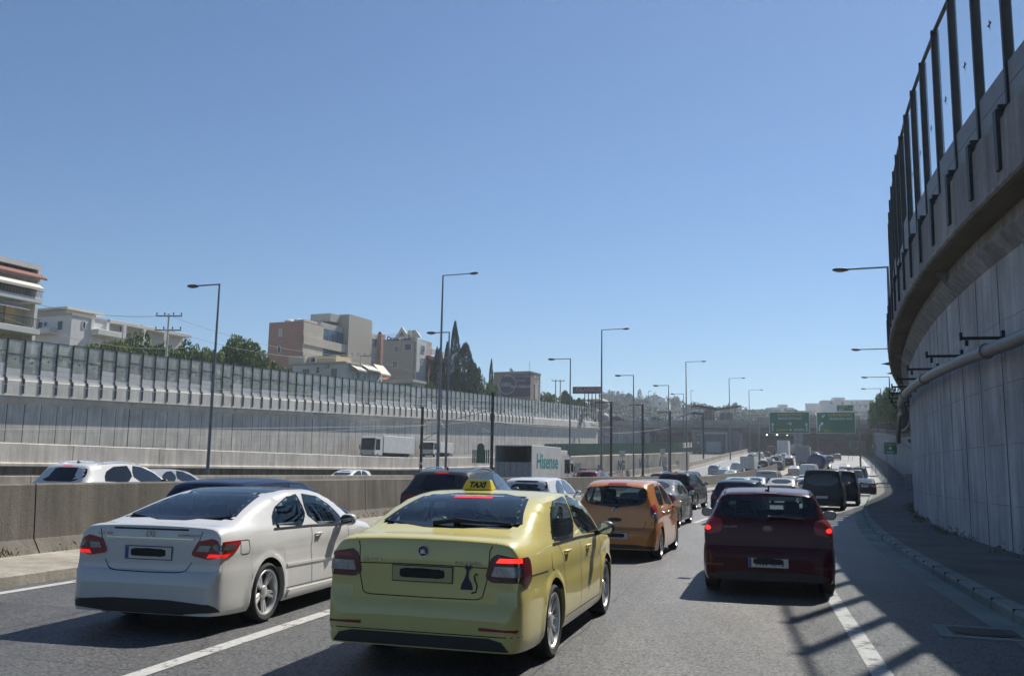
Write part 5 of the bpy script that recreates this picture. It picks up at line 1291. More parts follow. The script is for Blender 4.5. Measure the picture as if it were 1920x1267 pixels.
# ------------------------------------------------------------------ street lamps
def rightn(y): h = heading(y); return Vector((math.cos(h), -math.sin(h), 0))
LAMPG = "tall street lamps along the motorway"
def lamp(u, vtop, Z, arm, label, base=None, r=.085, sc=1.0):
    x = col(u, Z); z0 = zr(Z) if base is None else base; top = at(u, vtop, Z).z
    root = empty("street_lamp", (x, Z, z0)); tag(root, label, "street lamp", LAMPG); H = top - z0
    mb = MB(); mb.tube([(0,0,0), (0,0,H*.5), (0,0,H)], [r*1.25, r, r*.62], 8)
    if base is None: mb.cbox(-.2, .2, -.2, .2, 0, .12, .02)
    mb.build("pole", M_LAMPST, root, smooth=50)
    d = rightn(Z) * (1 if arm > 0 else -1); L = abs(arm); up = Vector((0,0,1))
    mb = MB(); mb.tube([up*(H-.03), up*(H-.02) + d*L], .045, 6); mb.build("arm", M_LAMPST, root, smooth=50)
    M = Matrix.Translation(up*(H-.02) + d*(L + .25)) @ Matrix.Rotation(math.atan2(d.y, d.x), 4, 'Z') @ Matrix.Rotation(-.05, 4, 'Y')
    mb = MB(); mb.blob((0,0,0), (.42*sc, .17*sc, .10*sc), 10, 6, 0, 2.4); mb.v = [tuple(M @ Vector(v)) for v in mb.v]; hd = mb.build("lamp_head", M_POST, root, smooth=50)
    mb = MB(); mb.blob((.03,0,-.07), (.26*sc, .12*sc, .07*sc), 8, 5); mb.v = [tuple(M @ Vector(v)) for v in mb.v]; mb.build("lens", P_CLEAR, hd, smooth=50)
    return root
lamp(400, 532, 52, -1.7, "leftmost street lamp, its arm pointing left over the ribbed wall")
lamp(826, 516, 77, 2.7, "tallest-looking street lamp, rising above the taxi with its arm to the right", r=.11)
lamp(841, 622, 69, -1.3, "shorter street lamp with its arm left, just right of the tall one above the taxi")
lamp(1130, 618, 105, 2.7, "street lamp with its arm to the right above the rust red off-roader", r=.11)
lamp(1071, 672, 92, -1.8, "street lamp with its arm left, beside the twin utility pole")
lamp(1190, 703, 105, -1.6, "street lamp with its arm left, standing between two black catenary masts")
lamp(1289, 678, 145, 2.6, "street lamp with its arm right, near the bridge and the dark SUV", r=.11)
lamp(1256, 722, 121, -1.5, "street lamp with its arm left, just before the graffiti wall ends")
lamp(1284, 738, 170, -1.8, "faint street lamp with its arm left, partly behind the nearer bridge lamp")
lamp(1370, 709, 195, 2.8, "street lamp with its arm right beside the station canopy", r=.11)
lamp(1407, 731, 240, 3.0, "distant street lamp with its arm right, left of the first green gantry sign", r=.12)
for u, vt, Z, lb in ((1218, 733, 330, "left one of the two far-off masts beyond the bridge"), (1228, 736, 335, "right one of the two far-off masts beyond the bridge"), (1298, 732, 330, "far-off mast just right of the bridge lamp")):
    lamp(u, vt, Z, .3, lb, r=.12)
# lamps carried by the right-hand wall
for u, vt, vb, Z, arm, lb in ((1678, 500, 682, 45, -2.0, "street lamp bracketed to the top of the right-hand wall, nearest"), (1678, 653, 700, 78, -2.6, "second street lamp on the right-hand wall, its arm just showing"), (1672, 706, 740, 112, -2.6, "third street lamp on the right-hand wall, above the trees"), (1655, 728, 748, 150, -2.4, "fourth and faintest street lamp on the right-hand wall")):
    l = lamp(u, vt, Z, arm, lb, base=at(u, vb, Z).z, r=.09)
    mb = MB(); q = rightn(Z); mb.prism([(-.5, 0), (.9, .3), (.9, -.1), (.2, -.12)], .1, frame((0, 0, 0), q, (0,0,1)) @ Matrix.Translation((0,0,-.05))); mb.build("bracket", M_POST, l)
# ------------------------------------------------------------------ railway masts and wires
MASTG = "black catenary masts along the railway"
def mast(u, vtop, Z, label, arm=1, z0=None):
    x = col(u, Z); z0 = zr(Z) if z0 is None else z0; H = at(u, vtop, Z).z - z0
    root = empty("catenary_mast", (x, Z, z0)); tag(root, label, "railway mast", MASTG); d = rightn(Z) * arm
    mb = MB(); mb.box(-.14, .14, -.02, .02, 0, H); mb.box(-.14, -.11, -.13, .13, 0, H); mb.box(.11, .14, -.13, .13, 0, H); mb.cbox(-.3, .3, -.3, .3, -.1, .35, .04); mb.build("post", M_POST, root)
    mb = MB(); up = Vector((0,0,1)); a = up*(H*.80); b = up*(H*.55)
    mb.tube([a, a + d*.4], .03, 6); mb.tube([b, a*.5+b*.5 + d*2.6 + up*.35, a + d*1.9 + up*.25], .035, 6); mb.tube([a + up*.1, a + d*1.9 + up*.3], .03, 6); mb.tube([b + up*.1, b + d*1.6 + up*.1], .025, 6)
    mb.build("cantilever", M_GALV, root, smooth=50)
    return root, Vector((x, Z, z0)) + a + d*1.9, Vector((x, Z, z0)) + b + d*2.0 + up*.4
m1_, w1, w1b = mast(795, 762, 94, "black catenary mast with striped foot, above the black SUV's roof", 1)
mb = MB()
for k in range(4): mb.box(-.17, .17, -.17, .17, .1 + k*.6, .4 + k*.6)
mb.build("warning_stripes", M_PARL, m1_)
m2_, w2, w2b = mast(926, 735, 84, "tall black catenary mast left of the white box truck", -1)
m3_, w3, w3b = mast(1148, 753, 110, "black catenary mast with a short top arm, in front of the bridge's left end", -1)
m4_, w4, w4b = mast(1207, 758, 124, "black catenary mast in front of the graffiti", -1)
m5_, w5, w5b = mast(1258, 772, 140, "grey-looking catenary mast near the end of the graffiti wall", -1)
m6_, w6, w6b = mast(1320, 775, 175, "catenary mast by the station entrance", -1)
for m, Z in ((m3_, 110), (m4_, 124), (m5_, 140)):
    H = max(v[2] for c in m.children for v in c.bound_box); mb = MB(); d = rightn(Z); mb.box(-2.0 if Z < 120 else -1.9, .2, -.05, .05, H-.12, H); o = mb.build("top_arm", M_POST, m, rz=-heading(Z))
    mb = MB(); a = Vector((0,0,H*.62)); mb.tube([a + d*.2, a - d*2.4 + Vector((0,0,.9))], .05, 6); mb.build("strut", M_GALV, m)
wires = empty("overhead_wires"); tag(wires, "pale overhead railway wires strung across the left-hand wall between the masts", "wires")
M_WIRE = mat("wire_grey", (.30, .30, .30), .7)
def wire(a, b, r=.02, sag=.3, n=10, parent=wires, m=M_WIRE, name="wire"):
    a, b = Vector(a), Vector(b); mb = MB(); mb.tube([a.lerp(b, t/n) - Vector((0,0, sag*4*(t/n)*(1-t/n))) for t in range(n+1)], r, 4, cap=False); return mb.build(name, m, parent)
wire(at(-60, 694, 48), at(925, 751, 84), .013); wire(at(-60, 716, 48), at(925, 762, 84), .013, .1)
wire(at(-60, 805, 46), at(795, 797, 94), .013, .1); wire(at(300, 824, 60), at(925, 788, 84), .013, .1)
wire(at(925, 790, 84), at(1148, 800, 110), .02, .3); wire(at(1148, 812, 110), at(1258, 800, 140), .02, .2)
wire(at(795, 800, 94), at(925, 768, 84), .035, 0); wire(at(795, 815, 94), at(870, 800, 88), .035, 0)
# ------------------------------------------------------------------ graffiti wall, green fence, green slatted gate
gw = empty("graffiti_wall"); tag(gw, "long beige wall sprayed with grey graffiti along the railway", "wall")
a, b = Vector((col(1040, 108), 108)), Vector((col(1292, 152), 152)); mb = MB(); dd = (b-a).normalized(); nn = Vector((dd.y, -dd.x))
za, zb_ = zr(108), zr(152)
N = 10; rows = []
for i in range(N+1):
    p = a.lerp(b, i/N); z = za + (zb_-za)*i/N
    rows.append([(p.x+nn.x*o, p.y+nn.y*o, z+h_) for o, h_ in ((.15,-1), (.15,2.85), (.0,2.9), (-.15,2.85), (-.15,-1))])
mb.grid(rows); mb.add(rows[0], [(0,1,2,3,4)]); mb.add(rows[-1], [(4,3,2,1,0)]); mb.build("wall_panel", concrete("wall_beige", (.50,.45,.36), .3, .2, grime=.25), gw)
gf = empty("green_fence"); tag(gf, "dark green slatted fence on top of the graffiti wall", "fence")
mb = MB(); rows = []
for i in range(N+1):
    p = a.lerp(b, i/N - .02); z = za + (zb_-za)*i/N; rows.append([(p.x+nn.x*o-nn.x*.6, p.y+nn.y*o-nn.y*.6, z+h_) for o, h_ in ((.03, 2.9), (.03, 4.4), (-.03, 4.4), (-.03, 2.9))])
mb.grid(rows); mb.build("fence_panel", mat("fence_green", (.012, .06, .035), .6, noise=.3, nscale=1.5), gf)
M_G1, M_G2, M_G3 = mat("spray_dark", (.06, .06, .065), .7), mat("spray_pale", (.42, .42, .43), .7), mat("spray_grey", (.2, .21, .22), .7)
def on_wall(t, z): p = a.lerp(b, t); zz = za + (zb_-za)*t; return frame((p.x + nn.x*.165, p.y + nn.y*.165, zz + z), (dd.x, dd.y, 0), (0, 0, 1))
for t, s_, tx, m in ((.40, 2.3, "NG", M_G2), (.56, 2.5, "(W)", M_G2), (.41, 1.7, "NG", M_G1), (.56, 1.9, "W", M_G1), (.76, 2.1, "EF", M_G3), (.72, 2.4, "(", M_G1), (.26, 1.5, "y", M_G1), (.13, 1.6, "RE", M_G3), (.88, 1.0, "soc", M_G3)):
    o = put_text(tx, s_, m, "graffiti", gw, on_wall(t, 1.4), extrude=.004 if m == M_G2 else .008, bold=.08, shear=.1)
for u, Z, lb in ((1169, 118, "small pale square sign on a post in front of the green fence"), (1244, 138, "small pale sign on a post at the right part of the green fence")):
    s_ = empty("track_sign", (col(u, Z), Z, zr(Z))); tag(s_, lb, "sign"); mb = MB(); mb.tube([(0,0,0),(0,0,3.6)], .04, 6); mb.build("post", M_GALV, s_)
    mb = MB(); mb.cbox(-.35, .35, -.06, -.03, 2.9, 3.7, .01); mb.build("sign_plate", M_PARL, s_, rz=-R(12))
M_GGATE = mat("gate_green", (.01, .07, .04), .5, noise=.2)
gg = empty("slatted_gate", (col(906, 100), 100, at(906, 868, 100).z)); tag(gg, "dark green slatted panel with a rounded taller middle, left of the white box truck", "gate")
mb = MB(); H = [1.35]*3 + [1.0, 1.0] + [1.35]*3
for k in range(9): x = -.95 + k*.235; mb.cbox(x-.075, x+.075, -.03, .03, 0, 1.45, .01)
mb.build("slats", M_GGATE, gg, rz=-heading(100))
mb = MB(); mb.prism([(-.42, 0), (.42, 0)] + [(.42*math.cos(t), 1.75 + .42*math.sin(t)) for t in np.linspace(0, math.pi, 12)], .06, frame((0, -.05, 0), (1,0,0), (0,0,1))); mb.build("arched_panel", M_GGATE, gg, rz=-heading(100))
# ------------------------------------------------------------------ bridge, underpass, station canopy
h25 = heading(250); rx, ry = math.cos(h25), -math.sin(h25)
def BP(d, f=0): p = off(250, 0); return Vector((p.x - rx*d + math.sin(h25)*f, p.y - ry*d + math.cos(h25)*f))   # d metres left of kerb, f metres forward
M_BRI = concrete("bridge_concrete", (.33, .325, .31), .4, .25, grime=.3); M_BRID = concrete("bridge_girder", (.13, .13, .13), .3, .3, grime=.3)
br = empty("road_bridge"); tag(br, "long concrete road bridge crossing the whole motorway in the distance", "bridge")
MBR = Matrix.Translation((BP(0).x, BP(0).y, 0)) @ Matrix.Rotation(-h25, 4, 'Z')
mb = MB(); mb.box(-75, 14, 0, 24, 14.5, 16.2, 0, MBR); mb.box(-75, 14, -.9, .4, 15.3, 16.6, 0, MBR); mb.build("deck", M_BRI, br)
mb = MB()
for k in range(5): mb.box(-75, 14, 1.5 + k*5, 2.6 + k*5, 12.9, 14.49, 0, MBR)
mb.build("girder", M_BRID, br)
for k, d in enumerate((-16.5, -17.8, -33, -46, -60)):
    MB().cbox(d-.6, d+.6, 1.4, 3.0, 5, 12.9, .1, 0, MBR).build("pier", M_BRI, br); MB().cbox(d-.6, d+.6, 12, 13.6, 5, 12.9, .1, 0, MBR).build("pier", M_BRI, br)
mb = MB(); mb.box(-75, 14, -.7, -.66, 17.8, 17.86, 0, MBR); mb.box(-75, 14, -.7, -.66, 16.9, 16.94, 0, MBR)
for k in range(60): mb.box(-75 + k*1.5, -74.92 + k*1.5, -.72, -.64, 16.6, 18.1, 0, MBR)
mb.build("railing", M_GALV, br)
for dd0, dd1 in ((2.5, 14), (-75, -62)): mb = MB(); mb.box(dd0, dd1, .4, 24, 4, 14.49, 0, MBR); mb.build("abutment", M_BRI, br)
up_ = empty("underpass_wall"); tag(up_, "dark underpass beyond the bridge, closed by a pale concrete side wall", "underpass")
mb = MB(); mb.box(-75, 14, 60, 62, 5, 17, 0, MBR); mb.box(-75, 14, 24.1, 60, 15.0, 16.0, 0, MBR); mb.build("dark_backdrop", M_BRID, up_)  # backdrop wall and cover slab added so the underpass stays dark
mb = MB(); mb.box(-12.5, -12.0, 26, 58, 6, 12.2, 0, MBR); mb.box(-12, 2.0, 40, 41, 6, 12.4, 0, MBR); mb.build("side_wall", M_BRI, up_)
M_TUBE = mat("tunnel_lamp", (.8,.8,.7), .5, emit=((1,.95,.8), 7))
for u in (1438, 1457, 1476):
    p = at(u, 815, 268); o = MB().cbox(-.2, .2, -.08, .08, -.1, .1, .03).build("ceiling_light", M_TUBE, None, p); tag(o, None, "light", "lamps glowing under the bridge"); o["label"] = {1438: "left", 1457: "middle", 1476: "right"}[u] + " one of three small lit lamps glowing in the dark under the bridge"
# station: canopy with V roof on the bridge, stair tower below
stn = empty("station_canopy", (col(1350, 262), 262, 16.2)); tag(stn, "dark V-roofed station canopy standing on the bridge", "canopy")
hz = at(1350, 768, 262).z - 16.2
mb = MB(); mb.prism([(-7.0, hz+.9), (0, hz), (6.4, hz+1.0), (6.4, hz+1.5), (0, hz+.5), (-7.0, hz+1.4)], 6, frame((0, 0, 0), (1,0,0), (0,0,1)) @ Matrix.Translation((0,0,-6))); mb.build("roof", P_SILL, stn)
for x in (-5.4, -1.6, 2.2, 5.2): mb = MB(); mb.cbox(x-.18, x+.18, 1, 1.4, -.6, hz+.7, .03); mb.build("column", M_GALV, stn)
mb = MB(); mb.box(-3.6, -.9, 2, 4, 0, hz); mb.box(1.0, 4.6, 2, 4, 0, hz*.8); mb.build("kiosk", M_BRID, stn)
ln = empty("lower_canopy", (col(1302, 255), 255, 16.2)); tag(ln, "low dark sloping roof left of the station canopy on the bridge", "canopy")
mb = MB(); mb.prism([(-3.6, .9), (0, 2.2), (3.2, 1.9), (3.2, 1.6), (0, 1.8), (-3.6, .6)], 5, frame((0,0,0), (1,0,0), (0,0,1)) @ Matrix.Translation((0,0,-5))); mb.box(-2.8,-2.6,1,1.2,0,1); mb.box(2.6,2.8,1,1.2,0,1.7); mb.build("roof", P_SILL, ln)
st = empty("stair_tower", (col(1350, 235), 235, 6.2)); tag(st, "glazed station stair tower under the bridge with a pale portal frame", "building")
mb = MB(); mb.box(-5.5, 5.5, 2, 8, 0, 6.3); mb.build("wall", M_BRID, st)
for x in (-4.1, 2.1): mb = MB(); mb.cbox(x-.28, x+.28, 1.3, 1.9, 0, 5.2, .04); mb.build("portal_column", M_GALV, st)
mb = MB(); mb.cbox(-4.4, 2.4, 1.25, 1.95, 5.2, 5.7, .04); mb.build("portal_beam", M_GALV, st)
mb = MB(); mb.box(-3.0, .9, 1.9, 1.98, .6, 3.4); mb.build("window", mat("pale_glass", (.28,.33,.36), .2, coat=.5), st)
for k in range(5): mb = MB(); mb.box(-5.4, -4.6, 1.8, 1.95, .5 + k*1.1, .95 + k*1.1); mb.build("window", P_GLASSD, st)
# low vehicles on the bridge, half hidden by the railing
for u, cl, lb in ((1118, 'white', "white car on the bridge, leftmost"), (1150, 'black', "black car on the bridge behind the first black mast"), (1192, 'silver', "silver car on the bridge between the masts"), (1222, 'black', "black car on the bridge, right of the graffiti mast"), (1262, 'white', "white car on the bridge near the right-armed lamp")):
    cc_ = car('hatch', cl, u, 270, lb, "cars crossing the bridge", lod=0); cc_.location = (col(u, 272), 272 - (u - 1190) * .02, 16.25); cc_.rotation_euler = (0, 0, -h25 - R(90))
# ------------------------------------------------------------------ gantry with two green signs
HG = heading(170); gd = Vector((math.cos(HG), -math.sin(HG), 0))
gan = empty("sign_gantry", (col(1612, 170), 170, zr(170))); tag(gan, "slim steel gantry carrying the two big green direction signs", "gantry")
Hg = at(1612, 784, 170).z - zr(170)
mb = MB(); mb.cbox(-.16, .16, -.16, .16, 0, Hg + .5, .03); mb.build("post", M_LAMPST, gan, rz=-HG)
Lg = 18.2
mb = MB(); p = -gd*Lg; mb.cbox(p.x-.16, p.x+.16, p.y-.16, p.y+.16, 0, Hg+.5, .03); mb.build("post", M_LAMPST, gan)
mb = MB()
for dz in (0, .55): mb.tube([(0,0,Hg-dz), tuple(-gd*Lg + Vector((0,0,Hg-dz)))], .07, 6)
for k in range(18): q = -gd*k; mb.tube([(q.x, q.y, Hg), (q.x-gd.x*.5, q.y-gd.y*.5, Hg-.55), (q.x-gd.x, q.y-gd.y, Hg)], .03, 4)
mb.build("truss", M_LAMPST, gan)
def sign(u0, u1, v0, v1, Z, label, texts, arrows=(), group=None):
    p0, p1 = at(u0, v1, Z), at(u1, v0, Z); wd = (p1.x - p0.x) / math.cos(HG) * .93; ht = p1.z - p0.z
    root = empty("direction_sign", ((p0.x+p1.x)/2, Z - .35, p0.z), -HG); tag(root, label, "road sign", group)
    mb = MB(); mb.cbox(-wd/2, wd/2, 0, .1, 0, ht, .02); mb.build("sign_border", M_WHITE, root)
    mb = MB(); mb.cbox(-wd/2+.10, wd/2-.10, -.012, .05, .10, ht-.10, .01); mb.build("sign_panel", M_GREEN, root)
    for tx, s_, x, z, m in texts: put_text(tx, s_, m, "lettering", root, frame((x*wd, -.016, z*ht), (1,0,0), (0,0,1)), extrude=.003, bold=.008)
    for kind, x, z, s_ in arrows:
        mb = MB(); M = frame((x*wd, -.018, z*ht), (1,0,0), (0,0,1)) @ Matrix.Scale(s_, 4)
        if kind == 'up': mb.prism([(-.06,-.5),(.06,-.5),(.06,.25),(.19,.25),(0,.55),(-.19,.25),(-.06,.25)], .004, M)
        elif kind == 'bend': mb.prism([(-.16,-.5),(-.04,-.5),(-.04,.0),(.02,.15),(.14,.24),(.20,.10),(.34,.46),(-.02,.46),(.08,.33),(-.08,.2),(-.16,.02)], .004, M)
        elif kind == 'exit': mb.prism([(-.34,-.2),(-.10,-.2),(-.02,.1),(.06,.16),(.10,.02),(.26,.30),(-.04,.30),(.0,.22),(-.12,.12),(-.22,-.02),(-.22,.28),(-.34,.28)], .004, M)
        elif kind == 'plane': mb.prism([(-.05,-.3),(.05,-.3),(.05,-.08),(.28,-.14),(.28,-.04),(.05,.12),(.05,.28),(.12,.34),(.12,.38),(-.12,.38),(-.12,.34),(-.05,.28),(-.05,.12),(-.28,-.04),(-.28,-.14),(-.05,-.08)], .004, M @ Matrix.Rotation(R(90), 4, 'Z'))
        mb.build("arrow", M_WHITE, root)
    return root
sign(1443, 1515, 773, 812, 170, "left green gantry sign reading MARKOPOULO between two upward arrows",
     [("ΜΑΡΚΟΠΟΥΛΟ", .62, .02, .86, M_YEL), ("MARKOPOULO", .62, .02, .70, M_WHITE), ("ΣΟΧΝ", .68, -.19, .17, M_YEL), ("SOXN", .68, .23, .17, M_WHITE)], (('up', -.42, .30, 1.5), ('up', .42, .30, 1.5), ('plane', .02, .46, 1.2), ('plane', .02, .17, 1.0)))
sign(1532, 1600, 773, 812, 170, "right green gantry sign with an exit arrow for Irakliou Avenue",
     [("Λ.ΗΡΑΚΛΕΙΟΥ", .66, .12, .86, M_YEL), ("IRAKLIOU AVE", .62, .13, .68, M_WHITE), ("300 m", .5, -.24, .14, M_YEL)], (('bend', -.40, .32, 1.7), ('exit', -.30, .80, 1.1)))
sign(1568, 1598, 759, 771, 170.4, "small green exit plate on top of the right gantry sign", [("ΕΞΟΔΟΣ", .42, -.1, .68, M_YEL), ("EXIT", .40, -.2, .30, M_WHITE), ("9", .6, .35, .45, M_YEL)])
def small_sign(u, v0, v1, wpx, Z, label):
    p0, p1 = at(u, v1, Z), at(u, v0, Z); wd = wpx*Z/1700; root = empty("roadside_sign", (p0.x, Z, zr(Z)), -heading(Z)); tag(root, label, "road sign")
    zb0, zt0 = p0.z - zr(Z), p1.z - zr(Z)
    mb = MB(); mb.cbox(-wd/2, wd/2, -.05, 0, zb0, zt0, .02); mb.build("sign_panel", M_GREEN, root)
    for x in (-wd*.32, wd*.32): mb = MB(); mb.tube([(x, .04, 0), (x, .04, zt0)], .045, 6); mb.build("post", M_GALV, root)
    mb = MB(); c = (zb0+zt0)/2; n = 12; mb.prism([(.16*math.cos(2*math.pi*k/n), .16*math.sin(2*math.pi*k/n)) for k in range(n)], .004, frame((0, -.055, c), (1,0,0), (0,0,1))); mb.build("emblem", M_WHITE, root)
    put_text("ΕΞΟΔΟΣ", .26, M_YEL, "lettering", root, frame((0, -.055, zt0-.25), (1,0,0), (0,0,1)), extrude=.002); put_text("KIFISIAS", .22, M_WHITE, "lettering", root, frame((0, -.055, zb0+.22), (1,0,0), (0,0,1)), extrude=.002)
small_sign(1670, 829, 851, 22, 108, "green roadside sign on two legs by the right-hand wall, nearest")
small_sign(1637, 831, 842, 10, 150, "tiny green roadside sign farther along the right pavement")
small_sign(1594, 826, 836, 10, 205, "tiny green sign under the gantry's right-hand sign")
# grey cabinet by the wall
cb = empty("cabinet", (col(1700, 96), 96, zr(96) + .15), -heading(96)); tag(cb, "grey utility cabinet against the right-hand wall beyond the bend", "cabinet")
mb = MB(); mb.cbox(-.35, .35, -.3, .3, 0, 1.7, .03); mb.build("cabinet_body", M_WALLR2, cb); mb = MB(); mb.cbox(-.29, .29, -.32, -.302, .15, 1.6, .005); mb.build("cabinet_door", M_GALV, cb)
# ------------------------------------------------------------------ buildings behind the left wall
ANG = math.atan2(dL.y, dL.x); E1 = Vector((dL.x, dL.y)); E2 = Vector((-dL.y, dL.x))
M_PLW = mat("plaster_white", (.62, .61, .58), .85, noise=.10, nscale=.6); M_PLB = mat("plaster_beige", (.52, .47, .38), .85, noise=.12, nscale=.5)
M_PLG = mat("plaster_grey", (.42, .41, .38), .85, noise=.15, nscale=.5); M_PLY = mat("plaster_yellow", (.62, .47, .28), .85, noise=.1)
M_TILE = mat("roof_tile_red", (.20, .08, .06), .8, noise=.25, nscale=3); M_AWN = mat("awning_cream", (.60, .55, .47), .8, noise=.08)
M_DARKW = mat("window_dark", (.02, .028, .036), .12, coat=.4); M_SHUT = mat("shutter_grey", (.26, .24, .22), .7, noise=.1); M_BLUEG = mat("window_blue", (.06, .11, .17), .1, coat=.6)
def brick(name, c1, c2, mortar, scale=1.):
    m = bpy.data.materials.new(name); m.use_nodes = True; n = m.node_tree; L = n.links; b = n.nodes["Principled BSDF"]; b.inputs["Roughness"].default_value = .9
    tc = _N(n, "ShaderNodeTexCoord"); sp = _N(n, "ShaderNodeSeparateXYZ"); L.new(tc.outputs["Object"], sp.inputs[0]); ad = _N(n, "ShaderNodeMath", operation='ADD'); L.new(sp.outputs[0], ad.inputs[0]); L.new(sp.outputs[1], ad.inputs[1])
    cb_ = _N(n, "ShaderNodeCombineXYZ"); L.new(ad.outputs[0], cb_.inputs[0]); L.new(sp.outputs[2], cb_.inputs[1])
    t = _N(n, "ShaderNodeTexBrick"); t.inputs["Scale"].default_value = scale; t.inputs["Color1"].default_value = (*c1, 1); t.inputs["Color2"].default_value = (*c2, 1); t.inputs["Mortar"].default_value = (*mortar, 1)
    t.inputs["Mortar Size"].default_value = .015; t.inputs["Brick Width"].default_value = .6; t.inputs["Row Height"].default_value = .3; L.new(cb_.outputs[0], t.inputs["Vector"]); L.new(t.outputs[0], b.inputs["Base Color"]); return m
M_BRICK = brick("brick_pink", (.40, .24, .19), (.34, .20, .16), (.36, .27, .23)); M_BRICKR = brick("brick_orange", (.46, .22, .14), (.38, .17, .11), (.42, .30, .24)); M_BRICKD = brick("brick_dark", (.20, .09, .075), (.17, .075, .06), (.2, .12, .1))
M_CLAD = brick("stone_cladding", (.45, .42, .35), (.42, .39, .33), (.36, .33, .28), 1.3)
def wallZ(u):
    k = (u-960)/1700; t = (-A0.x + k*A0.y) / (dL.x - k*dL.y); return A0.y + t*dL.y
class Bld:
    def __init__(s, name, u, Z, label, cat="building", group=None):
        Z = max(Z, wallZ(max(u, -200)) + 5) if u < 1130 else Z
        s.c = Vector((col(u - 4, Z), Z)); s.z0 = zL(Z) + 6.9 - .3; s.root = empty(name, (s.c.x, s.c.y, s.z0), ANG); tag(s.root, label, cat, group)
    def x(s, u): k = (u-960)/1700; return (k*s.c.y - s.c.x) / (E1.x - k*E1.y)
    def y(s, u): k = (u-960)/1700; return (k*s.c.y - s.c.x) / (E2.x - k*E2.y)
    def z(s, v, x=0, y=0): p = s.c + E1*x + E2*y; u = 960 + 1700*p.x/p.y; return at(u, v, p.y).z - s.z0
    def box(s, part, m, x0, x1, y0, y1, z0, z1, parent=None, c=0):
        mb = MB(); (mb.cbox(x0, x1, y0, y1, z0, z1, c) if c else mb.box(x0, x1, y0, y1, z0, z1)); return mb.build(part, m, parent or s.root)
    def wr(s, u0, u1, v0, v1, y=0, m=None, fr=None, vs=0):     # window on the road face
        x0, x1 = s.x(u0), s.x(u1); xm = (x0+x1)/2; z1, z0 = s.z(v0, xm, y), s.z(v1, xm, y)
        f = MB(); t = .09
        for a in ((x0-t,x1+t,z0-t,z0), (x0-t,x1+t,z1,z1+t), (x0-t,x0,z0,z1), (x1,x1+t,z0,z1)): f.box(a[0],a[1],y-.07,y+.02,a[2],a[3])
        if x1-x0 > 1.2: f.box(xm-.04, xm+.04, y-.05, y+.02, z0, z1)
        o = f.build("window", fr or M_PLW, s.root); g = MB().box(x0, x1, y-.03, y+.01, z0, z1).build("pane", m or M_DARKW, o); return o
    def we(s, u0, u1, v0, v1, m=None, fr=None, x=0):           # window on the end face
        y0, y1 = s.y(u1), s.y(u0); ym = (y0+y1)/2; z1, z0 = s.z(v0, x, ym), s.z(v1, x, ym); f = MB(); t = .09
        for a in ((y0-t,y1+t,z0-t,z0), (y0-t,y1+t,z1,z1+t), (y0-t,y0,z0,z1), (y1,y1+t,z0,z1)): f.box(x-.07,x+.02,a[0],a[1],a[2],a[3])
        o = f.build("window", fr or M_PLW, s.root); MB().box(x-.03, x+.01, y0, y1, z0, z1).build("pane", m or M_DARKW, o); return o
# 1 apartment block at the left edge: its far end is the silhouette at u=66
b = Bld("apartment_block", -95, 84, "cream apartment block with red roof edge, awnings and balconies at the far left")
XE = b.x(52); HT = b.z(506, XE)
b.box("wall", M_PLB, 0, XE, 1.6, 12, 0, HT); b.box("parapet", M_PLW, 0, XE, 0, 12, HT+.0, HT+.55); b.box("end_wall", M_PLW, XE, XE+.35, 0, 12, 0, HT+.5)
zt = b.z(517, XE); mb = MB(); mb.prism([(-.7, zt-.25), (1.2, zt+.9), (1.2, zt+.7), (-.7, zt-.45)], XE+.6, frame((0, 0, 0), (0, 1, 0), (0, 0, 1))); mb.build("roof_strip", M_TILE, b.root)
b.box("fascia", M_PLW, 0, XE, .0, 1.6, b.z(526, XE), b.z(516, XE))
za_ = b.z(528, XE); zb2 = b.z(543, XE); mb = MB(); mb.add([(0,.02,za_),(XE-.3,.02,za_),(XE-.1,-1.3,zb2),(0,-1.3,zb2)], [(0,1,2,3)]); mb.add([(0,-1.3,zb2),(XE-.1,-1.3,zb2),(XE-.1,-1.3,zb2-.25),(0,-1.3,zb2-.25)], [(0,1,2,3)]); mb.build("awning", M_AWN, b.root)
for v0, v1 in ((561, 571), (618, 629)):
    b.box("balcony_slab", M_PLW, 0, XE, -1.1, 1.6, b.z(v1, XE), b.z(v0, XE), c=.03)
for v0, v1, m in ((548, 562, M_PLG), (600, 618, M_SHUT)):
    z0_, z1_ = b.z(v1, XE), b.z(v0, XE); mb = MB(); mb.box(0, XE, -1.08, -1.04, z1_-.06, z1_); n_ = int(XE/.16)
    for k in range(n_): mb.box(k*.16, k*.16+.03, -1.075, -1.045, z0_, z1_-.06)
    mb.build("balcony_railing", M_POST, b.root)
for k, (xa, xb) in enumerate(((.6, 2.2), (4.0, 5.4), (7.2, 9.0), (10.6, 12.0), (13.2, 14.6))):
    if xb > XE: break
    for v in (566, 622):
        z0_ = b.z(v, XE); f = MB().box(xa-.08, xb+.08, 1.50, 1.6, z0_, z0_+2.2).build("balcony_door", M_PLW, b.root); MB().box(xa, xb, 1.46, 1.52, z0_+.1, z0_+2.1).build("pane", M_DARKW, f)
b.box("pillar", M_PLY, XE-2.2, XE-1.2, 1.35, 1.6, 0, b.z(575, XE))
z0_ = b.z(575, XE); mb = MB(); mb.add([(0,.3,z0_),(XE-1.5,.3,z0_),(XE-1.3,-1.0,z0_-.6),(0,-1.0,z0_-.6)], [(0,1,2,3)]); mb.build("awning", M_PLW, b.root)
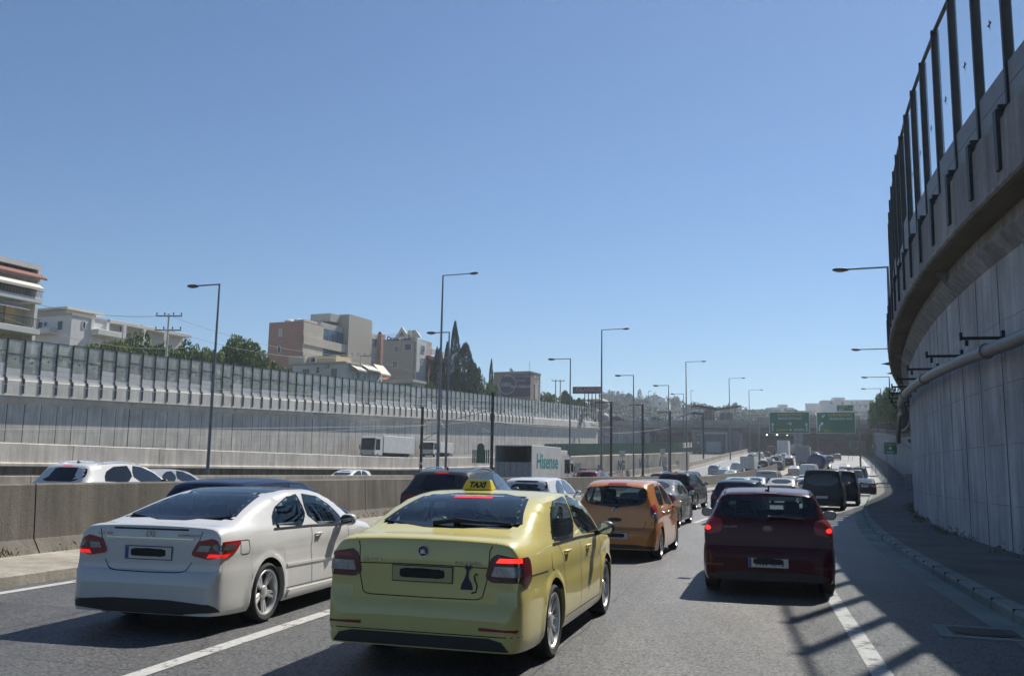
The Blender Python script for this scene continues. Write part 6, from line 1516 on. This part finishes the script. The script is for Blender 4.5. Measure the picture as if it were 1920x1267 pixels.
# 2 white long house
b = Bld("white_house", 128, 118, "long white flat-roofed house with shadowed balconies behind the left trees")
H = b.z(590); ye = b.y(57)
b.box("wall", M_PLW, 0, 6, 0, ye, 0, H)
b.box("parapet", M_PLG, -.1, 6.1, -.1, ye+.1, H, H+.25)
x1 = b.x(352); H2 = b.z(607, b.x(250))
b.box("wing", M_PLW, 6, x1, 1.5, 9, 0, H2-.6)
b.box("roof_slab", M_PLW, 6, x1, -.2, 9, H2-.6, H2-.1, c=.03)
xp0, xp1 = b.x(136), b.x(212); hp = b.z(581, 3); b.box("penthouse", M_PLB, 1.5, xp1*.85, 3, 9, H, hp); b.box("penthouse_roof", M_PLW, 1.0, xp1*.85+.8, 2.2, 9.6, hp, hp+.3)
for u in (160, 189, 222, 260, 300): xx = b.x(u); b.box("column", M_PLW, xx, xx+.5, -.2, .2, 0, H2-.6)
b.box("balcony", M_PLW, b.x(162), b.x(208), -1.4, 1.5, b.z(630, b.x(180)), b.z(620, b.x(180)), c=.03)
for a in ((62, 70, 604, 617), (73, 79, 604, 611), (99, 108, 602, 618)): b.we(*a)
b.we(62, 96, 617.5, 619, m=M_PLG)
b.box("balcony", M_PLW, -1.2, 0, b.y(97), b.y(57), b.z(627, 0, 3), b.z(616, 0, 3), c=.03)
b.wr(146, 150, 603, 615)
for u in (162, 198, 230, 268): o = b.wr(u, u+5, 608, 621, y=1.48)
# 3 office block: pink brick end, beige ribbon-window front, grey tower
b = Bld("office_block", 568, 150, "brick and grey concrete office block with ribbon windows and a blank stair tower")
ye = b.y(499); H = b.z(601); b.box("brick_wall", M_BRICK, 0, 5.5, 0, ye, 0, H)
xt0, xt1 = b.x(645), b.x(687); Ht = b.z(589, xt0); Hm = b.z(600, (xt0)/2)
b.box("front_wall", M_PLG, 5.5, xt0, .5, 9, 0, b.z(606, xt0*.6)); b.box("corner_wall", M_PLB, 0, 5.51, -.12, 0, 0, H-.3)
b.box("stair_tower", M_CLAD, xt0, xt1, -.6, 5.5, 0, Ht); b.box("tower_cap", M_PLG, xt0-3.2, xt0+.0, 1.2, 5.5, b.z(606, xt0), Ht-.25); b.box("tower_end", M_PLG, xt1, xt1+1.4, 0, 6, 0, b.z(600, xt1))
for v0, v1 in ((613, 633), (645, 663)):
    x0_, x1_ = .9, xt0-.3; z1_, z0_ = b.z(v0, 4), b.z(v1, 4)
    f = MB().box(x0_, x1_, .35, .52, z0_-.15, z1_+.1).build("ribbon_window", P_BLACKTRIM, b.root); g = MB()
    n_ = 7
    for k in range(n_): a_ = x0_ + .1 + (x1_-x0_-.2)*k/n_; g.box(a_, a_+(x1_-x0_-.2)/n_-.12, .30, .36, z0_, z1_)
    g.build("pane", M_BLUEG, f)
    b.box("spandrel", M_PLB, 0, xt0, -.25, .35, z0_-1.6, z0_-.15)
b.we(519, 524, 617, 630, m=M_PLG); b.we(518, 523, 649, 661)
for k in (.32, .6): mb = MB(); mb.blob((2, ye*k, H+.25), (1.1, 1.0, .5), 12, 6); mb.build("roof_tank", M_PLW, b.root, smooth=50)
b.box("roof_unit", M_PLB, 1.2, 4.5, .8, 3.0, H-.2, H+.0001+.5); b.box("roof_rail", M_PLW, 3.5, xt0-7.2, 1.0, 1.1, H-.15, H+.6)
# strip building with brick fin
b = Bld("brick_fin_house", 690, 172, "narrow beige house with a brick fin and blue bay window beside the office block")
b.box("wall", M_PLB, 0, b.x(708), 0, 8, 0, b.z(623)); xf = b.x(706); b.box("brick_fin", M_BRICK, xf, b.x(713), -.8, .8, 0, b.z(627, xf)); mb = MB(); mb.blob((xf+.7, 0, b.z(625, xf)), (.4,.4,.5)); mb.build("chimney_cap", M_BRICKD, b.root)
b.wr(692, 703, 636, 648, m=M_BLUEG, fr=P_BLACKTRIM); b.wr(693, 700, 668, 682, m=M_BLUEG); b.wr(694, 700, 657, 663, m=M_BLUEG)
# 4 low white house with awnings
b = Bld("low_white_house", 650, 128, "low white house with cream awnings and a dark door just over the glass barrier")
ye = b.y(548); H = b.z(681); b.box("wall", M_PLW, 0, b.x(717), 0, ye, 0, H); b.box("cornice", M_PLG, -.35, b.x(717)+.3, -.4, ye+.3, H, H+.28, c=.03)
b.we(567, 580, 692, 703, m=M_SHUT); b.we(593, 598, 688, 692.5); b.we(593, 598, 694, 699.5); b.we(621, 632, 691, 712, m=M_SHUT)
b.box("air_conditioner", M_PLG, -.45, -.02, b.y(617), b.y(609), b.z(689), b.z(683), c=.04)
b.box("roof_hut", M_PLY, 2, 6, 3, 8, H+.28, b.z(668, 3, 4)); b.box("roof_hut", M_PLB, 1, 4, 8, 11, H+.28, b.z(670, 3, 9)); b.we(582, 590, 670, 678)
for u0, u1 in ((654, 672), (674, 697), (699, 718)):
    x0_, x1_ = b.x(u0), b.x(u1); xm = (x0_+x1_)/2; za_, zb2 = b.z(684, xm), b.z(694 if u0 < 698 else 702, xm); mb = MB(); mb.add([(x0_,-.05,za_),(x1_,-.05,za_),(x1_,-1.5,zb2),(x0_,-1.5,zb2)], [(0,1,2,3)]); mb.add([(x0_,-1.5,zb2),(x1_,-1.5,zb2),(x1_,-1.5,zb2-.2),(x0_,-1.5,zb2-.2)], [(0,1,2,3)]); mb.build("awning", M_AWN, b.root)
for u in (660, 668, 681, 690, 704): b.wr(u, u+4, 699, 713, m=M_PLG if u in (668, 690) else None)
# 5 stone-clad building with the shop name and pediments
b = Bld("stone_clad_building", 779, 165, "beige stone-clad block with pediments and dark lettering along its top")
ye = b.y(717); H = b.z(634); b.box("wall", M_CLAD, 0, 3.0, 0, ye, 0, H); b.box("blue_front", M_PLG, .2, b.x(794), -.5, 6, 0, b.z(642, 2)); b.box("corner_bay", M_PLW, 0, b.x(793), -.62, -.5, b.z(720, 2), b.z(640, 2))
for a in ((738, 746, 649, 660), (736, 745, 677, 689)): b.we(*a, m=M_SHUT)
b.we(758, 770, 645, 656, m=M_BLUEG)
for v in (648, 672, 682): b.wr(784, 789, v, v+(12 if v < 650 else 5), y=-.64, m=M_BLUEG)
xb0, xb1 = b.x(795), b.x(827); b.box("brick_wall", M_BRICKR, xb0+2.8, xb1, -1.6, 8, 0, b.z(669, xb0+2)); b.box("dark_brick_wall", M_BRICKD, b.x(793), xb0+2.81, -1.2, 6, 0, b.z(667, xb0))
b.box("terrace_parapet", M_PLW, b.x(793), xb1, -1.75, -1.55, b.z(668, xb0+3), b.z(658, xb0+3), c=.02); b.box("upper_storey", M_PLG, b.x(793), xb1-3, .5, 7, b.z(668, xb0), b.z(637, xb0)); 
for u in (808, 818): 
    for v in (679, 708): b.wr(u, u+3.5, v, v+12, y=-1.62)
b.box("shutter", M_PLW, b.x(811.5), b.x(814), -1.66, -1.6, b.z(691, b.x(812)), b.z(680, b.x(812)))
put_text("Dona Tack", 1.15, M_INK, "lettering", b.root, frame((-.06, b.y(746), b.z(633, 0, 4)-.15), (0, -1, 0), (0, 0, 1)), extrude=.03, bold=.03)
put_text("hotel", .9, M_INK, "lettering", b.root, frame((b.x(786), -.6, b.z(637, 1)-.1), (1, 0, 0), (0, 0, 1)), extrude=.03, bold=.02) if False else None
for (y0_, y1_, v) in ((b.y(766), b.y(738), 612), (b.y(792) if False else -1.5, .8, 618)):
    zt = b.z(v, 0, y0_); mb = MB(); ym = (y0_+y1_)/2; M = frame((.2, 0, 0), (0, 1, 0), (0, 0, 1))
    mb.prism([(y0_, H+.1), (y1_, H+.1), (ym, zt)], -.4, M); mb.build("pediment", M_PLW, b.root)
    mb = MB(); mb.prism([(y0_+.9, H+.5), (y1_-.9, H+.5), (ym, zt-.9)], .05, frame((-.22 - .0, 0, 0), (0, 1, 0), (0, 0, 1))); mb.build("pediment_panel", M_BRICK, b.root)
for y_ in (b.y(770), b.y(774), 1.4): b.box("chimney", M_PLB, .5, 1.1, y_-.3, y_+.3, H, H+1.6)
mb = MB()
for k in range(9): yy = ye - k*ye/16; mb.box(-.02, .02, yy-.02, yy+.02, H, H+.9)
mb.box(-.02, .02, ye*.45, ye, H+.88, H+.92); mb.build("roof_railing", M_GALV, b.root)
# low terrace in front
b = Bld("terrace_house", 778, 140, "low terrace with plants and an orange awning in front of the stone-clad building"); ye = b.y(716)
b.box("wall", M_PLB, 0, 4, 0, ye, 0, b.z(716)); b.box("roof_slab", M_PLG, -.3, 4.2, -.3, ye, b.z(716), b.z(711)); b.box("wall_panel", mat("green_shutter", (.10,.15,.13), .7), -.05, 0, b.y(775), b.y(733), b.z(727), b.z(718))
mb = MB(); zz = b.z(712); 
for k in range(12): yy = .3 + k*ye/14; mb.box(-.2, -.16, yy-.02, yy+.02, zz, zz+.9)
mb.box(-.2, -.16, 0, ye*.9, zz+.86, zz+.9); mb.build("railing", M_SHUT, b.root)
mb = MB(); y0_, y1_ = b.y(733), b.y(703) if b.y(703) > 0 else ye; zz = b.z(707, 0, y0_); mb.add([(-.2,y0_,zz),(-.2,y1_,zz),(-1.2,y1_,zz-.5),(-1.2,y0_,zz-.5)], [(0,1,2,3)]); mb.build("awning", mat("awning_orange", (.5,.2,.08), .8), b.root)
# 6 building with the big dark banner
b = Bld("banner_building", 1000, 205, "brown block with a big dark blue advertising banner on its side")
ye = b.y(927); H = b.z(698); M_BRN = mat("plaster_brown", (.27, .215, .17), .85, noise=.12, nscale=.5)
b.box("wall", M_BRN, 0, b.x(1015), 0, ye, 0, H); b.box("parapet", M_SHUT, -.15, b.x(1015)+.1, -.15, ye+.1, H, H+.3)
yb0, yb1 = b.y(999), b.y(942); zb0_, zb1_ = b.z(744, 0, 5), b.z(703, 0, 5)
bn = b.box("banner", mat("banner_navy", (.018, .028, .06), .55, noise=.05), -.16, -.02, yb0+.3, yb1, zb0_, zb1_); b.box("banner_strip", P_BLACKTRIM, -.2, -.16, yb0+1.2, yb1, zb1_-.75, zb1_-.1)
cy_, cz_ = b.y(953), b.z(721, 0, b.y(953)); r_ = 2.15; mb = MB(); mb.tube([(-.2, cy_ + r_*math.cos(t), cz_ + r_*math.sin(t)) for t in np.linspace(0, 2*math.pi, 33)], .10, 5)
M_BT = mat("banner_text", (.42, .45, .52), .6); mb.build("ring", M_BT, bn)
FE = lambda y_, z_: frame((-.19, y_, z_), (0, -1, 0), (0, 0, 1))
put_text("DELL", 1.15, M_BT, "lettering", bn, FE(cy_, cz_), extrude=.02, bold=.03)
put_text("Έχουμε", .85, M_BT, "lettering", bn, FE(b.y(977), cz_+.9), extrude=.02, shear=.2); put_text("των Λύσεων!", .95, M_BT, "lettering", bn, FE(b.y(981), cz_-.5), extrude=.02, bold=.03, shear=.1)
put_text("ΕΠΑΓΓΕΛΜΑΤΙΚΑ ΑΚΙΝΗΤΑ", .5, M_BT, "lettering", bn, FE(b.y(972), zb1_-.42), extrude=.03)
mb = MB(); xa_ = b.x(1007); zc_ = b.z(727, xa_); mb.prism([(xa_-.9, b.z(750, xa_)), (xa_+.9, b.z(750, xa_)), (xa_+.9, zc_)] + [(xa_+.9*math.cos(t), zc_+1.0*math.sin(t)) for t in np.linspace(0, math.pi, 9)][1:], .1, frame((0, -.02, 0), (1,0,0), (0,0,1))); mb.build("arched_panel", M_PLG, b.root)
for v in (703, 715): b.wr(1003, 1006, v, v+5, m=M_PLG); b.wr(1008.5, 1011.5, v, v+5, m=M_PLG)
mb = MB(); mb.tube([(.5,.5,H),(.5,.5,H+2.6)], .04, 5); mb.box(.1,.9,.48,.52,H+1.6,H+1.66); mb.box(.2,.8,.48,.52,H+2.1,H+2.16); mb.build("aerial", M_GALV, b.root)
# 7 roadside hoarding above a curved grey building
b = Bld("curved_building", 1105, 228, "grey building with rounded balconies at the bridge's left end")
b.box("wall", M_PLG, 0, 7, 0, 5, -5, b.z(752), c=.2)
for v in (757, 782): mb = MB(); z_ = b.z(v, 6); mb.blob((6.5, -.5, z_), (3.2, 3.2, 1.4), 16, 6, 0, 3); mb.build("rounded_balcony", M_SHUT, b.root, smooth=50)
hb = Bld("billboard", 1080, 222, "long black billboard with pink letters on a frame above the trees", "billboard")
x1_ = 6.9; z0_, z1_ = hb.z(738), hb.z(725); hb.root.rotation_euler.z = -.25
hb.box("panel", P_BLACKTRIM, 0, x1_, -.3, 0, z0_, z1_, c=.03)
put_text("OLARISON", 1.35, mat("letters_pink", (.35, .12, .22), .5), "lettering", hb.root, frame((x1_*.60, -.32, (z0_+z1_)/2+.1), (1,0,0), (0,0,1)), extrude=.03, bold=.03)
for k in range(5): hb.box("strut", M_POST, x1_*(.42+.13*k), x1_*(.42+.13*k)+.2, -.25, -.05, z0_-4.5, z0_)
# ------------------------------------------------------------------ utility poles
def upole(u, vtop, Z, label, arms=2, twin=False):
    z0 = zL(Z) + 6.6; H = at(u, vtop, Z).z - z0; root = empty("utility_pole", (col(u, Z), Z, z0)); tag(root, label, "utility pole")
    for x in ((-.55, .55) if twin else (0,)): mb = MB(); mb.tube([(x,0,0),(x,0,H)], [.17,.11], 8); mb.build("pole", M_PARL if not twin else M_PLG, root, smooth=50)
    for k in range(arms): mb = MB(); z_ = H-.25-k*1.6; mb.box(-1.5, 1.5, -.06, .06, z_-.07, z_+.07); mb.build("crossarm", M_SHUT, root, rz=ANG-1.2)
    for k in range(arms):
        for x in (-1.4, -.5, .5, 1.4): mb = MB(); mb.blob((x, 0, H-.12-k*1.6+.12), (.09,.09,.16), 6, 4); mb.build("insulator", P_SMOKE, root, rz=ANG-1.2)
    return root, Vector((col(u, Z), Z, z0+H-.2))
u1, p1 = upole(308, 588, 100, "pale concrete utility pole with two crossarms among the left trees")
u2, p2 = upole(1048, 712, 212, "twin-post utility pole left of the black billboard", 1, True)
u3, p3 = upole(676, 664, 135, "thin dark service pole in front of the low white house", 1)
w2_ = empty("power_lines"); tag(w2_, "thin dark power lines from the left apartment block to the utility pole", "wires")
wire(at(60, 568, 92), p1, .02, .6, 10, w2_, M_POST, "cable"); wire(at(-20, 585, 84), at(345, 652, 105), .025, 1.2, 10, w2_, M_POST, "cable"); wire(p1, p3, .018, 1.2, 10, w2_, M_POST, "cable"); wire(p1 - Vector((0,0,1.6)), p3, .018, 1.4, 10, w2_, M_POST, "cable"); wire(p3, at(925, 718, 190), .02, 1, 10, w2_, M_POST, "cable")
# ------------------------------------------------------------------ trees
F1 = foliage("leaves_olive", (.11, .15, .035), (.27, .30, .09)); F2 = foliage("leaves_green", (.07, .125, .03), (.18, .25, .07)); F3 = foliage("needles_dark", (.018, .042, .018), (.05, .085, .034)); F4 = foliage("leaves_far", (.05, .075, .04), (.12, .15, .08))
M_BARK = mat("bark", (.11, .08, .055), .9, noise=.3, nscale=6)
def crown_mesh(kind, seed, leaves, size, m):
    g = np.random.default_rng(seed); P = []
    if kind == 'cypress':
        t = g.random(leaves)**.8; a = g.random(leaves)*2*np.pi; rad = (np.sin(np.pi*np.clip(t*.86+.12, 0, 1))**.75) * (.62 + .38*g.random(leaves)); rad *= 1 + .18*np.sin(a*3+t*16)
        P = np.stack([rad*np.cos(a), rad*np.sin(a), t], 1)
    elif kind == 'pine':
        n = 26; c = []
        for k in range(n): h = g.random()**.9; a = g.random()*6.28; r = (1-h)**.6*.8*g.random()**.4; c.append((r*np.cos(a), r*np.sin(a), .12+.86*h, .10+.16*(1-h)))
    else:
        n = 22; c = []
        for k in range(n): a = g.random()*6.28; e = g.random()**.7; r = .72*g.random()**.5; c.append((r*np.cos(a), r*np.sin(a), .30 + .62*e*np.sqrt(max(0, 1-r*r*.8)), .14+.16*g.random()))
    if kind != 'cypress':
        per = leaves // n; L_ = []
        for x, y, z, r in c:
            d = g.normal(size=(per, 3)); d /= np.linalg.norm(d, axis=1, keepdims=True); d *= (r*(.55+.5*g.random((per, 1))**.5)); d[:, 2] *= .75; L_.append(np.array([x, y, z]) + d)
        P = np.concatenate(L_)
    n = len(P); A = g.normal(size=(n, 3)); A /= np.linalg.norm(A, axis=1, keepdims=True); B_ = np.cross(A, g.normal(size=(n, 3))); B_ /= np.linalg.norm(B_, axis=1, keepdims=True)
    s_ = size*(.6+.8*g.random((n, 1))); V = np.stack([P - A*s_, P + B_*s_*.55, P + A*s_, P - B_*s_*.55], 1).reshape(-1, 3)
    me = bpy.data.meshes.new("crown"); me.from_pydata(V.tolist(), [], [(4*i, 4*i+1, 4*i+2, 4*i+3) for i in range(n)]); me.materials.append(m); return me
_tp = {}
def tree(u, vtop, Z, wpx, kind, label, m, z0=None, seed=0, leaves=5200, name=None, sink=0, hmin=2, group=None, leaf=None):
    if z0 is None: Z = max(Z, wallZ(u) + 4 + wpx*Z/1700*.85)
    z0 = (zL(Z) + 6.6) if z0 is None else z0; H = max(hmin, at(u, vtop, Z).z - z0) * (.9 if kind != 'cypress' else .98); Wd = wpx*Z/1700/2*(1.28 if kind != 'cypress' else 1.1)
    key = (kind, seed % 5, leaves, m.name); leaf = leaf or .040
    if key not in _tp: _tp[key] = crown_mesh(kind, seed % 5 + 11, leaves, leaf if kind != 'cypress' else leaf*.9, m)
    nm = name or {'cypress': 'cypress_tree', 'pine': 'pine_tree'}.get(kind, 'leafy_tree'); root = empty(nm, (col(u, Z), Z, z0), (seed*1.7) % 6.28); tag(root, label, "tree", group)
    inst(_tp[key], "crown", root, (0, 0, 0), 0, (Wd, Wd, H))
    if ('t') not in _tp:
        mb = MB(); mb.tube([(0,0,-.02), (.01,.01,.3), (-.01,.0,.6), (0,0,.85)], [.06,.045,.03,.012], 7)
        for k in range(5): a = k*1.3; mb.tube([(0,0,.25+.08*k), (.25*math.cos(a), .25*math.sin(a), .48+.07*k)], [.025,.008], 5)
        _tp['t'] = mb.mesh("trunk", M_BARK, 50)
    t = min(Wd, H*.5); inst(_tp['t'], "trunk", root, (0,0,0), 0, (t, t, H)); return root
TG = "trees behind the left-hand noise barrier"
for i, (u, v, Z, wp, k, m, lb) in enumerate([
    (150, 632, 102, 75, 'round', F1, "leftmost olive-green tree beyond the glass barrier"), (205, 630, 104, 75, 'round', F1, "olive-green tree in front of the white house's balcony"),
    (262, 618, 108, 92, 'round', F2, "big dark green tree left of the concrete utility pole"), (330, 628, 110, 80, 'round', F2, "dark green tree just right of the concrete utility pole"), (366, 646, 112, 60, 'round', F1, "small yellowish tree right of the leftmost street lamp's trees"),
    (405, 644, 116, 70, 'round', F1, "olive tree right behind the leftmost street lamp"), (455, 624, 122, 90, 'round', F2, "tall bushy tree left of the brick office block"), (492, 655, 122, 60, 'round', F1, "tree touching the office block's brick wall"), (530, 678, 124, 60, 'round', F1, "low bush in front of the office block's brick wall"),
    (712, 712, 122, 22, 'round', F2, "small potted bush by the orange awning"), (800, 712, 138, 40, 'round', F2, "bush below the stone-clad building's brick wing"),
    (822, 640, 150, 40, 'pine', F3, "dark conifer hidden behind the tall street lamp"), (852, 601, 160, 22, 'cypress', F3, "tallest thin dark cypress"), (838, 640, 158, 16, 'cypress', F3, "short thin cypress left of the tallest one"), (872, 642, 166, 46, 'cypress', F3, "broad cone-shaped dark cypress"),
    (893, 668, 176, 62, 'pine', F2, "lighter green pine right of the broad cypress"), (862, 690, 158, 70, 'round', F3, "dark tree mass at the foot of the cypresses"), (905, 700, 172, 60, 'round', F2, "green tree left of the banner building"), (851, 722, 146, 40, 'round', F1, "small light green bush below the cypresses"),
    (922, 672, 186, 10, 'cypress', F3, "very thin dark cypress at the banner building's left corner"), (968, 684, 222, 30, 'round', F1, "tree peeping over the banner building's roof"),
    (1032, 733, 215, 50, 'round', F2, "green tree between the banner building and the twin pole"), (1062, 728, 212, 60, 'pine', F2, "pine right behind the twin utility pole"), (1090, 742, 214, 55, 'pine', F1, "light green pine below the billboard")]):
    tree(u, v, Z, wp, k, lb, m, seed=i, group=TG)
for i, (u, v, Z, wp, lb) in enumerate([(1672, 712, 125, 42, "dark tree above the bend of the right-hand wall, nearest"), (1652, 732, 150, 36, "second dark tree over the right-hand wall"), (1634, 748, 180, 30, "farthest dark tree over the right-hand wall")]):
    tree(u + 12, v, Z, wp, 'round', lb, F2, z0=zr(Z) + 6.7, seed=i+3, group="trees above the right-hand wall")
# hedge of ground-hugging bushes directly behind the dusty glass
hp = []; g = np.random.default_rng(3); s = 14.0
while s < SL - 6:
    p, nn_, t_ = fL(s); z_ = zL(p[1]) + 6.8
    for k in range(26): o_ = 2.2 + 4.5*g.random(); hp.append((p[0] + nn_[0]*o_ + g.normal()*.8, p[1] + nn_[1]*o_ + g.normal()*.8, z_ + g.random()*(3.3 + 1.5*math.sin(s*.21) + 1.1*math.sin(s*.63)) + .1))
    s += .35
hp = np.array(hp); n_ = len(hp); A = g.normal(size=(n_, 3)); A /= np.linalg.norm(A, axis=1, keepdims=True); B_ = np.cross(A, g.normal(size=(n_, 3))); B_ /= np.linalg.norm(B_, axis=1, keepdims=True)
V = np.stack([hp - A*.42, hp + B_*.24, hp + A*.42, hp - B_*.24], 1).reshape(-1, 3); me = bpy.data.meshes.new("undergrowth"); me.from_pydata(V.tolist(), [], [(4*i, 4*i+1, 4*i+2, 4*i+3) for i in range(n_)]); me.materials.append(F2)
o = bpy.data.objects.new("undergrowth", me); COL.objects.link(o); tag(o, "green undergrowth growing behind the dusty glass barrier", kind='stuff')
# ------------------------------------------------------------------ far hillside
def hillz(x, y):
    t = min(1, max(0, (y - 310) / 420)); s_ = t*t*(3-2*t); ridge = 30 + 9*math.sin(x*.012+1.0) + 6*math.sin(x*.031)
    k = min(1, max(0, (x + 60 - (y-300)*.05) / 170)); k = k*k*(3-2*k)
    return 9.3 + s_*(4 + ridge*(.35 + .65*k)) + max(0, (y-730))*.004
mb = MB(); rows = []
for y in range(300, 1500, 25): rows.append([(x, y, hillz(x, y)) for x in range(-500, 1100, 25)])
mb.grid(rows); tag(mb.build("hillside", mat("hill_scrub", (.10, .105, .06), .95, noise=.4, nscale=.05)), kind='structure')
rh = random.Random(21)
HM = [mat("house_white", (.60,.59,.56), .85, noise=.08), mat("house_cream", (.55,.50,.42), .85, noise=.08), mat("house_grey", (.42,.42,.42), .85, noise=.08), mat("house_ochre", (.50,.40,.28), .85)]
wmesh = MB().box(-.7, .7, -.06, .0, 0, 1.5).mesh("window", M_DARKW)
HG_ = "houses on the far hillside"
def house(u, Z, w_, h_, m, label, dpt=9, floors=3, tower=False, roof=None):
    x = col(u, Z); z0 = hillz(x, Z) - 1.5; root = empty("hillside_house", (x, Z, z0), -.3 + rh.uniform(-.25, .25)); tag(root, label, "house", HG_)
    mb = MB(); mb.box(-w_/2, w_/2, 0, dpt, 0, h_)
    if tower: mb.box(-w_*.1, w_*.3, 1, dpt-1, h_, h_+2.4)
    mb.build("wall", m, root); mb = MB(); mb.box(-w_/2-.3, w_/2+.3, -.9, dpt+.3, h_, h_+.35)
    for f in range(1, floors): mb.box(-w_/2-.0, w_/2*.4, -1.3, -.002, h_*f/floors-.2, h_*f/floors+.75)
    mb.build("roof", roof or HM[0], root)
    nw = max(2, int(w_/3.2))
    for f in range(floors):
        for k in range(nw):
            if rh.random() < .5: inst(wmesh, "window", root, (-w_/2 + w_*(k+.5+rh.uniform(-.12,.12))/nw, -.01, h_*(f+.35)/floors + .25))
spec = [(1200,430,14,8),(1225,400,12,7),(1275,520,16,9),(1352,500,16,10),(1385,380,14,8),(1408,560,16,11),(1455,450,14,9),(1488,520,16,12),(1512,440,14,10),(1532,460,14,9),(1560,430,16,10),(1598,400,14,8),(1150,520,26,9),(1180,560,30,8),(1212,600,22,10),(1240,560,18,12),(1262,480,14,12),(1290,430,26,15),(1318,400,14,17),(1342,420,22,14),(1375,470,26,11),(1398,440,20,12),(1430,560,28,16),(1446,500,20,13),(1468,600,30,20),(1480,470,24,11),
        (1500,560,28,14),(1520,520,24,14),(1536,600,34,20),(1550,480,26,12),(1572,580,30,20),(1590,520,26,16),(1604,620,34,24),(1625,560,30,20),(1640,500,20,14),(1420,400,24,9),(1460,385,28,8),(1500,400,30,9),(1540,395,26,9),(1580,420,30,11),(1615,440,26,11),(1362,380,20,9),(1330,600,22,10)]
where = ["at the far left of the hill", "left of the hill's pines", "above the bridge's left half", "behind the graffiti masts", "left of the station canopy", "behind the station canopy", "just right of the station canopy", "above the left gantry sign", "above the gap between the gantry signs", "above the right gantry sign", "at the right end of the hill", "near the right-hand wall"]
cn = ["white", "cream", "grey", "ochre"]
for i, (u, Z, w_, h_) in enumerate(spec):
    w_ *= rh.uniform(.55, .85) * (.75 if u > 1430 else 1); h_ *= rh.uniform(.65, .95)
    k = i % 4 if i % 5 else 0; fl = max(2, int(h_/3.3)); tw = i % 3 == 0; wh = where[min(11, max(0, int((u-1140)/46)))]
    nb_ = sorted(s[0] for s in spec); rank = sum(1 for s in spec if int((s[0]-1140)/46) == int((u-1140)/46) and s[1] < Z)
    house(u, Z, w_, h_, HM[k], f"{cn[k]} {fl}-storey house {wh}, {['front', 'second', 'third', 'fourth', 'rear', 'rearmost'][min(rank,5)]} row" + (", rooftop room" if tw else ""), floors=fl, tower=tw)
rr = house(1600, 455, 40, 9, mat("house_brick_red", (.26, .10, .09), .8), "wide brick-red building above the right green gantry sign", floors=2, roof=mat("roof_brown", (.22, .10, .085), .8))
for i in range(215):
    u = rh.uniform(1135, 1650) if i < 130 else rh.uniform(1380, 1650); Z = rh.uniform(345, 700) if i < 130 else rh.uniform(340, 560); x = col(u, Z); zz = hillz(x, Z) - .5; kind = rh.choice(('round', 'round', 'pine', 'cypress') if u < 1300 else ('round', 'round', 'round', 'pine')); H = rh.uniform(7, 14) * (1.15 if kind != 'round' else 1)
    v = 633.5 + 1700*math.tan(PITCH - math.atan((zz + H - CAM_H)/Z)) + (u-960)*.0175
    tree(u, v, Z, rh.uniform(10, 20)*1700/Z * (.35 if kind == 'cypress' else 1), kind, None, F4 if kind != 'cypress' else F3, z0=zz, seed=i, leaves=700, group="trees scattered over the far hillside", leaf=.07)
    bpy.context.view_layer
for o in bpy.data.objects:
    if o.get("group") == "trees scattered over the far hillside":
        p = o.location; uu = 960 + 1700*p.x/p.y; wh = where[min(11, max(0, int((uu-1140)/46)))]; dp = "low" if p.y < 430 else "mid" if p.y < 540 else "high"
        o["label"] = {"leafy_tree": "round leafy tree", "pine_tree": "pine tree", "cypress_tree": "thin cypress"}[o.name.split('.')[0]] + f" {wh}, {dp} on the slope"; o["category"] = "tree"
# ------------------------------------------------------------------ haze
mb = MB(); mb.box(-900, 1300, -100, 1400, -2.0, 95); hz_ = mb.build("haze", None) if False else None
me = MB().box(-1815, 2415, -130, 2195, -1.3, 92).mesh("haze", [])
hm = bpy.data.materials.new("haze_air"); hm.use_nodes = True; n = hm.node_tree; n.nodes.clear(); o_ = n.nodes.new("ShaderNodeOutputMaterial"); pv = n.nodes.new("ShaderNodeVolumePrincipled")
pv.inputs["Color"].default_value = (.78, .88, 1.0, 1); pv.inputs["Density"].default_value = .00040; pv.inputs["Anisotropy"].default_value = .3
n.links.new(pv.outputs[0], o_.inputs["Volume"]); me.materials.clear(); me.materials.append(hm); hz_ = bpy.data.objects.new("haze", me); COL.objects.link(hz_); tag(hz_, kind='stuff')
